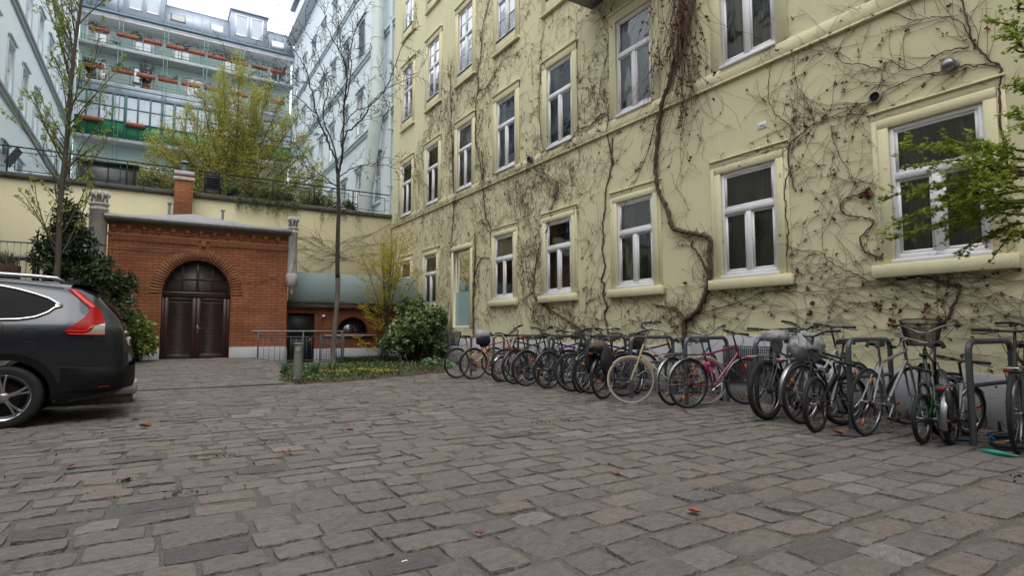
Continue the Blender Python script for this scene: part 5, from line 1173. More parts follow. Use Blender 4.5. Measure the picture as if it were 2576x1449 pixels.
    for q in range(5): g_.tube([bb+[0, -.05, 0], bb+[R_*.8*math.cos(q*1.257), -.05, R_*.8*math.sin(q*1.257)]], .006, 4)
    ends = []
    for sy, q in ((-1, cr0), (1, cr0+PI)):
        e = bb+np.array([.165*k*math.cos(q), sy*.07, .165*k*math.sin(q)]); g_.tube([bb+[0, sy*.06, 0], e], [.011, .009], 6); ends.append((e, sy))
    co = g_.build('crank', al, t, True, 50)
    for e, sy in ends: g_ = MB(); g_.bbox(e[0]-.045, e[0]+.045, min(e[1], e[1]+sy*.09), max(e[1], e[1]+sy*.09), e[2]-.012, e[2]+.012, .004); g_.build('pedal', M['blacksaddle'], co)
    g_ = MB(); up_ = np.array([0, -.05, R_]); g_.tube([bb+up_, rh+[0, -.05, .045], rh+[-.04, -.05, 0], rh+[0, -.05, -.045], bb+[0, -.05, -R_]], .0045, 4); g_.lathe([(.045, -.055), (.045, -.03), (.03, -.03)], 16, tuple(rh), 'y')
    g_.tube([rh+[.02, -.06, -.03], rh+[.03, -.06, -.13], rh+[.01, -.06, -.16]], .011, 5); g_.build('chain', M['chain'], t, True, 50)
    # mudguards
    if fenders:
        for c, Mt, a0, a1 in ((rh, None, .15, 3.5), (fh, Mx, .75, 2.9)):
            an = np.linspace(a0, a1, 26); Rf = r+.014; w_ = MB(Mt); G_ = []
            for a_ in an: G_.append([(c[0]+(Rf-.012*abs(q)**2)*math.cos(a_), c[1]+q*.026, c[2]+(Rf-.012*abs(q)**2)*math.sin(a_)) for q in (-1, -.5, 0, .5, 1)])
            w_.grid(np.array(G_)); 
            for sy in (-.03, .03): w_.tube([(c[0], c[1]+sy*1.6, c[2]), (c[0]+Rf*math.cos(a1-.35), c[1]+sy, c[2]+Rf*math.sin(a1-.35))], .0025, 4)
            w_.build('mudguard', fenders, t, True)
    if rack:
        g_ = MB(); zz = 2*r+.05; x0_, x1_ = -.30*k, .17*k
        g_.tube([(x1_, .05, zz), (x0_, .06, zz), (x0_-.03, 0, zz), (x0_, -.06, zz), (x1_, -.05, zz)], .0055, 5); g_.tube([(x1_, 0, zz), (x0_-.02, 0, zz)], .004, 4); [g_.tube([(q, -.055, zz), (q, .055, zz)], .004, 4) for q in (x0_+.08, x0_+.2, x0_+.32)]
        for sy in (-.06, .06): g_.tube([(x0_+.1, sy, zz), (0, sy, r)], .0045, 4); g_.tube([(x1_-.08, sy, zz), (0, sy, r)], .0045, 4)
        g_.tube([(x1_, 0, zz), st], .005, 4); g_.build('rear_rack', al if lr.random() < .5 else bk, t, True, 50)
    if light_r:
        p = (-.34*k, 0, 2*r+.03) if rack else ((-.20*k-.16, 0, 2*r-.12) if fenders else tuple(st+[-.05, 0, .03]))
        g_ = MB(); g_.bbox(p[0]-.015, p[0]+.015, -.034 if rack else -.018, .034 if rack else .018, p[2]-.016, p[2]+.016, .006); g_.build('tail_light', M['redlight'], t)
    if light_f:
        p = hb+[.10, 0, .03]; g_ = MB(Mx); g_.lathe([(0, -.05), (.03, -.04), (.042, 0), (.045, .03), (.035, .04), (0, .045)], 14, tuple(p), 'x'); g_.tube([hb+[.02, 0, 0], p-[.02, 0, 0]], .006, 4); g_.build('headlight', M['chrome'] if light_f == 2 else bk, t, True, 50)
    if stand: g_ = MB(); g_.tube([bb+[-.08, .03, -.02], bb+[-.22, .17, -bb[2]+.012]], .009, 6); g_.build('kickstand', bk, t)
    if basket:
        bx0 = (wb-.02, 0, ht[2]+.03) if basket == 'front' else (-.10, 0, 2*r+.06)
        Mt = Mx if basket == 'front' else None; g_ = MB(Mt); n = 28; H_ = .27; an = np.linspace(0, 2*PI, n+1)[:-1]
        def loop(z, f_): return np.column_stack([bx0[0]+.13*f_*np.sign(np.cos(an))*np.abs(np.cos(an))**.7, bx0[1]+.19*f_*np.sign(np.sin(an))*np.abs(np.sin(an))**.7, bx0[2]+z+.03*(np.cos(an)*(z/H_))])
        g_.tube(loop(H_, 1.05), .007, 6, closed=True, ref=(0, 0, 1)); g_.tube(loop(0, .74), .005, 5, closed=True, ref=(0, 0, 1))
        for z in np.linspace(.012, H_, 18): g_.tube(loop(z, .74+.31*z/H_), .0023, 3, closed=True, ref=(0, 0, 1))
        A_, B_ = loop(0, .74), loop(H_, 1.05)
        for q in np.linspace(0, n-1, 84): i0 = int(q); i1 = (i0+1) % n; fr0 = q-i0; g_.tube([A_[i0]*(1-fr0)+A_[i1]*fr0, B_[i0]*(1-fr0)+B_[i1]*fr0], .0021, 3, cap=False)
        for q in np.linspace(-.7, .7, 10): g_.tube([(bx0[0]+.09*1, bx0[1]+.14*q, bx0[2]), (bx0[0]-.09, bx0[1]+.14*q, bx0[2])], .0016, 3)
        g_.tube([loop(H_, 1.05)[6], np.array(bx0)+[-.02, .12, H_+.10], np.array(bx0)+[-.02, -.12, H_+.10], loop(H_, 1.05)[21]], .005, 5) if basket == 'rear' else None
        g_.build('basket', M['black'], t, True, 60)
    t['_sd'] = 0; del t['_sd']
    sad = np.array(sd_)+[0, 0, .05]
    ca, sa = math.cos(rz), math.sin(rz); le = math.radians(lean)
    def toworld(p): y_, z_ = p[1]*math.cos(le)-p[2]*math.sin(le), p[1]*math.sin(le)+p[2]*math.cos(le); return np.array([ox+p[0]*ca-y_*sa, oy+p[0]*sa+y_*ca, z_+float(gz(ox, oy))])
    return t, toworld(sad), toworld(np.array([-.12*k, 0, 2*r+.07])), toworld(cl)
silver = M['alloyfade']; blackf = paintm((.016, .016, .018), .4)
B = bicycle
rk = ['black', 'grey']
b1 = B('bicycle with yellow frame and black crate basket, farthest at the shrub end of the row', (5.73, 11.54), 7, rear_near=True, col=(.45, .30, .03), style='step', rack=True, basket='rear', bars='riser', steer=-12, seed=1)
b2 = B('bicycle with orange frame and a pale bag tied over its saddle', (5.89, 11.05), -1, col=(.50, .10, .015), style='diamond', fenders=blackf, bars='riser', seed=2, steer=15, refl=False)
b3 = B('small silver bicycle squeezed between the orange one and the brown saddled one', (6.08, 10.24), -4, rear_near=False, col=(.30, .30, .31), r=.27, tw=.02, sc=.92, bars='swept', fenders=silver, seed=3, barsh=.15, steer=20)
b4 = B('black touring bicycle with brown saddle and dark mudguards', (6.08, 9.67), 11, col=(.05, .04, .04), saddle=M['brownleather'], fenders=blackf, rack=False, bars='riser', seed=4, barsh=.1)
b5 = B('dark green bicycle with small red rear light on its black mudguard', (6.03, 9.17), 3, rear_near=True, col=(.02, .035, .03), fenders=blackf, style='step', rack=True, bars='swept', seed=5, steer=-25, barsh=.05)
b6 = B('dark blue city bicycle with black saddle and amber wheel reflectors', (6.10, 8.56), 5, col=(.015, .02, .06), fenders=blackf, rack=False, bars='swept', seed=6, style='diamond', steer=14)
b7 = B('black mountain bicycle with wide straight handlebar, front wheel towards the yard', (6.17, 7.93), 8, rear_near=False, tw=.024, style='thick', bars='flat', seed=7, steer=-22, barsh=.07, refl=False)
b7b = B('black trekking bicycle with turquoise tube, standing beside the wide barred mountain bicycle', (6.18, 7.66), 9, rear_near=False, col=(.012, .035, .045), fenders=blackf, bars='flat', seed=8, steer=12)
b8 = B('black bicycle with red light and worn grey bag, left of the cream one', (5.89, 6.80), 17, col=(.014, .014, .016), fenders=blackf, rack=True, bars='riser', seed=9, tw=.02, refl=False, steer=10)
b9 = B('cream ladies bicycle with cream tyres, curved silver handlebar and brown saddle', (5.88, 6.19), -36, rear_near=False, col=(.46, .42, .27), style='mixte', tyre=M['graytyre'], tw=.017, fenders=paintm((.44, .41, .28)), bars='swept', saddle=M['brownleather'], seed=10, barsh=.13, steer=-4, refl=False, light_r=True)
b9b = B('black roadster with brown leather saddle behind the cream bicycle', (6.45, 6.95), -14, rear_near=True, saddle=M['brownleather'], fenders=blackf, bars='swept', seed=11, barsh=.05, steer=16)
b10 = B('grey blue bicycle with silver mudguards and brown grips behind the pink one', (6.24, 5.72), 3, col=(.03, .04, .12), fenders=silver, rack=True, bars='swept', seed=12, steer=30, style='step', barsh=.03)
b11 = B('pink bicycle with silver mudguards, rear rack and pink spiral lock', (6.17, 5.39), -9, col=(.20, .010, .05), style='diamond', fenders=silver, rack=True, bars='flat', seed=13, barsh=.05, steer=-12, lean=2)
b12 = B('fat tyred black electric bicycle with black rear rack and a clear bag over its saddle', (6.19, 4.22), 2, r=.355, tw=.031, style='thick', rack=True, bars='riser', seed=14, barsh=.10, steer=-22, fenders=None, refl=False, seath=.04)
b13 = B('silver city bicycle with chrome headlight and a white carrier bag over its rear rack', (6.39, 3.95), 0, col=(.42, .43, .44), style='step', fenders=silver, rack=True, bars='flat', light_f=2, seed=15, barsh=.14, steer=-14, stand=True)
b14 = B('small black youth bicycle with low black saddle left of the drop bar bicycle', (5.84, 3.42), 8, r=.29, tw=.024, sc=.85, bars='flat', seed=16, refl=False, light_r=False, steer=-30, style='thick')
b15 = B('slim silver grey road bicycle with black drop handlebar', (6.10, 3.06), 2, col=(.24, .24, .25), style='diamond', tw=.0135, bars='drop', seed=17, steer=-28, lean=3, light_r=False)
b16 = B('green child bicycle with white fork and tiny dark saddle', (6.10, 2.56), 6, rear_near=True, col=(.015, .12, .045), r=.235, tw=.022, sc=.72, bars='flat', seed=18, fork=M['white'], steer=-15, refl=False, barsh=.06)
b17 = B('small wheeled folding bicycle with silver rear mudguard and chrome rack', (6.28, 2.40), 9, r=.25, tw=.022, sc=.82, col=(.40, .40, .40), fenders=silver, rack=True, bars='flat', seed=19, style='step', steer=-20, barsh=.12)
b18 = B('black bicycle with tall wire basket on its handlebar behind the grey hoop', (7.28, 3.02), 180+30, rear_near=False, basket='front', bars='swept', seed=20, fenders=blackf, barsh=.06, steer=0)
b19 = B('black bicycle with red rear light and dark mudguard at the right edge of the picture', (6.62, 1.98), 4, fenders=paintm((.05, .06, .09)), rack=True, bars='riser', seed=21, barsh=.14, steer=18, refl=False)
B('dark bicycle parked head to wall between the green and the dark blue bicycle', (7.30, 9.0), 180+8, rear_near=True, seed=31, fenders=blackf, bars='flat', steer=20)
B('black bicycle with raised handlebar behind the brown saddled touring bicycle', (7.25, 10.1), 180-6, rear_near=True, seed=32, fenders=blackf, bars='riser', barsh=.12, steer=-15)
B('black bicycle deep in the row behind the wide barred mountain bicycle', (7.30, 8.1), 180+4, rear_near=True, seed=33, bars='riser', barsh=.1, steer=12, tw=.022)
B('black bicycle with brown grips behind the worn pannier bag', (7.28, 7.35), 180-9, rear_near=True, seed=34, bars='swept', barsh=.04, saddle=M['brownleather'], fenders=blackf)
B('dark mountain bicycle standing behind the fat tyred electric bicycle', (7.32, 4.55), 180+14, rear_near=True, seed=35, bars='flat', barsh=.10, tw=.024, refl=False, fenders=None)
B('dark bicycle with green bottle cage behind the slim road bicycle', (7.30, 3.75), 180-4, rear_near=True, seed=36, bars='riser', barsh=.02, col=(.012, .02, .014), tw=.02)
B('black bicycle tangled behind the nearest hoop, at the right edge', (7.35, 2.12), 180+10, rear_near=True, seed=37, bars='flat', barsh=.08, tw=.02, refl=False)
# a child bicycle lying on the setts
t, *_ = B('black child bicycle with orange pedal lying on the setts under the nearest hoop', (6.55, 1.75), 20, r=.2, tw=.02, sc=.62, seed=22, light_r=False, bars='riser')
t.rotation_euler = (math.radians(84), 0, math.radians(20)); t.location = (6.35, 2.15, .05)
# pink spiral lock, bags and covers
p = b11[0]
t = thing('spiral_lock', 'pink spiral cable lock wound round the frame of the pink bicycle', 'lock', (6.50, 5.30, .56)); v = MB(); an = np.linspace(0, 10*PI, 160); v.tube(np.column_stack([.075*np.cos(an), -.05+an*.0025, .075*np.sin(an)]), .006, 5, ref=(0, 1, 0)); v.build('cable', paintm((.40, .02, .12)), t, True)
plast = mat('crumpled plastic', (.62, .62, .64), .25, col2=(.40, .40, .43), nscale=14, bump=1.8, bscale=16, trans=.45)
def blob(mb, c, R_, seed, n=22, crump=.16, droop=.4):
    l = np.random.default_rng(seed); u = np.linspace(0, PI, n//2+1); v_ = np.linspace(0, 2*PI, n+1)[:-1]; U_, V_ = np.meshgrid(u, v_, indexing='ij')
    K = l.normal(size=(9, 3))*2.4; ph = l.uniform(0, 6, 9); D_ = np.stack([np.sin(U_)*np.cos(V_), np.sin(U_)*np.sin(V_), np.cos(U_)], -1)
    rr = 1+sum(np.abs(np.sin(D_@K[i]+ph[i])) for i in range(9))*crump/2.2-crump*1.5+l.normal(size=U_.shape)*.055
    P_ = D_*rr[..., None]*np.array(R_)+np.array(c); G_ = np.concatenate([P_, P_[:, :1]], 1); mb.grid(G_)
c = b2[1]; t = thing('bag', 'pale plastic bag with navy bottom tied over the saddle of the orange bicycle', 'bag', tuple(c)); v = MB(); blob(v, (0, 0, .02), (.15, .11, .10), 3); v.build('bag_top', plast, t, True); v = MB(); blob(v, (.01, 0, -.09), (.15, .12, .12), 4); v.build('bag_bottom', mat('navy cloth', (.008, .012, .03), .8), t, True)
c = b12[1]; t = thing('saddle_cover', 'thin clear plastic bag over the saddle of the fat tyred bicycle', 'bag', tuple(c)); v = MB(); blob(v, (0, 0, -.01), (.17, .11, .06), 5); blob(v, (.06, .02, -.11), (.06, .05, .10), 8); v.build('bag_sheet', plast, t, True)
c = b13[1]; t = thing('carrier_bag', 'white carrier bag with blue and yellow print over the silver bicycle saddle', 'bag', tuple(c)); v = MB(); blob(v, (-.02, 0, -.08), (.19, .15, .15), 6, 30, .2); blob(v, (.15, -.02, -.17), (.07, .05, .07), 9, 16, .3); cb_ = v.build('bag_body', plast, t, True)
v = MB(); v.add([(-.08, -.150, -.05), (.02, -.158, -.04), (.03, -.158, .0), (-.07, -.148, .0)], [(0, 1, 2, 3)]); v.build('blue_print', mat('blue print', (.02, .18, .32), .5), cb_); v = MB(); v.add([(-.07, -.148, .003), (.0, -.152, .003), (.0, -.140, .03), (-.06, -.138, .03)], [(0, 1, 2, 3)]); v.build('yellow_print', mat('yellow print', (.45, .45, .05), .5), cb_)
c = b8[2]; t = thing('rack_bag', 'worn brown grey pannier bag on the black bicycle left of the cream one', 'bag', tuple(c), math.radians(24)); clm = mat('worn canvas', (.10, .075, .065), .9, col2=(.06, .045, .04), nscale=12, bump=.5); v = MB(); blob(v, (0, 0, .06), (.22, .11, .08), 12, 24, .1); v.build('bag_top', clm, t, True); v = MB(); blob(v, (0, -.13, -.14), (.16, .06, .19), 13, 22, .08); blob(v, (0, .13, -.14), (.16, .06, .19), 14, 22, .08); v.build('pannier', mat('black canvas', (.016, .016, .02), .85), t, True)
c = b9b[2]; t = thing('rack_bag', 'black box shaped bag on the rack between the hoops near the cream bicycle', 'bag', (6.95, 7.15, .86), .1); v = MB(); v.bbox(-.13, .13, -.1, .1, -.12, .16, .03); v.build('bag_body', bpy.data.materials['black canvas'], t)
# teal and blue things under the nearest hoop
for (nm, lab, P_, r_, c_) in (('plastic_rod', 'flat teal plastic strip lying on the setts at the right edge', [onZ(2470, 1133, .012), onZ(2500, 1139, .012), onZ(2562, 1149, .012)], [.012, .028, .008], (.01, .30, .22)), ('plastic_rod', 'blue rod lying on the setts behind the small silver bicycle', [onZ(2385, 1103, .02), onZ(2415, 1106, .02), onZ(2450, 1108, .02)], [.015, .015, .015], (.01, .09, .25)), ('plastic_rod', 'short bright blue strip leaning among the wheels under the nearest hoop', [onZ(2490, 1098, .1), onZ(2512, 1118, .03)], [.016, .012], (.02, .16, .55))):
    o = MB(); o.tube(P_, r_, 8); tag(o.build(nm, paintm(c_), None, True, 50), lab, 'rod')
# ================================================================== BIKE HOOPS
labs = ['grey steel bike hoop nearest to the viewer, by the small wheeled bicycles', 'grey steel bike hoop with the drop bar road bicycle leaning on it', 'grey steel bike hoop beside the fat tyred bicycle and the clear bag', 'grey steel bike hoop with the pink bicycle leaning on it', 'grey steel bike hoop behind the cream bicycle', 'grey steel bike hoop beside the worn pannier bag', 'grey steel bike hoop beside the dark blue city bicycle', 'grey steel bike hoop beside the brown saddled touring bicycle', 'grey steel bike hoop next to the orange bicycle with the tied bag', 'farthest grey steel bike hoop, by the yellow framed bicycle']
for i, (yy, lb_) in enumerate(zip([2.27, 3.35, 4.48, 5.6, 6.7, 7.77, 8.92, 10.02, 11.03, 12.1], labs)):
    t = thing('bike_hoop', lb_, 'bike rack', (6.38, yy, 0), rng.normal()*.02, group='row of steel bike hoops')
    P_ = [(0, 0, -.02), (0, 0, .45)]; Rr = .11; W_ = .92; Hh = .955
    for a_ in np.linspace(PI, PI/2, 8): P_.append((Rr+Rr*math.cos(a_), 0, Hh-Rr+Rr*math.sin(a_)))
    for a_ in np.linspace(PI/2, 0, 8): P_.append((W_-Rr+Rr*math.cos(a_), 0, Hh-Rr+Rr*math.sin(a_)))
    P_ += [(W_, 0, .45), (W_, 0, -.02)]
    v = MB(); v.tube(P_, .028, 14, ref=(0, 1, 0)); v.build('hoop', M['galv'], t, True, 60); v = MB(); v.tube([(0.02, 0, .55), (W_-.02, 0, .55)], .021, 10); v.build('crossbar', M['galv'], t, True, 60)
# ================================================================== TREES, SHRUBS, FLOWER BED
def unit(v): v = np.asarray(v, float); return v/(np.linalg.norm(v)+1e-9)
def smooth_path(P, k=5):
    P = np.asarray(P, float); out = []
    for i in range(len(P)-1):
        p0, p1, p2, p3 = P[max(i-1, 0)], P[i], P[i+1], P[min(i+2, len(P)-1)]
        for t in np.arange(k)/k: out.append(.5*((2*p1)+(-p0+p2)*t+(2*p0-5*p1+4*p2-p3)*t*t+(-p0+3*p1-3*p2+p3)*t**3))
    out.append(P[-1]); return np.array(out)
def wander(l, p, d, L_, seg, wig, up=0., grav=0.):
    n = max(3, int(L_/seg)); P = [np.array(p, float)]; d = unit(d)
    for i in range(n): d = unit(d+l.normal(size=3)*wig+np.array([0, 0, up])); P.append(P[-1]+d*L_/n)
    return np.array(P)
def branch_off(l, mb, P, r0, level, maxlev, ratio=.55, n=5, ang=.9, wig=.16, up=.02, seg=.12, tips=None, t0=.15, rmin=.0025, sides=4, flat=None):
    """side branches along polyline P, recursively; collects twig polylines in tips"""
    Ls = np.linalg.norm(np.diff(P, axis=0), axis=1).sum()
    for k in range(n):
        t = t0+(1-t0)*(k+l.random())/n; i = min(len(P)-2, int(t*(len(P)-1))); T = unit(P[i+1]-P[i]); s = np.cross(T, l.normal(size=3)); s = unit(s)
        if flat is not None: s = unit(s*np.array([1, 1, flat]))
        d = unit(T*math.cos(ang)+s*math.sin(ang)+[0, 0, up*2]); Lb = Ls*ratio*(1-.55*t)*l.uniform(.6, 1.15)
        if Lb < .08: continue
        Q = wander(l, P[i], d, Lb, seg, wig, up); rb = max(rmin, r0*(1-.6*t)*.5)
        mb.tube(Q, np.linspace(rb, max(rmin*.6, rb*.3), len(Q)), sides, cap=False)
        if tips is not None: tips.append(Q)
        if level < maxlev: branch_off(l, mb, Q, rb, level+1, maxlev, ratio, max(2, int(n*.75)), ang, wig, up, seg*.8, tips, .2, rmin, 3, flat)
# ---- the bare tree in the middle (limbs surveyed against the photograph, spread in depth)
l = np.random.default_rng(21)
bt = thing('bare_tree', 'slender bare tree with pale lower trunk rising from the flower bed', 'tree', tuple(onZ(840, 931)))
TB = onZ(840, 931); DN = unit([_F[0], _F[1], 0]); TYD = float(np.dot(TB-[0, 0, 0], DN))
def tp(px, py, dep=0.): d = _ray(px, py); s_ = (TYD+dep)/np.dot(d, DN); return np.array([0, 0, CAMH])+d*s_-TB
tr_px = [(840, 931, 0), (838, 880, 0), (843, 820, 0), (849, 740, 0), (849, 660, 0), (850, 590, 0), (852, 520, 0), (850, 440, 0)]
trunk = smooth_path([tp(*p) for p in tr_px], 6)
v = MB(); kk = np.linspace(0, 1, len(trunk)); rr_ = .072-.022*kk; rr_[:3] += [.03, .015, .006]; lowm = trunk[:, 2] < 2.55
v.tube(trunk[:int(lowm.sum())+1], rr_[:int(lowm.sum())+1], 12); lt_ = v.build('lower_trunk', M['barklight'], bt, True)
v = MB(); v.tube(trunk[int(lowm.sum())-1:], rr_[int(lowm.sum())-1:]*1.01, 12)
k4_ = crop(650, 0, 2.587)
K4 = lambda pts, deps: [tp(*k4_(*p), d) for p, d in zip(pts, deps)]
limbs = [([(875, 1370), (890, 1250), (910, 1100), (915, 900), (925, 750), (940, 600), (935, 500), (900, 400), (840, 300), (790, 200), (770, 100), (700, 0)], .05, .0),
 ([(870, 1330), (850, 1200), (810, 1100), (760, 980), (710, 860), (690, 740), (660, 640), (640, 540), (600, 460), (540, 370), (470, 250), (400, 120), (300, 0)], .045, .9),
 ([(880, 1320), (870, 1250), (830, 1060), (790, 980), (760, 880), (770, 780), (800, 700), (780, 600), (740, 480), (700, 340), (640, 250), (560, 140)], .032, -.8),
 ([(905, 1200), (930, 1020), (1000, 950), (1080, 870), (1120, 790), (1220, 690), (1280, 560), (1320, 450), (1370, 320), (1430, 240), (1500, 190)], .036, -1.),
 ([(905, 1160), (900, 1000), (950, 900), (1010, 830), (1090, 810), (1180, 720), (1300, 640), (1420, 590), (1480, 560), (1520, 430)], .024, .8),
 ([(880, 1340), (980, 1270), (1080, 1245), (1180, 1240), (1300, 1270), (1420, 1310), (1520, 1370)], .020, -.7),
 ([(870, 1410), (760, 1370), (640, 1345), (500, 1330), (380, 1280), (250, 1230), (120, 1200)], .026, .7),
 ([(860, 1400), (720, 1300), (620, 1180), (540, 1080), (400, 1060), (260, 1020)], .018, -.8),
 ([(925, 760), (960, 640), (975, 480), (960, 380), (990, 260), (975, 140), (1000, 60), (990, -40)], .024, .5),
 ([(975, 300), (1030, 180), (1080, 90), (1120, 0)], .014, -.3),
 ([(700, 850), (600, 760), (500, 690), (400, 600), (300, 520), (160, 450), (0, 360)], .018, .9),
 ([(660, 640), (560, 600), (460, 540), (300, 480)], .012, -.4),
 ([(930, 500), (880, 380), (870, 230), (900, 100), (860, -20)], .014, -.6)]
tips = []
fork = trunk[-1]
for pts_, r0, dd in limbs:
    n_ = len(pts_); deps = np.linspace(0, dd, n_)+l.normal(0, .05, n_)*(np.arange(n_) > 0); P = smooth_path(K4(pts_, deps), 5)
    P[1:-1] += l.normal(size=P[1:-1].shape)*.012
    rad = r0*.62*(1-np.linspace(0, .88, len(P)))+.003; v.tube(P, rad, 7, cap=False)
    branch_off(l, v, P, rad[0]*.6, 0, 2, .36, 13, .9, .20, .01, .11, tips, .16, .0062, 4)
v.build('crown', M['barkdark'], bt, True)
for i in l.choice(len(tips), 14):
    q = tips[i][-1]; pods = MB(); pods.tube(smooth_path([q, q+[.02, 0, -.06], q+[.05, .02, -.12], q+[.04, 0, -.2]], 3), [.004]+[.011]*8+[.004], 5); pods.build('seed_pod', M['black'], bt)
# ---- budding young tree at the left
l = np.random.default_rng(5)
yt_b = onY(138, 900, 15.2); yt = thing('young_tree', 'young tree with fresh yellow green buds in front of the laurel at the left', 'tree', (yt_b[0], 15.2, .2))
DN2 = unit([_F[0], _F[1], 0]); o0 = np.array([yt_b[0], 15.2, .2]); dd0 = float(np.dot(o0, DN2))
def yp(px, py, dep=0.): d = _ray(px, py); s_ = (dd0+dep)/np.dot(d, DN2); return np.array([0, 0, CAMH])+d*s_-o0
P = smooth_path([np.array([0, 0, -.1]), yp(140, 760), yp(146, 650), yp(154, 480), yp(166, 380), yp(175, 250), yp(188, 120), yp(204, 0), yp(212, -160), yp(216, -300)], 6)
v = MB(); v.tube(P, np.linspace(.066, .016, len(P)), 12); v.build('trunk', M['bark'], yt, True)
v = MB(); tips = []
for i in range(34):
    t = .22+.62*(i+l.random())/34*.9; j = int(t*(len(P)-1)); a = l.uniform(0, 2*PI) if i % 3 else l.choice([PI*.8, -.15]); d = unit([math.cos(a)*.75, math.sin(a)*.6, 1.25]); Q = wander(l, P[j], d, l.uniform(1.3, 2.3)*(1.05-.3*t), .16, .07, .035); r0 = .020*(1.1-t*.5)
    v.tube(Q, np.linspace(r0, .004, len(Q)), 5, cap=False); tips.append(Q); branch_off(l, v, Q, r0*.8, 0, 1, .5, 6, .5, .10, .06, .12, tips, .15, .003, 4)
v.build('branches', M['bark'], yt, True)
C_ = []; 
for Q in tips:
    n = max(1, int(len(Q)*.9)); idx = l.choice(len(Q), n)
    for j in idx:
        if j > len(Q)*.25: C_ += [Q[j]+l.normal(0, .012, 3) for _ in range(4)]
C_ = np.array(C_); D_ = l.normal(size=C_.shape)+[0, 0, .6]
v = MB(); v.leaves(C_, D_, l.uniform(.025, .052, len(C_)), .40, c=l.random(len(C_))); v.build('buds', mat('bud leaves', (.2, .3, .05), .5, tone=[(.20, .27, .03), (.38, .45, .07)], trans=.4), yt)
# ---- hornbeam on the terrace
def leafmat(name, a, b, c=None, tr=.3): return mat(name, a, .5, tone=[a, b] if c is None else [a, b, c], trans=tr, spec=.35)
l = np.random.default_rng(9)
hb_ = thing('spreading_tree', 'broad multi stemmed tree with thin yellow green spring leaves on the terrace', 'tree', (2.55, 27.0, 5.54))
v = MB(); tips = []; C_ = []; T_ = []
HH = 7.9
def env(x):  # crown height over the base as a function of sideways offset
    return np.interp(x, [-3.9, -3.0, -2.2, -1.3, -.5, .2, .9, 1.8, 2.6, 3.4, 4.4], [1.7, 3.6, 4.6, 6.2, 6.9, 7.9, 6.9, 6.0, 5.6, 4.4, 1.6])
for i in range(54):
    x = l.uniform(-3.9, 4.4) if i > 8 else np.linspace(-3, 3.4, 9)[i]; y_ = l.uniform(-1.4, 1.4)*(1-abs(x)/5.5); h = env(x)*l.uniform(.5, .97) if i > 8 else env(x)*.98
    b0 = np.array([x*.05, y_*.05, .2+.0*h]); P = smooth_path([b0, b0+[x*.22, y_*.2, h*.3], b0+[x*.62, y_*.6, h*.66], [x, y_, h]], 8); P[1:-1] += l.normal(size=P[1:-1].shape)*.03
    r0 = l.uniform(.022, .045) if i > 12 else .06; v.tube(P, np.linspace(r0, .006, len(P)), 6, cap=False); k0 = len(tips)
    branch_off(l, v, P, r0*.6, 0, 1, .26, 13, .55, .08, .06, .16, tips, .25, .004, 3)
    tips.append(P[len(P)//3:])
v.build('trunk', M['barkdark'], hb_, True)
for Q in tips:
    n = int(np.linalg.norm(np.diff(Q, axis=0), axis=1).sum()/.0115)
    u = l.random(n)*(len(Q)-1); i = u.astype(int); f = (u-i)[:, None]; p = Q[i]*(1-f)+Q[np.minimum(i+1, len(Q)-1)]*f
    C_.append(p+l.normal(0, .11, (n, 3))); T_.append(np.clip(l.normal(.5, .18)+l.normal(0, .15, n), 0, 1))
C_ = np.concatenate(C_); T_ = np.concatenate(T_); keep = l.random(len(C_)) < .95; C_, T_ = C_[keep], T_[keep]; D_ = l.normal(size=C_.shape)*[1, 1, .7]-[0, 0, .35]
print('hornbeam leaves', len(C_))
v = MB(); v.leaves(C_, D_, l.uniform(.045, .085, len(C_)), .34, c=T_); v.build('crown', leafmat('spring leaves', (.26, .25, .05), (.42, .41, .10), (.56, .55, .17), .45), hb_)
# ---- generic leafy shrub: stems and clumps of leaves with gaps
def shrub(name, label, loc, clumps, nleaf, ls, wr, tones, stemm='barkdark', seed=1, tips_up=.5, whorl=6, tr=.15, cat='shrub', spread=.16):
    l = np.random.default_rng(seed); t = thing(name, label, cat, loc); v = MB(); C_ = []; D_ = []; T_ = []
    per = nleaf//sum(int(c[6]) for c in clumps)
    for (cx, cy, cz, rx, ry, rz_, n) in clumps:
        for k in range(int(n)):
            u = unit(l.normal(size=3)); rr = l.uniform(.55, 1)**.5; c = np.array([cx+u[0]*rx*rr, cy+u[1]*ry*rr, max(.05, cz+u[2]*rz_*rr)])
            P = smooth_path([np.array([cx*.25+l.normal()*.05, cy*.25+l.normal()*.05, 0]), np.array([cx*.6, cy*.6, cz*.5])+l.normal(0, .08, 3), c], 4); v.tube(P, np.linspace(.011, .004, len(P)), 4, cap=False)
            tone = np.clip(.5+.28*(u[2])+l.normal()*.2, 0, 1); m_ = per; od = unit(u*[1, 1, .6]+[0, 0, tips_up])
            for q in range(max(1, m_//whorl)):
                base = c+l.normal(0, spread*.6, 3); ax_ = unit(od+l.normal(0, .35, 3)); a0 = l.uniform(0, 6); e1 = unit(np.cross(ax_, l.normal(size=3))); e2 = np.cross(ax_, e1)
                for w_ in range(whorl):
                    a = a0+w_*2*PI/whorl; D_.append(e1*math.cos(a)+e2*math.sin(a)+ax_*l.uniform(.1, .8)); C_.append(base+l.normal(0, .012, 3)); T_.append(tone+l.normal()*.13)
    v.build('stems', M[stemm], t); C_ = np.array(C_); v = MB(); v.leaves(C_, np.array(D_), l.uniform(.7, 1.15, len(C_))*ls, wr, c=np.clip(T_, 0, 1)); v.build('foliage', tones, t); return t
lau = leafmat('laurel leaves', (.010, .020, .010), (.024, .046, .018), (.07, .11, .04), .1)
def rel(base, px, py, Y, rx, rz_, n, ry=.45): p = onY(px, py, Y)-base; return (p[0], p[1], p[2], rx, ry, rz_, n)
b0 = np.array([-1.55, 16.3, .25])
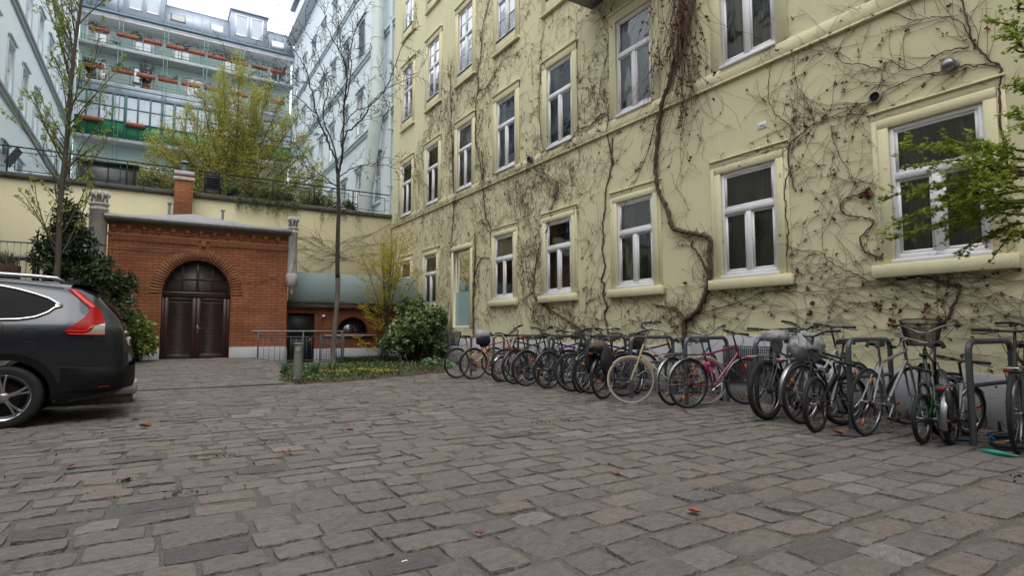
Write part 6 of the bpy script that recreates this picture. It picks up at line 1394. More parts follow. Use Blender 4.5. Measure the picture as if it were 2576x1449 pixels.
shrub('laurel', 'tall dark evergreen laurel behind the young tree and the car roof', tuple(b0), [rel(b0, 195, 695, 16.3, .62, .45, 36), rel(b0, 178, 620, 16.3, .5, .42, 26), rel(b0, 172, 560, 16.3, .26, .3, 9), rel(b0, 155, 500, 16.3, .06, .3, 3), rel(b0, 262, 728, 16.3, .34, .3, 16), rel(b0, 300, 716, 16.4, .35, .09, 8), rel(b0, 125, 650, 16.3, .3, .3, 12), rel(b0, 220, 790, 16.3, .9, .7, 40)], 9500, .17, .14, lau, seed=3)
vg = leafmat('variegated leaves', (.05, .10, .02), (.16, .24, .05), (.36, .40, .12), .2)
b0 = np.array([-.42, 17.15, .28])
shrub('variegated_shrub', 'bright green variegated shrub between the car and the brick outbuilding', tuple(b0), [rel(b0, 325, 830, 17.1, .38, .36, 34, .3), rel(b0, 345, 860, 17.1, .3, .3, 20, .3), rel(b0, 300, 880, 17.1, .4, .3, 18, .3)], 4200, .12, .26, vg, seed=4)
auc = leafmat('aucuba leaves', (.03, .06, .02), (.11, .17, .06), (.30, .36, .16), .2)
b0 = np.array([6.55, 16.4, .05])
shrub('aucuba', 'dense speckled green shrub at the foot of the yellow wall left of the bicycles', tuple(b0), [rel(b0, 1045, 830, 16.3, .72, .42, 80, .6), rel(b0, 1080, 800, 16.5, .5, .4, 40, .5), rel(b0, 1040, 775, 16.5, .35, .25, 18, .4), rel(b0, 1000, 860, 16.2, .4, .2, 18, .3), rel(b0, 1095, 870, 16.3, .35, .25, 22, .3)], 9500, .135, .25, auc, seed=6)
yel = leafmat('golden leaves', (.34, .27, .02), (.60, .50, .05), (.75, .66, .12), .45)
l = np.random.default_rng(17)
b0 = np.array([6.15, 17.5, .05]); t = thing('golden_shrub', 'airy golden yellow shrub with thin stems beside the glass screen', 'shrub', tuple(b0)); v = MB(); tips = []
mp_ = [(905, 650), (925, 690), (950, 620), (965, 620), (985, 610), (1000, 640), (1020, 600), (1030, 650), (1050, 700), (940, 750), (900, 770), (915, 790), (960, 780), (1000, 700), (980, 660), (930, 830), (905, 850), (1035, 740), (1010, 600), (990, 625)]
for i, (px, py) in enumerate(mp_+mp_[::2]):
    e = onY(px+l.normal()*10, py+l.normal()*12, 17.5+l.normal()*.35)-b0; P = smooth_path([[0+l.normal()*.1, l.normal()*.1, 0], e*[.25, .4, .45]+[0, 0, .1], e*[.65, .7, .8], e], 5); v.tube(P, np.linspace(.011, .003, len(P)), 4, cap=False); tips.append(P[len(P)//2:]); branch_off(l, v, P, .006, 0, 1, .28, 8, .9, .12, -.0, .09, tips, .4, .002, 3, .35)
v.build('stems', M['barkdark'], t); C_ = []
for Q in tips:
    n = int(np.linalg.norm(np.diff(Q, axis=0), axis=1).sum()/.014); u = l.random(n)*(len(Q)-1); i = u.astype(int); C_.append(Q[i]+(Q[np.minimum(i+1, len(Q)-1)]-Q[i])*(u-i)[:, None]+l.normal(0, .022, (n, 3))*[1, 1, .4])
C_ = np.concatenate(C_); D_ = l.normal(size=C_.shape)*[1, 1, .35]-[0, 0, .1]; v = MB(); v.leaves(C_, D_, l.uniform(.03, .055, len(C_)), .22, c=np.clip(l.normal(.5, .25, len(C_)), 0, 1)); v.build('foliage', yel, t); print('golden', len(C_))
# ---- maple reaching in from the right
l = np.random.default_rng(33)
b0 = np.array([6.45, .75, 0]); t = thing('green_maple', 'fresh green maple reaching in from the right edge in front of the large window', 'tree', tuple(b0)); v = MB()
P = smooth_path([[0, 0, 0], [.03, .02, .8], [-.03, .1, 1.6], [.02, .15, 2.4], [.0, .2, 3.3], [-.05, .25, 4.6]], 6); v.tube(P, np.linspace(.06, .02, len(P)), 10); tw_ = []
def mpx(px, py, X): return onX(px, py, X)-b0
fans = [((2560, 470), (2215, 500), 6.15), ((2570, 420), (2270, 365), 6.25), ((2570, 440), (2300, 420), 5.95), ((2576, 480), (2250, 560), 6.3), ((2576, 520), (2240, 600), 6.1), ((2576, 510), (2330, 530), 5.9), ((2580, 400), (2380, 350), 6.4), ((2590, 560), (2400, 640), 6.2), ((2590, 480), (2440, 470), 5.8), ((2590, 580), (2490, 660), 6.3), ((2600, 430), (2330, 470), 6.35), ((2600, 90), (2480, 50), 6.2), ((2600, 120), (2500, 95), 6.0), ((2590, 130), (2530, 130), 6.3), ((2610, 240), (2520, 215), 6.2), ((2600, 300), (2500, 290), 6.1), ((2600, 330), (2540, 320), 6.0), ((2590, 20), (2560, 10), 6.1), ((2600, 600), (2540, 600), 5.9), ((2600, 380), (2470, 390), 6.0), ((2600, 540), (2420, 560), 6.4), ((2590, 500), (2380, 600), 6.15), ((2610, 440), (2420, 420), 6.2)]
Cl = []; Dl = []; Tl = []
for (a, b, X) in fans:
    A_, B_ = mpx(*a, X), mpx(*b, X); st_p = P[int(np.argmin(np.abs(P[:, 2]-(A_[2]-.1))))]
    Q = smooth_path([st_p, A_, (A_+B_)/2+l.normal(0, .03, 3)+[0, 0, .05], B_], 8); v.tube(Q, np.linspace(.012, .003, len(Q)), 5, cap=False); tt_ = [Q[10:]]
    branch_off(l, v, Q[8:], .006, 0, 1, .42, 13, .75, .09, -.004, .05, tt_, .02, .0018, 3, .25)
    for q in tt_:
        Ln = np.linalg.norm(np.diff(q, axis=0), axis=1).sum(); n = int(Ln/.0105)
        u = l.random(n)*(len(q)-1); i = u.astype(int); p = q[i]+(q[np.minimum(i+1, len(q)-1)]-q[i])*(u-i)[:, None]+l.normal(0, .012, (n, 3))
        dr = unit(q[-1]-q[0])
        for pp in p:
            hd = unit(dr*.6+l.normal(0, .6, 3)*[1, 1, .35]-[0, 0, .15]); nn = unit(np.array([0, 0, 1])+l.normal(0, .45, 3)); sd = np.cross(nn, hd); tone = np.clip(l.normal(.5, .22), 0, 1); sz = l.uniform(.022, .042)
            for an_, ln in ((0, 1.), (.75, .85), (-.75, .85), (1.5, .55), (-1.5, .55)): Cl.append(pp); Dl.append((hd*math.cos(an_)+sd*math.sin(an_))*1.); Tl.append((tone, sz*ln, nn))
v.build('trunk', M['barkdark'], t, True)
v = MB(); v.leaves(np.array(Cl), np.array(Dl), np.array([x[1] for x in Tl]), .2, c=np.array([x[0] for x in Tl]), fold=.03, N=np.array([x[2] for x in Tl])); v.build('foliage', leafmat('maple leaves', (.13, .19, .02), (.26, .34, .04), (.42, .48, .09), .5), t); print('maple', len(Cl)//5)
# ---- greenery behind the terrace railing and over its coping
mixl = leafmat('terrace leaves', (.03, .05, .018), (.09, .12, .035), (.22, .22, .06), .25)
shrub('terrace_shrub', 'dark leafy shrub behind the terrace railing right of the stacked chairs', (3.0, 22.3, 5.54), [(-.4, 0, .5, .7, .3, .45, 40), (.7, .1, .4, .5, .3, .35, 24)], 5200, .08, .3, mixl, seed=31)
shrub('terrace_shrub', 'brownish loose shrub on the terrace near the bare tree crown', (5.6, 22.4, 5.54), [(-.6, 0, .45, .6, .3, .4, 30), (.5, 0, .35, .5, .3, .3, 20)], 3400, .07, .3, mixl, seed=32)
shrub('terrace_shrub', 'thin green shrub on the terrace left of the brick chimney', (-.35, 22.5, 5.54), [(0, 0, .4, .5, .3, .35, 16)], 1800, .07, .3, mixl, seed=33)
l = np.random.default_rng(51); v = MB(); C_ = []
for k in range(90):
    x = l.uniform(2.15, 4.2) if k < 75 else l.uniform(5, 6.6); P = [np.array([x, TY-.06-l.uniform(0, .04), 5.63])]
    for q in range(l.integers(2, 9)): P.append(P[-1]+[l.normal()*.03, -.004, -.06])
    v.tube(P, .003, 3, cap=False); C_ += [p+l.normal(0, .03, 3)*[1, .4, 1] for p in P for _ in range(4)]
C_ = np.array(C_); C_ = np.vstack([C_, np.column_stack([l.uniform(2.1, 4.3, 900), l.uniform(TY-.08, TY+.1, 900), l.uniform(5.63, 5.72, 900)])])
tt_ = thing('trailing_plant', 'trailing green plant hanging over the dark coping of the terrace wall', 'plant', (0, 0, 0)); v.build('stems', M['barkdark'], tt_); v = MB(); v.leaves(C_, l.normal(size=C_.shape), l.uniform(.02, .05, len(C_)), .35, c=l.random(len(C_))); v.build('foliage', mixl, tt_)
# ---- flower bed
l = np.random.default_rng(8)
BZ = .0
B_ = np.array(BED); cen = B_.mean(0)
so = MB(); rim_ = np.column_stack([B_, gza(B_[:, 0], B_[:, 1])-.012]); mid = np.column_stack([cen+(B_-cen)*.8, gza(B_[:, 0], B_[:, 1])+.05]); so.add(np.vstack([rim_, mid, [[cen[0], cen[1], .07]]]), [(i, (i+1) % len(B_), len(B_)+(i+1) % len(B_), len(B_)+i) for i in range(len(B_))], [(len(B_)+i, len(B_)+(i+1) % len(B_), 2*len(B_)) for i in range(len(B_))])
tag(fixn(so.build('flower_bed', mat('bed soil', (.045, .030, .022), .95, col2=(.085, .055, .04), nscale=14, bump=1., bscale=50), None, True)), kind='structure')
def inbed(n, f=None):
    out = []
    while len(out) < n:
        p = l.uniform(B_.min(0), B_.max(0))
        if inpoly(p[0], p[1], BED) and (f is None or f(p)): out.append(p)
    return np.array(out)
front = lambda p: True
pts_ = inbed(2600); z = gza(pts_[:, 0], pts_[:, 1])+.03; edge = pts_
dry = MB(); dry.leaves(np.column_stack([pts_, z]), l.normal(size=(len(pts_), 3))*[1, 1, .6]+[0, 0, .9], l.uniform(.03, .11, len(pts_)), .10, c=l.random(len(pts_))); tag(dry.build('dry_grass', mat('dry grass', (.2, .15, .08), .9, tone=[(.09, .045, .025), (.22, .14, .06)])), kind='stuff')
pts_ = inbed(5200); sel = l.random(len(pts_)) < np.interp(pts_[:, 0], [2.2, 3.6, 6.5], [1, .75, .45]); pts_ = pts_[sel]; z = gza(pts_[:, 0], pts_[:, 1])+l.uniform(.02, .12, len(pts_)); gc_ = MB(); gc_.leaves(np.column_stack([pts_, z]), l.normal(size=(len(pts_), 3))+[0, 0, .5], l.uniform(.04, .08, len(pts_)), .35, c=l.random(len(pts_))); tag(gc_.build('ground_cover', leafmat('ground cover', (.02, .05, .012), (.06, .12, .03), (.12, .20, .05), .2)), kind='stuff')
K5 = crop(800, 900, 4.77)
def bedpt(x, y): px, py = K5(x, y); return onZ(px, py, .03)
def flower_clump(name, label, at_, n, h, col, petal, seed, leafn=34, lh=.3, fl=5, fr=.03):
    l = np.random.default_rng(seed); t = thing(name, label, 'plant', (at_[0], at_[1], float(gz(at_[0], at_[1]))+.02)); v = MB()
    for k in range(leafn):
        a = l.uniform(0, 2*PI); rr = l.uniform(0, .08); p0 = np.array([rr*math.cos(a), rr*math.sin(a), 0]); hh = lh*l.uniform(.6, 1.1); out = l.uniform(.05, .22); P = smooth_path([p0, p0+[out*.3*math.cos(a), out*.3*math.sin(a), hh*.6], p0+[out*math.cos(a), out*math.sin(a), hh*l.uniform(.7, 1)]], 4)
        s_ = np.array([-math.sin(a), math.cos(a), 0])*np.linspace(.009, .002, len(P))[:, None]; v.grid(np.stack([P-s_, P+s_], 1), c=l.random())
    v.build('leaves', col, t)
    if petal:
        v = MB()
        for k in range(n):
            p = np.array([l.normal()*.09, l.normal()*.09, h*l.uniform(.7, 1.1)]); m_ = 6; a = np.arange(m_)*2*PI/m_+l.uniform(0, 1); v.leaves(np.repeat(p[None], m_, 0), np.column_stack([np.cos(a), np.sin(a), np.full(m_, .5)]), fr*1.4, .42, c=l.random())
            v.tube([p*[1, 1, 0], p], .0025, 3)
            if n <= 9: v.build('flower', petal, t); v = MB()
        if n > 9: v.build('flowers', petal, t)
    return t
blade = leafmat('bulb leaves', (.02, .055, .018), (.05, .11, .03), (.09, .16, .05), .15)
yf = mat('yellow petals', (.5, .42, .03), .6, tone=[(.35, .29, .02), (.62, .54, .06)], trans=.3); pf = mat('purple petals', (.12, .01, .09), .6); bf = mat('pale blue petals', (.32, .45, .55), .6)
flower_clump('bulb_plant', 'clump of long blades with a purple tulip left of the nearest bollard', bedpt(150, 960), 1, .22, blade, pf, 1, 46, .42, fr=.035)
flower_clump('bulb_plant', 'upright blade clump with pale blue hyacinths right of the nearest bollard', bedpt(575, 960), 4, .26, blade, bf, 2, 60, .40, fr=.035)
flower_clump('bulb_plant', 'blade clump near the pale tree trunk', bedpt(800, 930), 0, .2, blade, None, 3, 40, .30)
flower_clump('bulb_plant', 'single upright blade clump in the middle of the flower bed', bedpt(1490, 880), 0, .2, blade, None, 4, 26, .30)
flower_clump('bulb_plant', 'grassy blade clump with tiny white flowers near the right end of the bed', bedpt(1830, 870), 6, .2, blade, mat('white petals', (.6, .6, .55), .6), 5, 30, .26, fr=.015)
for k in range(13):
    x = 640+k*98+l.normal()*12; y = 945-k*4+l.normal()*14
    flower_clump('primrose', ['low clump of yellow primroses in the front strip of the bed'][0] if 0 else '%s clump of low yellow flowers from the left in the bed front' % ['first', 'second', 'third', 'fourth', 'fifth', 'sixth', 'seventh', 'eighth', 'ninth', 'tenth', 'eleventh', 'twelfth', 'thirteenth'][k], bedpt(x, y), 16 if k < 11 else 9, .10, blade, yf, 40+k, 14, .10, fr=.022)['group'] = 'yellow flower clumps in the bed'
frost_l = leafmat('silvery leaves', (.06, .12, .06), (.16, .25, .14), (.30, .38, .24), .2)
p = onZ(1092, 925); shrub('ground_shrub', 'low silvery green plants under the speckled shrub, touching the first wheels', (p[0], p[1], .03), [(0, 0, .08, .45, .3, .08, 20), (.1, -.5, .06, .3, .2, .06, 10), (-.1, -1.1, .05, .2, .2, .05, 6)], 1500, .055, .4, frost_l, seed=12, spread=.1)
p = onZ(1055, 915); shrub('small_golden_shrub', 'knee high golden shrub in front of the speckled green shrub', (p[0], p[1], .04), [(0, 0, .22, .22, .2, .18, 16)], 1300, .05, .3, yel, seed=13, spread=.08)
# grass strip along the low brick store
n = 2600; gx_ = np.column_stack([l.uniform(4.85, 6.9, n), l.uniform(18.1, 18.62, n)]); v = MB(); v.leaves(np.column_stack([gx_, gza(gx_[:, 0], gx_[:, 1])]), l.normal(size=(n, 3))*[.35, .35, .2]+[0, 0, 1], l.uniform(.08, .22, n), .05, c=l.random(n)); tag(v.build('grass_strip', mat('long grass', (.04, .10, .02), .8, tone=[(.018, .045, .010), (.05, .11, .02)])), kind='stuff')
n = 1200; gx_ = np.column_stack([l.uniform(4.8, 7.2, n), l.uniform(17.6, 18.3, n)]); v = MB(); v.leaves(np.column_stack([gx_, gza(gx_[:, 0], gx_[:, 1])+.006]), l.normal(size=(n, 3))*[1, 1, .25], l.uniform(.03, .07, n), .35, c=l.random(n)); tag(v.build('leaf_litter', M['deadleaf']), kind='stuff')
n = 700; gx_ = np.column_stack([7.71-np.abs(l.normal(0, .16, n))-.05, l.uniform(1.5, 9, n)]); v = MB(); v.leaves(np.column_stack([gx_, np.full(n, .012)]), l.normal(size=(n, 3))*[1, 1, .5], l.uniform(.02, .06, n), .35, c=l.random(n)); tag(v.build('leaf_litter', M['deadleaf']), kind='stuff')
n = 420; gx_ = np.column_stack([7.67-np.abs(l.normal(0, .05, n)), np.concatenate([l.normal(3.0, .25, n//2), l.uniform(1.5, 6, n-n//2)])]); v = MB(); v.leaves(np.column_stack([gx_, np.zeros(n)]), l.normal(size=(n, 3))*[.5, .5, .2]+[0, 0, 1], l.uniform(.04, .2, n), .05, c=l.random(n)); tag(v.build('wall_weeds', mat('wall weeds', (.1, .12, .03), .8, tone=[(.05, .06, .02), (.14, .13, .05)])), kind='stuff')
# bollard lights
def bollard(p, h, label):
    t = thing('bollard_light', label, 'bollard', (p[0], p[1], float(gz(p[0], p[1])))); gm = mat('grey bollard paint', (.17, .165, .16), .6) if 'grey bollard paint' not in bpy.data.materials else bpy.data.materials['grey bollard paint']
    MB().lathe([(.085, 0), (.085, h*.79), (.095, h*.79), (.095, h*.80)], 20).build('post', gm, t, True, 40)
    MB().lathe([(.075, h*.80), (.075, h*.975)], 20).build('lamp_glass', mat('bollard lens', (.30, .29, .26), .3) if 'bollard lens' not in bpy.data.materials else bpy.data.materials['bollard lens'], t, True)
    MB().lathe([(.10, h*.97), (.10, h), (.0, h+.012)], 20).build('cap', gm, t, True, 40)
    v = MB()
    for k in range(4): a = k*PI/2+.5; v.tube([(.082*math.cos(a), .082*math.sin(a), h*.8), (.082*math.cos(a), .082*math.sin(a), h*.98)], .008, 5)
    v.build('cage_bars', gm, t)
bollard(onZ(748, 962), .80, 'grey bollard light at the near left corner of the flower bed')
bollard(onZ(896, 905, .07), .84, 'grey bollard light in front of the low brick store')
# trench drain across the yard
dr = MB(); dr.box(-1.35, 2.25, DRY-.075, DRY-.062, -.02, .006); dr.box(-1.35, 2.25, DRY+.062, DRY+.075, -.02, .006)
for x in np.arange(-1.34, 2.25, .034): dr.box(x, x+.016, DRY-.062, DRY+.062, -.015, .004)
tag(dr.build('trench_drain', mat('rusty cast iron', (.05, .042, .04), .7, .4, col2=(.09, .06, .05), nscale=8)), 'long dark iron trench drain across the setts between car and flower bed', 'drain')
dr2 = MB(); dr2.box(-1.36, 2.26, DRY-.078, DRY+.078, -.03, -.012)
tag(dr2.build('drain_channel', M['tunnel']), kind='structure')
# fallen leaves and a scrap of paper
lv = [((366, 1075), .11, 'curled orange brown leaf, the largest one on the setts right of the car wheel'), ((340, 1058), .06, 'brown leaf just behind the largest fallen leaf'), ((262, 1022), .06, 'small brown leaf under the rear bumper of the car'), ((440, 983), .05, 'small leaf lying by the iron drain'), ((178, 1175), .05, 'small pale orange leaf on the setts at the lower left'), ((120, 1168), .03, 'tiny leaf at the lower left, beside the pale orange one'), ((720, 1140), .07, 'dark crumpled leaf in a joint in the middle of the yard'), ((870, 1008), .05, 'brown leaf in the yard in front of the flower bed'), ((880, 1085), .06, 'light brown leaf in the yard below the flower bed'), ((2110, 1092), .12, 'curled orange leaf between the black youth bicycle and the road bicycle'), ((1205, 1345), .04, 'small reddish leaf between setts in the foreground'), ((1745, 1290), .06, 'orange leaf on the setts at the lower right'), ((1555, 1192), .05, 'small orange leaf on the setts in the middle right'), ((1570, 1030), .05, 'brown leaf by the cream front wheel'), ((1725, 1038), .07, 'yellow brown leaf by the pink bicycle'), ((1660, 1062), .05, 'brown leaf in front of the pink bicycle')]
for (px, py), s_, lab in lv:
    p = onZ(px, py, .02); t_ = MB(); l3 = np.random.default_rng(int(px)); u = np.linspace(-1, 1, 7); G_ = []
    for a in u: wdt = (1-abs(a)**1.6)*.5*(1+.25*math.sin(a*9)); G_.append([(a*s_*.7, b*wdt*s_, .006+.10*s_*(a*a)+.32*s_*b*b*wdt*2+l3.normal()*.05*s_) for b in (-1, -.5, 0, .5, 1)])
    t_.grid(np.array(G_), c=l3.uniform(.5, 1)); o = t_.build('fallen_leaf', mat('orange dead leaf', (.2, .1, .05), .8, tone=[(.10, .04, .02), (.30, .11, .05)], trans=.1) if 'orange dead leaf' not in bpy.data.materials else bpy.data.materials['orange dead leaf'], None, True); o.location = p; o.rotation_euler = (0, 0, l3.uniform(0, 6)); tag(o, lab, 'leaf', 'dead leaves lying on the setts')
t_ = MB(); t_.grid(np.array([[(0, 0, .012), (0, .01, .014)], [(.013, -.003, .016), (.015, .01, .014)], [(.026, .0, .012), (.024, .01, .016)]])); o = t_.build('paper_scrap', M['white']); o.location = onZ(1012, 1422, .0); tag(o, 'tiny white scrap of paper in a joint at the bottom of the yard', 'litter')
# ================================================================== CREEPERS
l = np.random.default_rng(77)
C5 = crop(1100, 0, 2.576); C6 = crop(1100, 480, 2.576); C8 = crop(1992, 0, 2.576); C9 = crop(1992, 480, 2.576); D0 = lambda x, y: (x, y)
def wp(fn, pts, off=.03): return np.array([onX(*fn(x, y), WX-off) for x, y in pts])
def is_glass(y, z):
    for o in ops:
        if o[0]-.0 < y < o[1]+.0 and o[2]-.02 < z < o[3]: return True
    return False
ops = [(c-winW, c+winW, 1.93, 3.60) for c in gc]+[(14.68, 15.80, 1.16, 3.50)]+[(c-winW, c+winW, 5.37, 7.33) for c in uc]+[(c-winW, c+winW, 9.05, 11.05) for c in uc]+[(c-winW, c+winW, 12.65, 14.75) for c in uc]
TWN = [0]
def twig(mb, lf, p, a, L_, curl=.0, wig=.32, r=.0034, spur=.12, leafp=.05, level=0, glassp=.12, target=None, steer_=0., X0=.012):
    """a twig creeping over the yellow wall: p=(y,z), a = heading"""
    y, z = p; seg = .055; n = int(L_/seg); P = []; ok = True
    for i in range(n):
        a += l.normal()*wig+curl*seg
        if target is not None: a += math.sin(target-a)*steer_
        y2, z2 = y+math.cos(a)*seg, z+math.sin(a)*seg
        if z2 < .15 or y2 > 21.15: break
        if is_glass(y2, z2) and l.random() > glassp: a += l.choice([-1, 1])*1.0; continue
        y, z = y2, z2; P.append((WX-X0-.035*(1 if abs(z-5.2) < .16 else 0)-.03*(1-1)-abs(l.normal())*.006, y, z))
        if level < 2 and l.random() < spur:
            if l.random() < .35: twig(mb, lf, (y, z), a+l.choice([-1, 1])*l.uniform(.5, 1.2), L_*l.uniform(.25, .6), l.normal()*1.5, wig, r*.75, spur*.8, leafp, level+1, glassp, target, steer_, X0)
            else:
                b = a+l.choice([-1, 1])*l.uniform(.6, 1.5); s_ = l.uniform(.03, .09); q0 = P[-1]; SP.append((q0, (q0[0]-.012, y+math.cos(b)*s_, z+math.sin(b)*s_)))
        if l.random() < leafp: lf.append((P[-1], l.uniform(.02, .045)))
    if len(P) > 2:
        TWN[0] += len(P); mb.tube(P, np.linspace(r, r*.5, len(P)), 3, ref=(1, 0, 0), cap=False, c=float(l.random()))
SP = []
def flush_spurs(mb):
    global SP
    if SP:
        A = np.array([s[0] for s in SP]); B = np.array([s[1] for s in SP]); n = len(A); w_ = np.array([0, .0022, .0022]); d = B-A; s_ = np.cross(d, [1, 0, 0]); s_ /= np.linalg.norm(s_, axis=1)[:, None]+1e-9; s_ *= .0024
        v = np.stack([A-s_, A+s_, B+s_*.6-[.003, 0, 0], B-s_*.6-[.003, 0, 0]], 1).reshape(-1, 3); mb.add(v, np.arange(4*n).reshape(-1, 4), c=.5)
        v = np.stack([A+[-.003, 0, 0], A+[.003, 0, 0], B, B-[.004, 0, 0]], 1).reshape(-1, 3); mb.add(v, np.arange(4*n).reshape(-1, 4), c=.4)
    SP = []
def leaf_bits(lf, name, parent):
    if not lf: return
    C_ = np.array([a for a, b in lf]); s_ = np.array([b for a, b in lf]); k = 3; C3 = np.repeat(C_, k, 0)+l.normal(0, .006, (len(C_)*k, 3)); D3 = l.normal(size=C3.shape)*[.5, 1, 1]; v = MB(); v.leaves(C3, D3, np.repeat(s_, k), .42, c=l.random(len(C3)), fold=.25); v.build(name, M['deadleaf'], parent)
def vine(label, stems, twigs, big_leaves=()):
    """stems: (world path, r0, r1); twigs: callable filling (mb, leaves)"""
    p0 = stems[0][0][0]; t = thing('creeper', label, 'creeper', (WX, float(p0[1]), 0), group='bare creepers climbing the yellow wall'); off = np.array([WX, p0[1], 0])
    for P, r0, r1 in stems:
        P = smooth_path(P, 6); P[1:-1] += l.normal(size=P[1:-1].shape)*[.003, .008, .008]; rad = np.linspace(r0, r1, len(P))*(1+.12*np.sin(np.arange(len(P))*1.7)+.1*l.normal(size=len(P)))
        P = P.copy(); P[:, 0] = np.minimum(P[:, 0], WX-np.maximum(.012, rad*.9)); v = MB(); v.tube(P-off, np.abs(rad), 8, ref=(1, 0, 0)); v.build('stem', M['vine'], t, True)
    mb = MB(); lf = []; twigs(mb, lf, stems); flush_spurs(mb)
    for v_ in mb.V: v_ -= off
    if mb.V: mb.build('twigs', M['twig'], t)
    leaf_bits([(np.array(a)-off, b) for a, b in lf], 'dead_leaves', t)
    return t
def along(stem_i, n, L0, L1, **k):
    def f(mb, lf, stems):
        P = smooth_path(stems[stem_i][0], 6)
        for q in range(n):
            i = l.integers(1, len(P)-1); T = P[i]-P[i-1]; a = math.atan2(T[2], T[1])+l.choice([-1, 1])*l.uniform(.3, 1.1); twig(mb, lf, (P[i][1], P[i][2]), a, l.uniform(L0, L1), l.normal()*.8, **k)
    return f
def combo(*fs):
    def f(mb, lf, stems):
        for g in fs: g(mb, lf, stems)
    return f
def region(n, yr, zr, heading, spread, L0, L1, cond=None, **k):
    def f(mb, lf, stems):
        c = 0
        while c < n:
            y, z = l.uniform(*yr), l.uniform(*zr)
            if is_glass(y, z) or (cond and not cond(y, z)): continue
            twig(mb, lf, (y, z), heading+l.normal()*spread, l.uniform(L0, L1), l.normal()*.7, **k); c += 1
    return f
def hang(n, yc, ys, z0, z1, L0, L1):
    def f(mb, lf, stems):
        for q in range(n):
            y = yc+l.normal()*ys; z = l.uniform(z0, z1); m_ = int(l.uniform(L0, L1)/.07); x = WX-l.uniform(.03, .22); P = []; dy = l.normal()*.01
            for i in range(m_): dy += l.normal()*.011; y += dy*.8; z -= .065; x += l.normal()*.006; P.append((min(x, WX-.02), y, z))
            if len(P) > 2: mb.tube(P, np.linspace(.005, .0025, len(P)), 3, ref=(1, 0, 0), cap=False, c=float(l.random()))
            if l.random() < .6:
                for q in range(4): lf.append((P[l.integers(len(P))], l.uniform(.03, .06)))
    return f
# A: the thick twisted vine
sA = wp(D0, [(1722, 880), (1722, 808), (1740, 795), (1765, 765), (1780, 720), (1786, 680), (1783, 640), (1787, 605), (1770, 592), (1735, 585), (1700, 578), (1688, 565), (1680, 530), (1665, 500), (1655, 470), (1648, 430), (1650, 400), (1655, 340), (1660, 290), (1668, 250), (1678, 225), (1688, 190), (1694, 160), (1703, 130), (1712, 90), (1718, 40), (1722, -40), (1730, -150)], .05)
sA2 = wp(D0, [(1781, 690), (1770, 665), (1758, 640), (1740, 620), (1742, 605)], .03); sA3 = wp(D0, [(1722, 808), (1715, 790), (1690, 775), (1640, 765)], .02)
sA4 = wp(D0, [(1700, 140), (1735, 40), (1740, -100)], .10); sA5 = wp(D0, [(1668, 250), (1650, 300), (1630, 380), (1600, 450), (1570, 520)], .02)
vine('thick twisted creeper trunk with a hanging mop of twigs, rising behind the pink bicycle', [(sA, .040, .034), (sA2, .022, .012), (sA3, .016, .007), (sA4, .05, .06), (sA5, .009, .005)],
     combo(hang(100, 6.60, .10, 6.2, 9.2, .8, 2.6), hang(30, 6.9, .25, 5.8, 7.5, .5, 1.8), hang(50, 6.55, .12, 5.0, 7.2, .6, 1.7), along(0, 44, .2, .7, leafp=.03), along(4, 30, .2, .8), region(18, (6.2, 7.0), (3.9, 4.8), -1.5, .5, .3, 1.0, leafp=.02), along(1, 22, .2, .6), along(2, 12, .3, 1.), region(45, (6.0, 7.4), (.9, 1.9), .0, 1.2, .3, .9, leafp=.02)))
# B: wavy stem between the second and third window, over the band to the left
sB = wp(C6, [(1748, 1300), (1740, 1240), (1715, 1120), (1735, 1080), (1705, 980), (1715, 900), (1690, 870), (1720, 780), (1700, 640), (1710, 550), (1700, 460), (1720, 330), (1725, 200), (1760, 60), (1772, -60), (1775, -200)]+[], .02)
sB2 = wp(C5, [(1775, 1243), (1775, 1190), (1735, 1000), (1745, 900), (1735, 860), (1690, 855), (1640, 910), (1600, 950), (1520, 965), (1480, 1030), (1430, 1080), (1290, 1130), (1250, 1080), (1232, 950), (1225, 780), (1228, 650), (1240, 430), (1235, 300)], .03)
sB3 = wp(C5, [(1745, 870), (1720, 760), (1680, 700), (1690, 600), (1740, 380), (1745, 250), (1690, 130), (1650, 40)], .02)
vine('wavy creeper stem between the second and third large windows, bending left over the band', [(sB, .018, .013), (sB2, .015, .008), (sB3, .007, .004)],
     combo(along(0, 50, .15, .5, leafp=.02), along(1, 90, .2, .9), along(2, 60, .3, .9), region(70, (8.45, 9.75), (5.4, 9.6), 1.3, .7, .4, 1.3, glassp=.0), region(70, (8.9, 9.6), (3.9, 7), 1.4, .7, .3, .9, glassp=.0)))
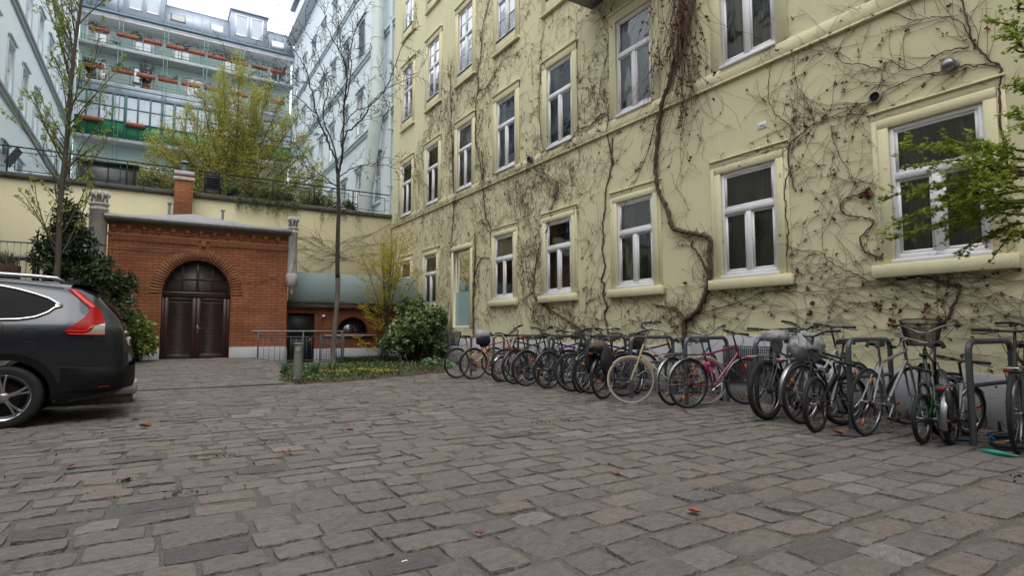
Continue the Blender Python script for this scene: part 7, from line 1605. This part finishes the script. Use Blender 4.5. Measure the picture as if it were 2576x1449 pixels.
# C: stem by the tall window, straight up
sC = wp(C6, [(730, 1300), (730, 1150), (730, 1000), (735, 850), (742, 700), (740, 520)], .03)
sC2 = wp(C6, [(735, 860), (755, 780), (780, 720), (800, 700), (850, 705)], .02)
sC3 = wp(C6, [(857, 620), (858, 500), (845, 440), (820, 400), (812, 300), (800, 180), (800, 40), (790, -100)], .02)
sC4 = wp(C5, [(800, 1443), (790, 1290), (770, 1180), (742, 1040), (748, 900), (745, 760), (770, 660), (760, 560), (790, 380), (790, 260), (820, 120), (860, -30)], .02)
sC5 = wp(C5, [(770, 665), (830, 655), (900, 540), (960, 440), (1080, 390)], .02)
env_l = lambda y, z: z < 5.4+(21.2-y)*.88+.6*math.sin(y*2.3) if y > 13.6 else z < 13.5
vine('dense creeper with dark stem rising beside the tall frosted window', [(sC, .030, .016), (sC2, .016, .009), (sC3, .014, .010), (sC4, .016, .007), (sC5, .010, .005)],
     combo(along(0, 50, .2, .6), along(2, 60, .2, .8), along(3, 130, .2, .9), along(4, 60, .2, .8), region(360, (11.2, 15.0), (1.0, 5.3), 1.4, .9, .3, 1.0, glassp=.10), region(360, (9.6, 15.0), (5.3, 11.5), 1.1, .9, .3, 1.1, env_l, glassp=.06), region(180, (9.6, 13.6), (10.5, 13.5), 1.0, .9, .3, 1.1, glassp=.05)))
sD = wp(C6, [(555, 700), (562, 600), (580, 400), (580, 200), (575, 0), (580, -150)], .02); sD2 = wp(C5, [(580, 1443), (572, 1280), (570, 1100), (560, 980), (560, 850), (556, 600), (562, 480)], .02)
vine('far creeper with straight thin stem near the corner of the yellow building, fanning out upwards', [(sD, .012, .010), (sD2, .012, .006)],
     combo(along(0, 60, .2, .7), along(1, 80, .2, .8), region(360, (15.0, 21.1), (2.2, 5.4), 1.5, .7, .3, .9, glassp=.08), region(340, (15.0, 21.0), (5.4, 10.5), 1.35, .45, .4, 1.2, env_l, glassp=.04), region(260, (15.9, 21.0), (.8, 2.6), 1.6, .8, .3, .8, glassp=.1)))
sE = wp(C6, [(1560, 1260), (1500, 1210), (1400, 1150), (1240, 1050), (1180, 960), (1185, 860), (1200, 760), (1215, 650), (1250, 560), (1290, 470), (1320, 330), (1355, 220), (1372, 140)], .02); sE2 = wp(C6, [(1372, 140), (1300, 90), (1180, 30)], .02); sE3 = wp(C6, [(1180, 960), (1100, 1010), (1020, 1030)], .02)
vine('creeper running diagonally below the third window and up between windows', [(sE, .013, .009), (sE2, .008, .005), (sE3, .008, .004)],
     combo(along(0, 120, .2, .8), along(1, 20, .2, .7), region(150, (8.8, 11.5), (.8, 1.75), .3, 1.2, .3, 1.0), region(150, (9.0, 12.2), (1.6, 3.8), 1.5, .8, .3, .8, lambda y, z: not (9.6 < y < 10.1)), region(200, (9.5, 12.6), (3.9, 5.1), .9, 1.1, .3, .9), region(70, (6.8, 9), (.8, 1.7), .2, 1.0, .3, .9)))
# right hand side
sF = wp(C9, [(1978, 1240), (1985, 1180), (2050, 1060), (2082, 970), (2078, 910), (2040, 898), (1960, 890), (1840, 850), (1740, 850), (1640, 862), (1580, 800), (1530, 720), (1440, 680), (1372, 640), (1345, 560), (1420, 470), (1442, 430), (1370, 400), (1250, 388), (1200, 345), (1210, 270), (1300, 232), (1390, 215)], .02)
sF2 = wp(C9, [(1400, 880), (1330, 840), (1200, 780), (1100, 720), (1050, 660), (930, 645), (830, 655)], .02); sF3 = wp(C9, [(0, 1170), (150, 1120), (400, 1050), (640, 960), (900, 960), (1200, 940), (1500, 910), (1700, 860)], .02)
arcs = lambda mb, lf, stems: None
vine('creeper climbing from behind the wire basket up under the large right window', [(sF, .014, .008), (sF2, .007, .005), (sF3, .007, .004)],
     combo(along(0, 34, .3, 1.0, wig=.13, leafp=.06), along(1, 16, .3, .8, wig=.13, leafp=.05), along(2, 26, .3, 1.1, wig=.12, leafp=.05), region(62, (.8, 6.2), (.75, 1.72), .05, .35, .6, 2.2, wig=.10, leafp=.055, target=0., steer_=.05), region(46, (.8, 6.5), (.75, 1.72), 3.1, .45, .5, 1.6, wig=.12, leafp=.05), region(20, (3.7, 4.75), (1.8, 4.2), 1.0, 1.3, .3, 1.0, wig=.14, leafp=.04), region(22, (2.2, 6.2), (1.86, 2.0), .0, .3, .2, .5, wig=.2, leafp=.10)))
sG = wp(C8, [(2450, 1250), (2430, 1170), (2400, 900), (2390, 700), (2398, 500), (2320, 450), (2220, 370), (2190, 320), (2140, 150), (2100, 0), (2080, -100)], .02)
sG2 = wp(C8, [(2390, 490), (2200, 480), (2000, 530), (1800, 570), (1600, 650), (1400, 760), (1250, 830), (1000, 930), (830, 1060)], .02)
sG3 = wp(C8, [(2160, 350), (2000, 380), (1900, 430), (1800, 500), (1700, 520), (1600, 470), (1560, 460), (1510, 530), (1500, 620), (1440, 720)], .02); sG4 = wp(C8, [(1500, 520), (1350, 480), (1260, 480), (1200, 460), (1150, 410), (1050, 380), (900, 370)], .02)
sG5 = wp(C8, [(2190, 320), (2100, 160), (2000, 130), (1860, 130), (1740, 150), (1600, 95), (1400, 90), (1200, 120), (1080, 190), (1040, 270)], .02)
vine('creeper with long fine arcs spreading over the wall above the large right window', [(sG, .013, .008), (sG2, .008, .004), (sG3, .007, .004), (sG4, .006, .003), (sG5, .006, .003)],
     combo(along(0, 14, .4, 1.0, wig=.10, leafp=.05), along(1, 26, .4, 1.3, wig=.09, leafp=.10), along(2, 13, .3, .9, wig=.11, leafp=.05), along(3, 14, .3, .8, wig=.11, leafp=.05), along(4, 14, .3, .9, wig=.11, leafp=.04), region(8, (2.6, 4.8), (4.2, 5.6), .6, .6, .4, 1.2, wig=.10, leafp=.05)))
sH = wp(C9, [(755, 830), (780, 720), (800, 600), (800, 470), (780, 380), (785, 300), (770, 180), (830, 0)], .02); sH2 = wp(C8, [(860, 1443), (820, 1300), (800, 1180), (805, 1100), (850, 1040), (1000, 930), (1150, 880), (1280, 860), (1400, 850)], .02)
sH3 = wp(C8, [(840, 1010), (830, 960), (760, 900), (700, 850), (665, 780), (650, 730), (655, 600), (670, 480), (700, 400), (760, 350), (900, 370)], .02); sH4 = wp(C8, [(1000, 910), (960, 830), (940, 750), (900, 690), (860, 620), (850, 500), (840, 420)], .02)
sH5 = wp(C8, [(800, 1110), (760, 1105), (650, 1110), (500, 1170), (350, 1200), (270, 1230)], .06); sH6 = wp(C8, [(1120, 940), (1140, 1040), (1180, 1160), (1240, 1250), (1280, 1360), (1420, 1380)], .02)
vine('creeper framing the right side of the second large window and arching above it', [(sH, .010, .007), (sH2, .010, .006), (sH3, .007, .004), (sH4, .005, .003), (sH5, .006, .003), (sH6, .006, .004)],
     combo(along(0, 40, .1, .4, wig=.16, leafp=.05), along(1, 20, .3, .8, wig=.11, leafp=.07), along(2, 18, .3, .7, wig=.11, leafp=.04), along(3, 10, .3, .6, wig=.11, leafp=.04), along(4, 30, .1, .3, wig=.15, leafp=.25), along(5, 16, .3, .8, wig=.12, leafp=.04), region(9, (3.7, 4.7), (2.4, 4.6), 2.4, 1., .4, 1.1, wig=.12, leafp=.04)))
for k, (px, py, s_) in enumerate([(1395, 215, .16), (1470, 1065, .12), (1580, 1195, .14), (1945, 1180, .15), (1780, 1210, .08), (1640, 1105, .08), (945, 935, .09), (985, 1050, .10), (965, 1120, .12), (1430, 430, .05), (1845, 1070, .10), (2290, 730, .07), (20, 895, .11), (2100, 760, .08)]): pass
lf = [(tuple(onX(*C9(px, py), WX-.03)), s_*.45) for (px, py, s_) in [(1395, 215, .16), (1375, 235, .16), (1470, 1065, .12), (1580, 1195, .14), (1945, 1180, .15), (1780, 1210, .08), (1640, 1105, .08), (945, 935, .09), (985, 1050, .10), (965, 1120, .12), (1845, 1070, .10), (2290, 730, .07), (20, 895, .11), (860, 800, .12), (790, 935, .08), (1075, 205, .09), (900, 190, .08)]]
t = thing('dead_leaf_tufts', 'scattered red brown dead leaf tufts stuck in the creeper over the bicycles', 'leaves', (WX, 3, 1)); leaf_bits([(np.array(a)-[WX, 3, 1], b) for a, b in lf for _ in range(3)], 'dead_leaves', t)
print('vine pts', TWN[0])
# thin creepers on the terrace wall, the brick front and the turret
def flat_creeper(label, Yp, paths, n, L0, L1, r=.004, wig=.14, zlim=(0, 5.4), xlim=(-9, 7.6)):
    t = thing('creeper', label, 'creeper', (0, Yp, 0)); mb = MB(); pts_ = [smooth_path(np.array([onY(*p, Yp) for p in P_]), 6) for P_ in paths]
    for P in pts_: P = P.copy(); P[:, 1] = -.015; mb.tube(P, np.linspace(r*1.3, r*.7, len(P)), 4, ref=(0, 1, 0), cap=False, c=.5)
    for q in range(n):
        P = pts_[l.integers(len(pts_))]; i = l.integers(1, len(P)); T = P[i]-P[i-1]; a = math.atan2(T[2], T[0])+l.normal()*.5; x, z = P[i][0], P[i][2]; Q = []
        for k in range(int(l.uniform(L0, L1)/.07)):
            a += l.normal()*wig; x += math.cos(a)*.07; z += math.sin(a)*.07
            if not (zlim[0] < z < zlim[1] and xlim[0] < x < xlim[1]): break
            Q.append((x, -.012, z))
            if l.random() < .2: b = a+l.choice([-1, 1])*1.; SP.append(((x, -.012, z), (x+math.cos(b)*.05, -.02, z+math.sin(b)*.05)))
        if len(Q) > 2: mb.tube(Q, np.linspace(r*.8, r*.45, len(Q)), 3, ref=(0, 1, 0), cap=False, c=float(l.random()))
    global_sp = SP[:]
    if global_sp:
        for (a, b) in global_sp: mb.tube([a, b], .0018, 3, cap=False)
        SP.clear()
    mb.build('twigs', M['twig'], t)
flat_creeper('thin bare creeper drifting over the terrace wall right of the outbuilding', TY, [[(985, 560), (930, 590), (880, 600), (820, 625), (760, 600), (735, 595)], [(985, 640), (930, 640), (860, 650), (800, 650), (745, 620)], [(985, 610), (900, 620), (830, 640), (770, 625), (735, 610)], [(960, 700), (900, 660), (850, 655), (790, 690), (745, 650)], [(870, 660), (850, 640), (800, 600)]], 130, .4, 1.6, zlim=(2.2, 5.4), xlim=(3.3, 7.65))
k2_ = crop(0, 500, 2.576)
flat_creeper('thin creeper strands on the brick front of the outbuilding', OY, [[k2_(*p) for p in P_] for P_ in ([(830, 580), (1000, 590), (1200, 620), (1380, 600), (1600, 600)], [(2160, 980), (2100, 850), (2075, 700), (2090, 600)], [(2075, 640), (1950, 650), (1850, 680), (1750, 690), (1660, 640)], [(860, 620), (1000, 600), (1150, 600)], [(2080, 800), (1950, 830), (1850, 850)])], 34, .3, 1.2, .003, zlim=(.7, 3.9), xlim=(-1.1, 3.2))
flat_creeper('tangled dark creeper along the roof edge and wall of the low brick store', LY-.17, [[(728, 766), (800, 760), (880, 768), (960, 765)], [(728, 772), (850, 770), (970, 775)], [(735, 760), (820, 755), (930, 770)]], 60, .3, 1.0, .005, wig=.12, zlim=(1.75, 2.04), xlim=(3.3, 7.5))
flat_creeper('bare creeper loops on the low brick wall between door and arched window', LY, [[(800, 850), (810, 810), (830, 800), (845, 850)], [(790, 830), (815, 845), (840, 820)], [(850, 880), (900, 885), (950, 870), (1000, 860)]], 26, .3, .9, .004, zlim=(.3, 1.75), xlim=(4.3, 7.5))
flat_creeper('thin creeper wrapped round the small stone turret', OY-.20, [[(742, 720), (732, 690), (740, 660), (728, 630), (738, 600), (730, 570)], [(722, 760), (735, 700), (745, 640)]], 10, .2, .5, .004, zlim=(1.5, 4.4), xlim=(3.25, 3.52))
